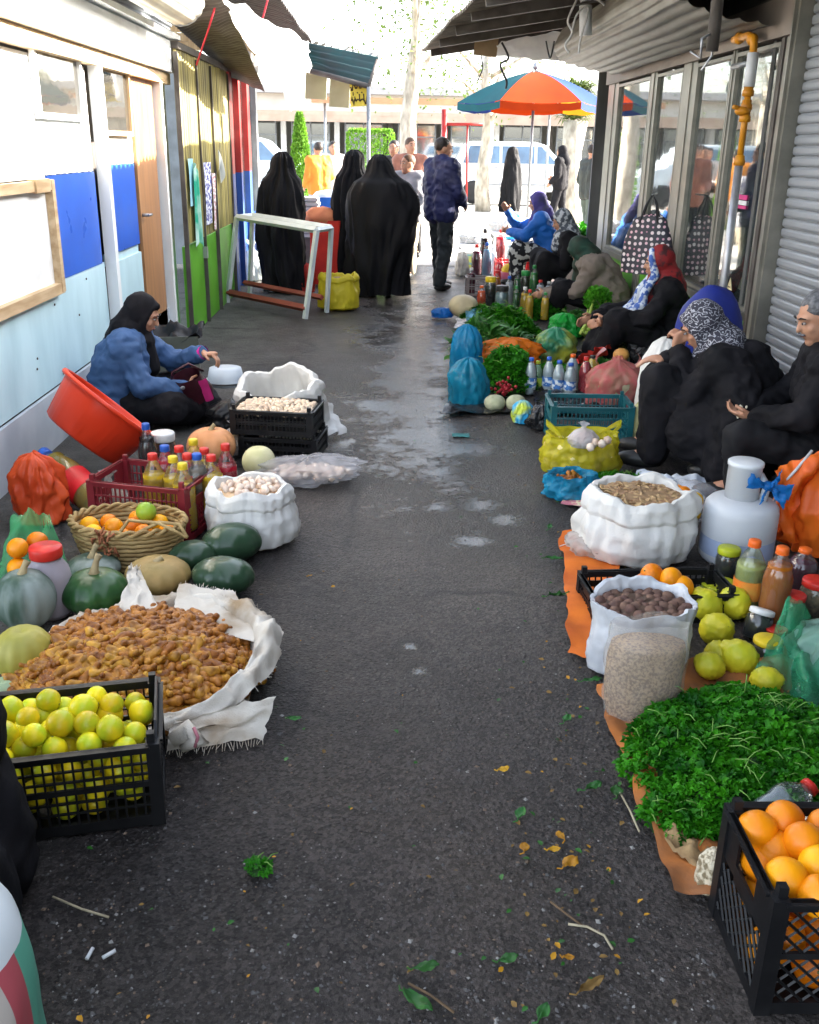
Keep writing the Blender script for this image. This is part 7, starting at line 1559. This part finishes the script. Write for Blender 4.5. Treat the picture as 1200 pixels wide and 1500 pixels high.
# big white jug
c = G(1093, 838); jx = thing('jug', 'large round milky white plastic jug with an upturned cup on its neck', 'jug', (c.x, c.y+.14, 0))
m_ = MPP(c); R1 = 54*m_; H1 = PY(1093, 735, c.y+.14-R1*.3).z
MILK = mat('milky_jug', (.68, .70, .72), (.58, .61, .65), 3, .35, .04, 30, transl=.25)
b = MB(); b.lathe([(R1*.9, 0), (R1, .02), (R1, H1*.80), (R1*.97, H1*.90), (R1*.86, H1*.97), (R1*.5, H1*1.0)], 36); b.build('body', MILK, jx)
b = MB(); b.lathe([(R1*1.003, .04), (R1*1.003, .11)], 36, close=False); b.build('bluish_tint', mat('bluish_tint', (.40, .48, .66), None, 4, .4), jx)  # colour ring in place of the bluish liquid and reflection low in the jug
zt = PY(1093, 677, c.y+.14).z; b = MB(); b.lathe([(R1*.46, H1*.99), (R1*.45, zt-.02), (R1*.48, zt-.018), (R1*.48, zt-.004), (R1*.44, zt)], 28, M=T((-.0, .02, 0))); b.build('cup', WPLAST, jx)
b = MB(); b.tube([(R1*.50, -.02, H1*.98), (R1*.52, -.03, zt*.78), (R1*.40, .0, zt*.86), (R1*.42, .02, zt*.8)], .017, 8); b.build('handle', MILK, jx)
b = MB(); q0 = T((c.x, c.y+.14, 0)) @ V(R1*.50, -.045, zt*.80)
for k, (dx, dy, dz, w2) in enumerate(((-.09, -.03, .03, .03), (.09, -.02, -.02, .035), (.07, -.03, -.06, .03), (.03, -.03, .05, .03), (-.03, -.03, -.05, .025))):
    b.grid(lambda u, v: (q0.x+dx*u+w2*.3*(v-.5)*(.3+u)+.012*N(u*5, v*3, k), q0.y+dy*math.sin(u*2)+.02*N(u*4, v*4, k+3), q0.z+dz*u+w2*2*(v-.5)*(.25+u)*.8+.012*N(u*6, v*5, k+7)), 9, 6)
b.ball(tuple(q0), (.022, .02, .02), 10, 7)
tag(b.build('ribbon', mat('blue_ribbon', (.015, .20, .55), (.01, .13, .42), 9, .35, .5, 30, transl=.3)), 'strip of blue plastic knotted round the neck of the white jug', 'ribbon')
# big orange sack at the right edge
c = G(1195, 830); ORS = mat('orange_sack_film', (.80, .17, .015), (.62, .09, .01), 5, .45, .6, 14, transl=.25, dist=.012)
bag('large bright orange sack bulging at the right edge', (c.x+.14, c.y+.20, 0), (.24, .22, .42), ORS, 4, 'sack', 'round', 'sack', lumps=.22, pleats=.16)
o = sheet('cloth', ORS, (G(1140, 790, .08), G(1240, 800, .05), PY(1135, 690, c.y+.12), PY(1240, 640, c.y+.15)), 26, 20, seed=3, amp=.10); tag(o, 'loose orange flap with a pale hem hanging over the orange sack', 'cloth')
b = MB(); b.tube([PY(1132, 745, c.y+.1), PY(1140, 715, c.y+.1), PY(1165, 690, c.y+.1), PY(1190, 660, c.y+.12)], .006, 6); tag(b.build('string', CABW), 'pale cord along the hem of the orange sack', 'string')
# white sack and pale bag behind the squatting woman, shiny black bag
c, r, h = fit(938, 1010, 640, 500, .9, .2); bag('white cloth sack leaning between the pink bag and the squatting woman', (c.x+.02, c.y+.12, 0), (r, r*.9, h), CLOTHW, 7, 'sack', 'round', 'sack', lumps=.12)
c, r, h = fit(928, 975, 665, 590, .8, .3); bag('pale yellow bag tucked behind the teal crate', (c.x, c.y+.1, 0), (r, r*.8, h), film('pale_yellow_film', (.62, .6, .3), .85), 3, top='round')
c, r, h = fit(925, 990, 545, 488, .7, .3); bag('shiny crinkled black plastic bag in front of the red scarfed woman', (c.x, c.y, 0), (r, r*.8, h), mat('shiny_black_film', (.03, .03, .032), (.015, .015, .016), 8, .12, .9, 22, dist=.02), 6, top='round', lumps=.3)
bc2 = G(1040, 600); BLP = mat('royal_blue_pad', (.012, .025, .22), (.008, .018, .15), 4, .6, .2, 30)
b = MB(); b.ball((0, 0, .52), (.20, .16, .30), 24, 16, fn=lambda v: 1+.06*N(v.x*2, v.y*2, v.z*2)); b.ball((0, .02, .2), (.20, .16, .22), 20, 12); bp_ = PY(1046, 470, 5.65)
tag(b.build('backpack', BLP, None, loc=(bp_.x, 5.72, .0)), 'rounded royal blue pad standing behind the patterned headscarf', 'bag')
# pink bag, red and yellow bottles, water bottles
c, r, h = fit(862, 952, 602, 516, .8, .3); PKF = film('pink_film', (.72, .13, .16), .66, .2, .4, 14, (.55, .25, .2))
bag('pink translucent carrier bag stuffed with goods beside the water bottles', (c.x, c.y, 0), (r, r*.8, h*.95), PKF, 5, 'carrier_bag', 'handles', lumps=.2, inner=mat('mixed_goods', (.45, .38, .25), (.2, .25, .12), 9, .6))
PBL = mat('water_label', (.05, .16, .42), (.62, .68, .74), 30, .4, lo=.47, hi=.53); WTR = liquid('milky', (.60, .70, .74))
for x, yb, yt, w_, lab, lq, cp, wr in ((777, 580, 523, 18, 'leftmost milky water bottle with a blue cap', WTR, 'blue', PBL), (803, 578, 522, 18, 'second tall milky water bottle with a blue cap', WTR, 'blue', PBL), (818, 582, 527, 19, 'third milky water bottle with a blue cap', WTR, 'blue', PBL), (835, 583, 531, 20, 'foremost milky water bottle with a blue cap and blue script label', WTR, 'blue', PBL),
        (787, 576, 528, 17, 'pale green bottle with a lime cap among the water bottles', liquid('pale_green', (.35, .60, .35)), 'lime', mat('lime_label', (.5, .6, .08), (.3, .45, .05), 20, .5)), (838, 570, 518, 20, 'milky bottle with an orange cap behind the water bottles', WTR, 'orange', None), (868, 562, 520, 22, 'yellow juice bottle with a dark cap beside the pink bag', YL, 'black', None), (857, 580, 522, 20, 'dark red bottle with a red cap beside the pink bag', RL, 'red', None), (899, 540, 515, 14, 'blue capped bottle poking out of the pink bag', WTR, 'blue', None)):
    bt = bx_(x, yb, yt, w_, lab, lq, cp, .86, wr)
    if wr is PBL:
        o = script(bt, WPLAST, .06, .05, int(x), 3, 1); o.location = (0, -.037, .09)
# black plastic sheets and balls
BLKF = mat('black_film', (.022, .022, .024), (.012, .012, .013), 7, .22, .7, 20, dist=.01)
ground_cloth('plastic_sheet', 'black plastic sheet spread under the blue bags', (G(645, 612), G(760, 606), G(665, 585), G(765, 585)), BLKF, 'plastic sheet', 4, .02, n=26)
ground_cloth('plastic_sheet', 'black plastic sheet spread in front of the water bottles', (G(785, 608), G(930, 612), G(780, 575), G(950, 575)), BLKF, 'plastic sheet', 9, .035, n=26)
c, r, h = fit(775, 815, 632, 592, .8, .3); bag('small crumpled black bag beside the yellow carrier bag', (c.x, c.y, 0), (r, r*.8, h), BLKF, 4, top='round', lumps=.3)
PML = mat('netted_melon', (.42, .42, .28), (.30, .32, .2), 30, .6, .4, 60)
for x0, x1, yb, yt, lab in ((710, 742, 606, 579, 'greyish round melon nearest the big blue bag'), (742, 772, 607, 579, 'greyish round melon next to the blue wrapped ball')):
    pk(x0, x1, yb, yt, PML, lab, 8, stem=False, depth=.01, name='melon', cat='melon')
c, r, h = fit(750, 782, 622, 585, .8, .3); bag('small ball wrapped in sky blue and lime plastic', (c.x, c.y, 0), (r, r, h), mat('blue_lime_film', (.03, .35, .65), (.45, .55, .05), 7, .3, .4, 20, lo=.42, hi=.55), 2, top='round')
c = G(740, 592); r7 = random.Random(2); b = MB()
for k in range(40): b.ball((r7.gauss(0, .028), r7.gauss(0, .018)-.02, .10+r7.gauss(0, .028)), .011, 8, 6)
tag(b.build('radish_bunch', mat('radish_red', (.38, .02, .025), (.28, .012, .02), 9, .35), None, loc=(c.x, c.y+.05, 0)), 'bunch of small dark red radishes in front of the green herbs', 'radishes')
c = G(745, 578); leaf_heap('herb_bunch', 'dense heap of feathery green herbs between the big blue bag and the water bottles', (c.x, c.y+.12, 0), .20, .20, .30, 2200, .030, PARS2, seed=5, stems=20)
# two big blue bags, orange bag
TQ = film('teal_blue_film', (.006, .22, .36), .86, .2, .25, 12); TQ2 = film('blue_film2', (.01, .26, .50), .82, .2, .3, 12)
c, r, h = fit(656, 716, 598, 522, .8, .5); bag('bulging teal blue plastic bag at the front of the herb row', (c.x, c.y, 0), (r, r*.85, h*1.0), TQ, 3, top='round', lumps=.16, pleats=.12)
c, r, h = fit(661, 706, 550, 474, .8, .3); bag('tall blue green plastic bag behind the bulging teal one', (c.x, c.y, 0), (r, r*.85, h), TQ2, 8, top='round', lumps=.16, pleats=.14)
c, r, h = fit(706, 796, 545, 496, .6, .4); bag('bright orange plastic bag laid over the herbs', (c.x, c.y, .02), (r, r*.55, h), film('bright_orange_film', (.80, .20, .015), .9, .3, .3), 6, top='round', lumps=.3)
# second row of herbs and bags
c = G(738, 515); leaf_heap('herb_bunch', 'big dark green heap of leafy herbs behind the orange bag', (c.x+.02, c.y+.40, 0), .30, .34, .32, 2400, .038, PARS, seed=8, stems=30)
c = G(720, 535); leaf_heap('leek_bunch', 'bunch of long pale green leaves beside the blue green bag', (c.x, c.y+.12, .05), .20, .12, .14, 500, .10, LEAFG, seed=9, tri=False, stems=10, long=.8)
c, r, h = fit(784, 846, 535, 478, .7, .4); bag('translucent green and yellow bag of vegetables behind the water bottles', (c.x, c.y, 0), (r, r*.8, h), mat('green_yellow_film', (.38, .42, .05), (.04, .22, .12), 5, .25, .5, 18, transl=.25, lo=.4, hi=.6), 5, top='round', lumps=.2)
c, r, h = fit(808, 855, 500, 460, .7, .4); bag('bright green plastic bag next to the celery', (c.x, c.y+.1, 0), (r, r*.8, h), film('bright_green_film', (.02, .42, .06), .9, .3, .3), 7, top='round', lumps=.25)
c = G(872, 505); cl = thing('celery', 'pale green bunch of celery with curly leaves lying near the red scarfed woman', 'celery', (c.x-.02, c.y+.14, .10))
b = MB(); r8 = random.Random(4)
for k in range(16): o_ = V(r8.gauss(0, .04), r8.gauss(0, .03), r8.gauss(0, .03)); b.tube([V(-.08, -.14, .0)+o_*.6, V(0, .02, .05)+o_, V(.07, .16, .16)+o_*1.6], [.018, .014, .008], 7)
b.build('stalks', mat('celery_green', (.38, .48, .10), (.28, .40, .06), 12, .45), cl)
b = MB(); r8 = random.Random(6)
for k in range(700):
    d = V(r8.gauss(0, 1), r8.gauss(0, 1), r8.gauss(0, 1)).normalized(); leafquad(b, V(.08, .2, .24)+V(d.x*.11, d.y*.10, d.z*.09)*r8.uniform(.6, 1), d+V(r8.gauss(0, .4), r8.gauss(0, .4), .3), d, .035, .03)
b.build('leaves', mat('celery_leaf', (.10, .36, .02), (.05, .24, .012), 10, .5, transl=.25), cl)
c = G(862, 540); o = sheet('cloth', REDC, (G(838, 535, .08), G(888, 520, .10), G(850, 520, .16), G(895, 505, .22)), 18, 12, seed=2, amp=.06); tag(o, 'red cloth folded between the celery and the pink bag', 'cloth')
leaf_heap('herb_bunch', 'mixed brown and green leaf trimmings in front of the shiny black bag', (G(895, 530).x, G(895, 530).y+.15, .05), .18, .16, .18, 700, .04, mat('mixed_trimmings', (.16, .22, .05), (.30, .16, .06), 9, .7, transl=.2), seed=14, tri=False, stems=10)
b = MB(); b.ball((0, 0, 0), (.06, .05, .05), 14, 9); tag(b.build('squash_piece', mat('cut_squash', (.62, .30, .08), None, 9, .5), None, loc=G(910, 520, .16)), 'cut orange squash piece near the hands of the red scarfed woman', 'squash')
# far goods around the hunched woman
c, r, h = fit(657, 702, 468, 434, .8, .2); pumpkin('pale beige melon lying at the edge of the lane', (c.x, c.y, 0), r, h*.55, 8, mat('beige_rind', (.50, .42, .26), None, 7, .5), 2, False, (0, 0, .3), .02, 'melon', .3, cat='melon')
c, r, h = fit(632, 664, 467, 450, .8, .3); bag('small bright blue bag lying on the lane beside the beige melon', (c.x, c.y, 0), (r, r*.7, h), film('vivid_blue_film', (.01, .16, .55), .95, .3), 3, top='round')
o = sheet('plastic_sheet', film('sky_blue_film', (.2, .5, .7), .85), (G(683, 470, .03), G(710, 468, .03), G(682, 455, .1), G(708, 452, .1)), 12, 10, seed=8, amp=.05); tag(o, 'sky blue plastic scrap on the beige melon', 'plastic sheet')
ground_cloth('newspaper', 'white sheet of newspaper on the ground below the beige melon', (G(668, 482), G(708, 480), G(668, 468), G(706, 466)), printmat('newsprint', (.66, .64, .64), (.4, .36, .38), 40), 'paper', 6, .012, n=12)
c, r, h = fit(706, 724, 478, 432, .8, .3); 
for x, yb, yt, w_, lab, kind, a, cp in ((705, 458, 418, 14, 'orange red bottle at the lane edge behind the beige melon', 'bottle', liquid('orange_red', (.70, .10, .015)), 'orange'), (718, 452, 405, 17, 'dark jar with an amber lid behind the big herb heap', 'jar', DKC, CAPM['yellow']), (735, 466, 418, 20, 'tall grey jar with a dark lid in the herb heap', 'jar', mat('teal_grey', (.12, .2, .22), None, 9, .4), CAPM['black']),
        (755, 470, 418, 11, 'slim dark green bottle beside the yellow bottles', 'bottle', liquid('dark_green', (.02, .12, .03)), 'green'), (768, 468, 420, 14, 'yellow bottle with a white cap next to the slim green one', 'bottle', YL, 'white'), (775, 470, 424, 13, 'yellow bottle with a red cap next to the slim green one', 'bottle', YL, 'red'), (757, 448, 398, 12, 'green bottle left of the tall green bottle', 'bottle', liquid('dark_green', (.02, .12, .03)), 'black'),
        (781, 445, 388, 13, 'tall green bottle in the middle of the far goods', 'bottle', liquid('bright_green', (.03, .22, .04)), 'green'), (769, 440, 396, 14, 'dark jar left of the tall green bottle', 'jar', DKC, CAPM['green']), (791, 448, 410, 14, 'clear bottle with a red cap near the hunched woman', 'bottle', CLR, 'red'), (803, 446, 412, 11, 'clear bottle with a white cap near the hunched woman', 'bottle', CLR, 'white'),
        (709, 405, 335, 15, 'tall dark bottle standing at the back of the far goods', 'bottle', DKL, 'black'), (698, 408, 358, 16, 'dark plum bottle on the crate of the far goods', 'bottle', PUJ, 'red'), (713, 406, 355, 14, 'blue tinted bottle on the crate of the far goods', 'bottle', liquid('blue', (.12, .25, .38)), 'blue'), (722, 404, 362, 12, 'pale clear bottle on the crate of the far goods', 'bottle', CLR, 'white'),
        (733, 392, 336, 15, 'clear bottle half full of red juice in the far goods', 'bottle', RL, 'red'), (765, 395, 337, 20, 'large clear water bottle in the far goods', 'bottle', mat('clear_water', (.32, .42, .48), None, 6, .06, transl=.5, alpha=.6), 'white'), (750, 395, 350, 16, 'clear water bottle left of the large one', 'bottle', mat('clear_water', (.32, .42, .48), None, 6, .06, transl=.5, alpha=.6), 'blue'), (778, 398, 352, 15, 'clear water bottle right of the large one', 'bottle', mat('clear_water', (.32, .42, .48), None, 6, .06, transl=.5, alpha=.6), 'white'),
        (733, 412, 378, 14, 'red drink bottle in the red crate', 'bottle', RL, 'red'), (776, 410, 374, 14, 'red jar at the right of the red crate', 'jar', RL, CAPM['red'])):
    if kind == 'bottle': bx_(x, yb, yt, w_, lab, a, cp, .8)
    else: bx_(x, yb, yt, w_, lab, None, None, kind='jar', lid=cp, content=a)
c, r, h = fit(684, 722, 434, 404, .8, .8); crate('crate', 'clear grey plastic crate holding the dark bottles of the far goods', (c.x, c.y, 0), 0, r*2, r*1.5, .2, mat('smoky_crate', (.22, .18, .18), None, 8, .4), .03, 3)
c, r, h = fit(729, 782, 412, 372, .8, .8); crate('crate', 'red plastic crate under the clear bottles of the far goods', (c.x, c.y+.1, 0), 0, r*2, r*1.4, .22, mat('bright_red_crate', (.60, .03, .03), None, 8, .4), .03, 3)
c, r, h = fit(734, 760, 418, 388, .8, .8); pk_ = thing('tub', 'pink and white tub heaped with yellow goods in the far row', 'tub', (c.x, c.y, 0))
b = MB(); b.lathe([(r*.85, 0), (r, .14), (r*1.03, .15)], 20); b.build('shell', mat('pink_tub', (.66, .30, .36), (.6, .1, .2), 4, .4), pk_); b = MB(); b.ball((0, 0, .17), (r*.95, r*.95, .08), 16, 9, fn=lambda v: 1+.2*N(v.x*4, v.y*4, v.z*4)); b.build('yellow_goods', mat('yellow_goods', (.72, .52, .03), (.6, .35, .02), 20, .6), pk_)
for x0, x1, yb, yt, col, lab in ((668, 686, 405, 368, (.55, .55, .52), 'knitted white bundle beside the man in the blue jacket'), (676, 705, 385, 350, (.22, .14, .09), 'brown heap of dried goods behind the bottles'), (740, 768, 352, 312, (.03, .45, .65), 'turquoise bag held up by the woman in blue'), (858, 885, 345, 316, (.40, .33, .25), 'crumpled beige bundle by the shop corner'), (640, 654, 424, 398, (.05, .3, .4), 'small teal bag behind the man in the blue jacket')):
    c, r, h = fit(x0, x1, yb, yt, .8, .2); bag(lab, (c.x, c.y, 0), (r, r*.8, h), mat('bundle_%d' % x0, col, None, 18, .7, .5, 30), x0, top='round', lumps=.22)
# sunlit tables of produce by the street
def table(label, x0, x1, Y, ztop, mt, goods):
    xa, xb = PY(x0, 300, Y).x, PY(x1, 300, Y).x; t = thing('market_table', label, 'table', ((xa+xb)/2, Y, 0)); l = xb-xa
    b = MB(); b.box((0, 0, ztop), (l, .9, .04)); b.build('table_top', mt, t, False)
    for sx in (-1, 1):
        for sy in (-1, 1): b = MB(); b.box((sx*(l/2-.05), sy*.38, (ztop-.02)/2), (.05, .05, ztop-.02)); b.build('leg', GREYM, t, False)
    for k, (dx, lab, r_, mt_) in enumerate(goods):
        bag(lab, (t.location.x+dx*l, Y+.05*(-1)**k, ztop+.02), (r_, r_*.8, r_*1.1), mt_, k+3, 'heap_of_produce' if 'heap' in lab else 'bag', 'round', 'produce', lumps=.25)
SUNW = mat('white_goods', (.66, .66, .64), None, 6, .6)
table('low white table with pale sacks in the sun behind the woman in blue', 722, 785, 14.2, .42, WHITE_P, ((-.3, 'white sack on the low white table left', .16, SUNW), (.05, 'white sack in the middle of the low white table', .18, SUNW), (.34, 'pale green heap of cabbages on the low white table', .17, mat('cabbage', (.5, .56, .3), None, 9, .6))))
table('table of oranges and peppers near the right end of the lane', 812, 848, 14.6, .34, WOODL, ((-.25, 'orange heap of fruit on the far right table', .12, ORG), (.2, 'orange red heap of peppers on the far right table', .12, mat('pepper', (.7, .16, .02), (.55, .35, .02), 20, .4))))
table('low glass topped table with printed boxes right behind the standing man', 675, 722, 13.6, .30, WPLAST, ((-.2, 'white bag on the low glass topped table', .13, SUNW), (.2, 'pale white bundle on the low glass topped table', .12, SUNW)))
b = MB(); b.box((0, 0, .14), (.36, .28, .28)); b.box((0, -.141, .15), (.28, .004, .2), 1); tag(b.build('printed_box', [WHITE_P, printmat('print_greenyellow', (.55, .6, .15), (.2, .4, .45), 9)], None, False, loc=(PY(692, 320, 13.0).x, 13.0, 0)), 'white box with a yellow and green printed side behind the standing man', 'box')
c = G(872, 330); leaf_heap('herb_bunch', 'bright green upright herbs at the shop corner', (PY(860, 320, 12.2).x, 12.2, .30), .16, .16, .32, 420, .10, PARS2, seed=31, tri=False, stems=0, long=.5)
m = MB(); m.box((PY(860, 320, 12.2).x, 12.2, .15), (.36, .3, .30)); tag(m.build('wooden_box', WOODL, None, False), 'wooden box under the bright green herbs at the shop corner', 'box')
# ------------------------------------------------------------------ litter on the asphalt
YLF = mat('yellow_leaf', (.50, .26, .006), (.34, .16, .006), 20, .6, rand=.15); GLF = mat('green_leaf', (.022, .14, .012), (.01, .07, .008), 18, .5, rand=.15); BLF_ = mat('brown_leaf', (.22, .13, .03), (.14, .08, .02), 20, .7)
def leaf(px, py, l, mt, lab, rz, wd=.5, curl=.25):
    l = l*.85
    b = MB(); n_ = 9
    b.grid(lambda u, v: ((v-.5)*l, (u-.5)*l*wd*math.sin(math.pi*min(.98, max(.02, v)))**.75, .006+curl*l*((v-.5)**2+.5*(u-.5)**2*math.sin(math.pi*v))+.30*l*abs(N(u*3+px, v*3, px))), 7, n_); l0 = l
    b.tube([(-l*.5, 0, .012), (-l*.62, 0, .006), (-l*.75, .01, .004)], .0018, 5)
    p = G(px, py); o = b.build('fallen_leaf', mt, None, loc=(p.x, p.y, gz(p.x, p.y)), rot=(0, 0, R(rz))); return tag(o, lab, 'leaf')
for a in ((835, 1270, .055, YLF, 'largest yellow fallen leaf in the group of four', 40, .8), (812, 1250, .034, YLF, 'yellow fallen leaf just above the largest one', 10, .7), (768, 1247, .036, YLF, 'yellow fallen leaf left of the group of four', 80, .8), (820, 1229, .034, YLF, 'topmost yellow fallen leaf in the group of four', 120, .7), (738, 1130, .036, YLF, 'lone yellow fallen leaf level with the burlap edge', 20, .8), (866, 1452, .075, BLF_, 'curled brown yellow leaf near the bottom of the lane', 30, .35), (833, 1410, .026, YLF, 'tiny yellow leaf beside the pale twig', 0, .8),
        (820, 877, .10, GLF, 'long flat green leaf on the orange cloth strip edge', 5, .28), (812, 822, .08, GLF, 'green leaf left of the white string', -10, .45), (805, 775, .06, GLF, 'green leaf on the lane beside the patterned paper', 70, .5), (870, 1155, .06, GLF, 'green leaf with a stem near the worn brown cloth', 30, .6), (903, 1162, .05, GLF, 'crumpled green leaf touching the worn brown cloth', 80, .8), (868, 1000, .07, GLF, 'green leaf at the edge of the clear seed bag', 10, .4), (830, 1055, .05, GLF, 'green leaf below the seed bag on the asphalt', 60, .6),
        (762, 1195, .055, GLF, 'green leaf above the group of yellow leaves', 70, .6), (625, 1425, .06, GLF, 'dark green leaf at the end of the brown twig', 10, .5), (612, 1475, .085, GLF, 'broad green leaf at the bottom of the lane', -40, .45), (745, 1412, .05, GLF, 'dim green leaf right of the brown twig', 20, .6), (795, 1490, .05, GLF, 'green leaf cut by the bottom edge of the photo', 60, .6), (432, 1055, .045, GLF, 'green scrap of leaf beside the ginger sack', 0, .6), (455, 845, .02, YLF, 'tiny orange leaf scrap left of the puddles', 30, .6), (480, 635, .05, YLF, 'small pale yellow leaf on the wet part of the lane', 60, .5)):
    leaf(*a)
leaf_heap('herb_sprig', 'small bright green tuft of herb lying alone on the asphalt', G(378, 1275), .03, .028, .016, 60, .014, PARS2, seed=41, stems=3)
TWG = mat('pale_twig', (.42, .36, .24), None, 30, .7); TWB = mat('brown_twig', (.14, .09, .05), None, 30, .7)
for pts, mt, lab in ((((806, 1325), (828, 1342), (852, 1360)), TWB, 'thin dark twig left of the pale curved twig'), (((832, 1358), (860, 1362), (885, 1375), (897, 1395)), TWG, 'pale curved twig on the asphalt'), (((908, 1165), (922, 1190), (936, 1222)), TWG, 'pale straight stalk beside the worn brown cloth'), (((78, 1318), (120, 1336), (160, 1348)), TWG, 'pale straw on the ground below the lemon crate'), (((598, 1445), (630, 1462), (665, 1488)), TWB, 'brown twig between the two green leaves at the bottom')):
    b = MB(); b.tube([G(*p)+Vector((0, 0, .008)) for p in pts], .0028, 5); tag(b.build('twig', mt), lab, 'twig')
for px, py, lab in ((160, 1400, 'white cigarette end on the ground left of the straw'), (132, 1399, 'small white paper scrap beside the cigarette end')):
    b = MB(); b.tube([(-.014, 0, .004), (.014, 0, .004)], .004, 8); o = b.build('litter', WPLAST, None, loc=G(px, py), rot=(0, 0, rd.random()*3)); tag(o, lab, 'litter')
b = MB(); b.grid(lambda u, v: ((u-.5)*.10, (v-.5)*.07, .004+.012*N(u*3, v*3, 2)), 8, 7); tag(b.build('paper_scrap', mat('teal_scrap', (.03, .16, .16), None, 9, .5), None, loc=G(675, 638)), 'flat teal scrap on the wet lane beside the puddles', 'scrap')
# more of the crowded right hand goods
for px, py, rx_, ry_, h_, n_, ls, mt, lab in ((800, 468, .20, .16, .20, 900, .045, PARS2, 'bright leafy herbs between the yellow bottles and the hunched woman'), (842, 492, .17, .14, .18, 700, .05, LEAFG, 'spinach like leaves beside the bright green bag'), (700, 470, .16, .10, .12, 500, .045, PARS2, 'low leafy bunch next to the beige melon'), (812, 560, .16, .10, .10, 500, .035, PARS2, 'herb tops spilling out behind the water bottles'), (880, 560, .13, .10, .12, 400, .05, LEAFG, 'leaves sticking out above the pink bag')):
    c = G(px, py); leaf_heap('herb_bunch', lab, (c.x, c.y+.12, 0), rx_, ry_, h_, n_, ls, mt, seed=px, stems=12)
for x, yb, yt, w_, lab, a, cp in ((727, 446, 396, 13, 'amber bottle behind the dark jar with the amber lid', ORJ, 'red'), (745, 452, 404, 13, 'clear bottle with a blue cap behind the herb heap', CLR, 'blue'), (812, 452, 418, 12, 'small amber bottle beside the hunched woman', ORJ, 'orange'), (690, 432, 392, 13, 'plum bottle at the lane side of the clear grey crate', PUJ, 'white'), (798, 470, 428, 13, 'small yellow bottle in front of the hunched woman', YL, 'green'), (930, 585, 548, 15, 'clear bottle with a green cap beside the pink bag', CLR, 'green')):
    bx_(x, yb, yt, w_, lab, a, cp, .8)
b = MB(); rl = random.Random(8)
for k in range(280):
    py = 560+930*rl.random(); edge = rl.random() < .6; px = (rl.gauss(840, 50) if edge else rl.uniform(100, 1000)); p = G(px, py); s_ = rl.uniform(.004, .013)
    leafquad(b, (p.x, p.y, gz(p.x, p.y)+.001), (rl.uniform(-1, 1), rl.uniform(-1, 1), .1), (rl.gauss(0, .3), rl.gauss(0, .3), 1), s_*1.6, s_, rl.choice((0, 0, 0, 1, 2, 2, 2)))
tag(b.build('leaf_litter', [GLF, YLF, BLF_]), 'crushed bits of leaf trodden into the lane', 'litter', kind='stuff')
# loose grit: thousands of tiny stone chips pressed into the asphalt
b = MB(); rg = random.Random(77)
for k in range(6500):
    py = 520+980*rg.random()**.8; px = rg.uniform(60, 1050); p = G(px, py)
    s = rg.uniform(.0018, .0050)*(1 if rg.random() < .9 else 1.8); a = rg.uniform(0, 6.28); z = gz(p.x, p.y)-.008
    q = [(p.x+s*rg.uniform(.6, 1.3)*math.cos(a+i*1.57), p.y+s*rg.uniform(.6, 1.3)*math.sin(a+i*1.57), z-.001) for i in range(4)]; t = (p.x+rg.uniform(-.4, .4)*s, p.y+rg.uniform(-.4, .4)*s, z+s*.55)
    b.add(q+[t], [(0, 1, 4), (1, 2, 4), (2, 3, 4), (3, 0, 4)], 0 if rg.random() < .7 else (1 if rg.random() < .4 else 2))
tag(b.build('gravel', [mat('grey_chip', (.095, .092, .09), None, 9, .6), mat('pale_chip', (.27, .26, .245), None, 9, .6), mat('warm_chip', (.17, .12, .085), None, 9, .6)], smooth=False), 'pale stone chips and grit on the dark asphalt', 'gravel', kind='stuff')
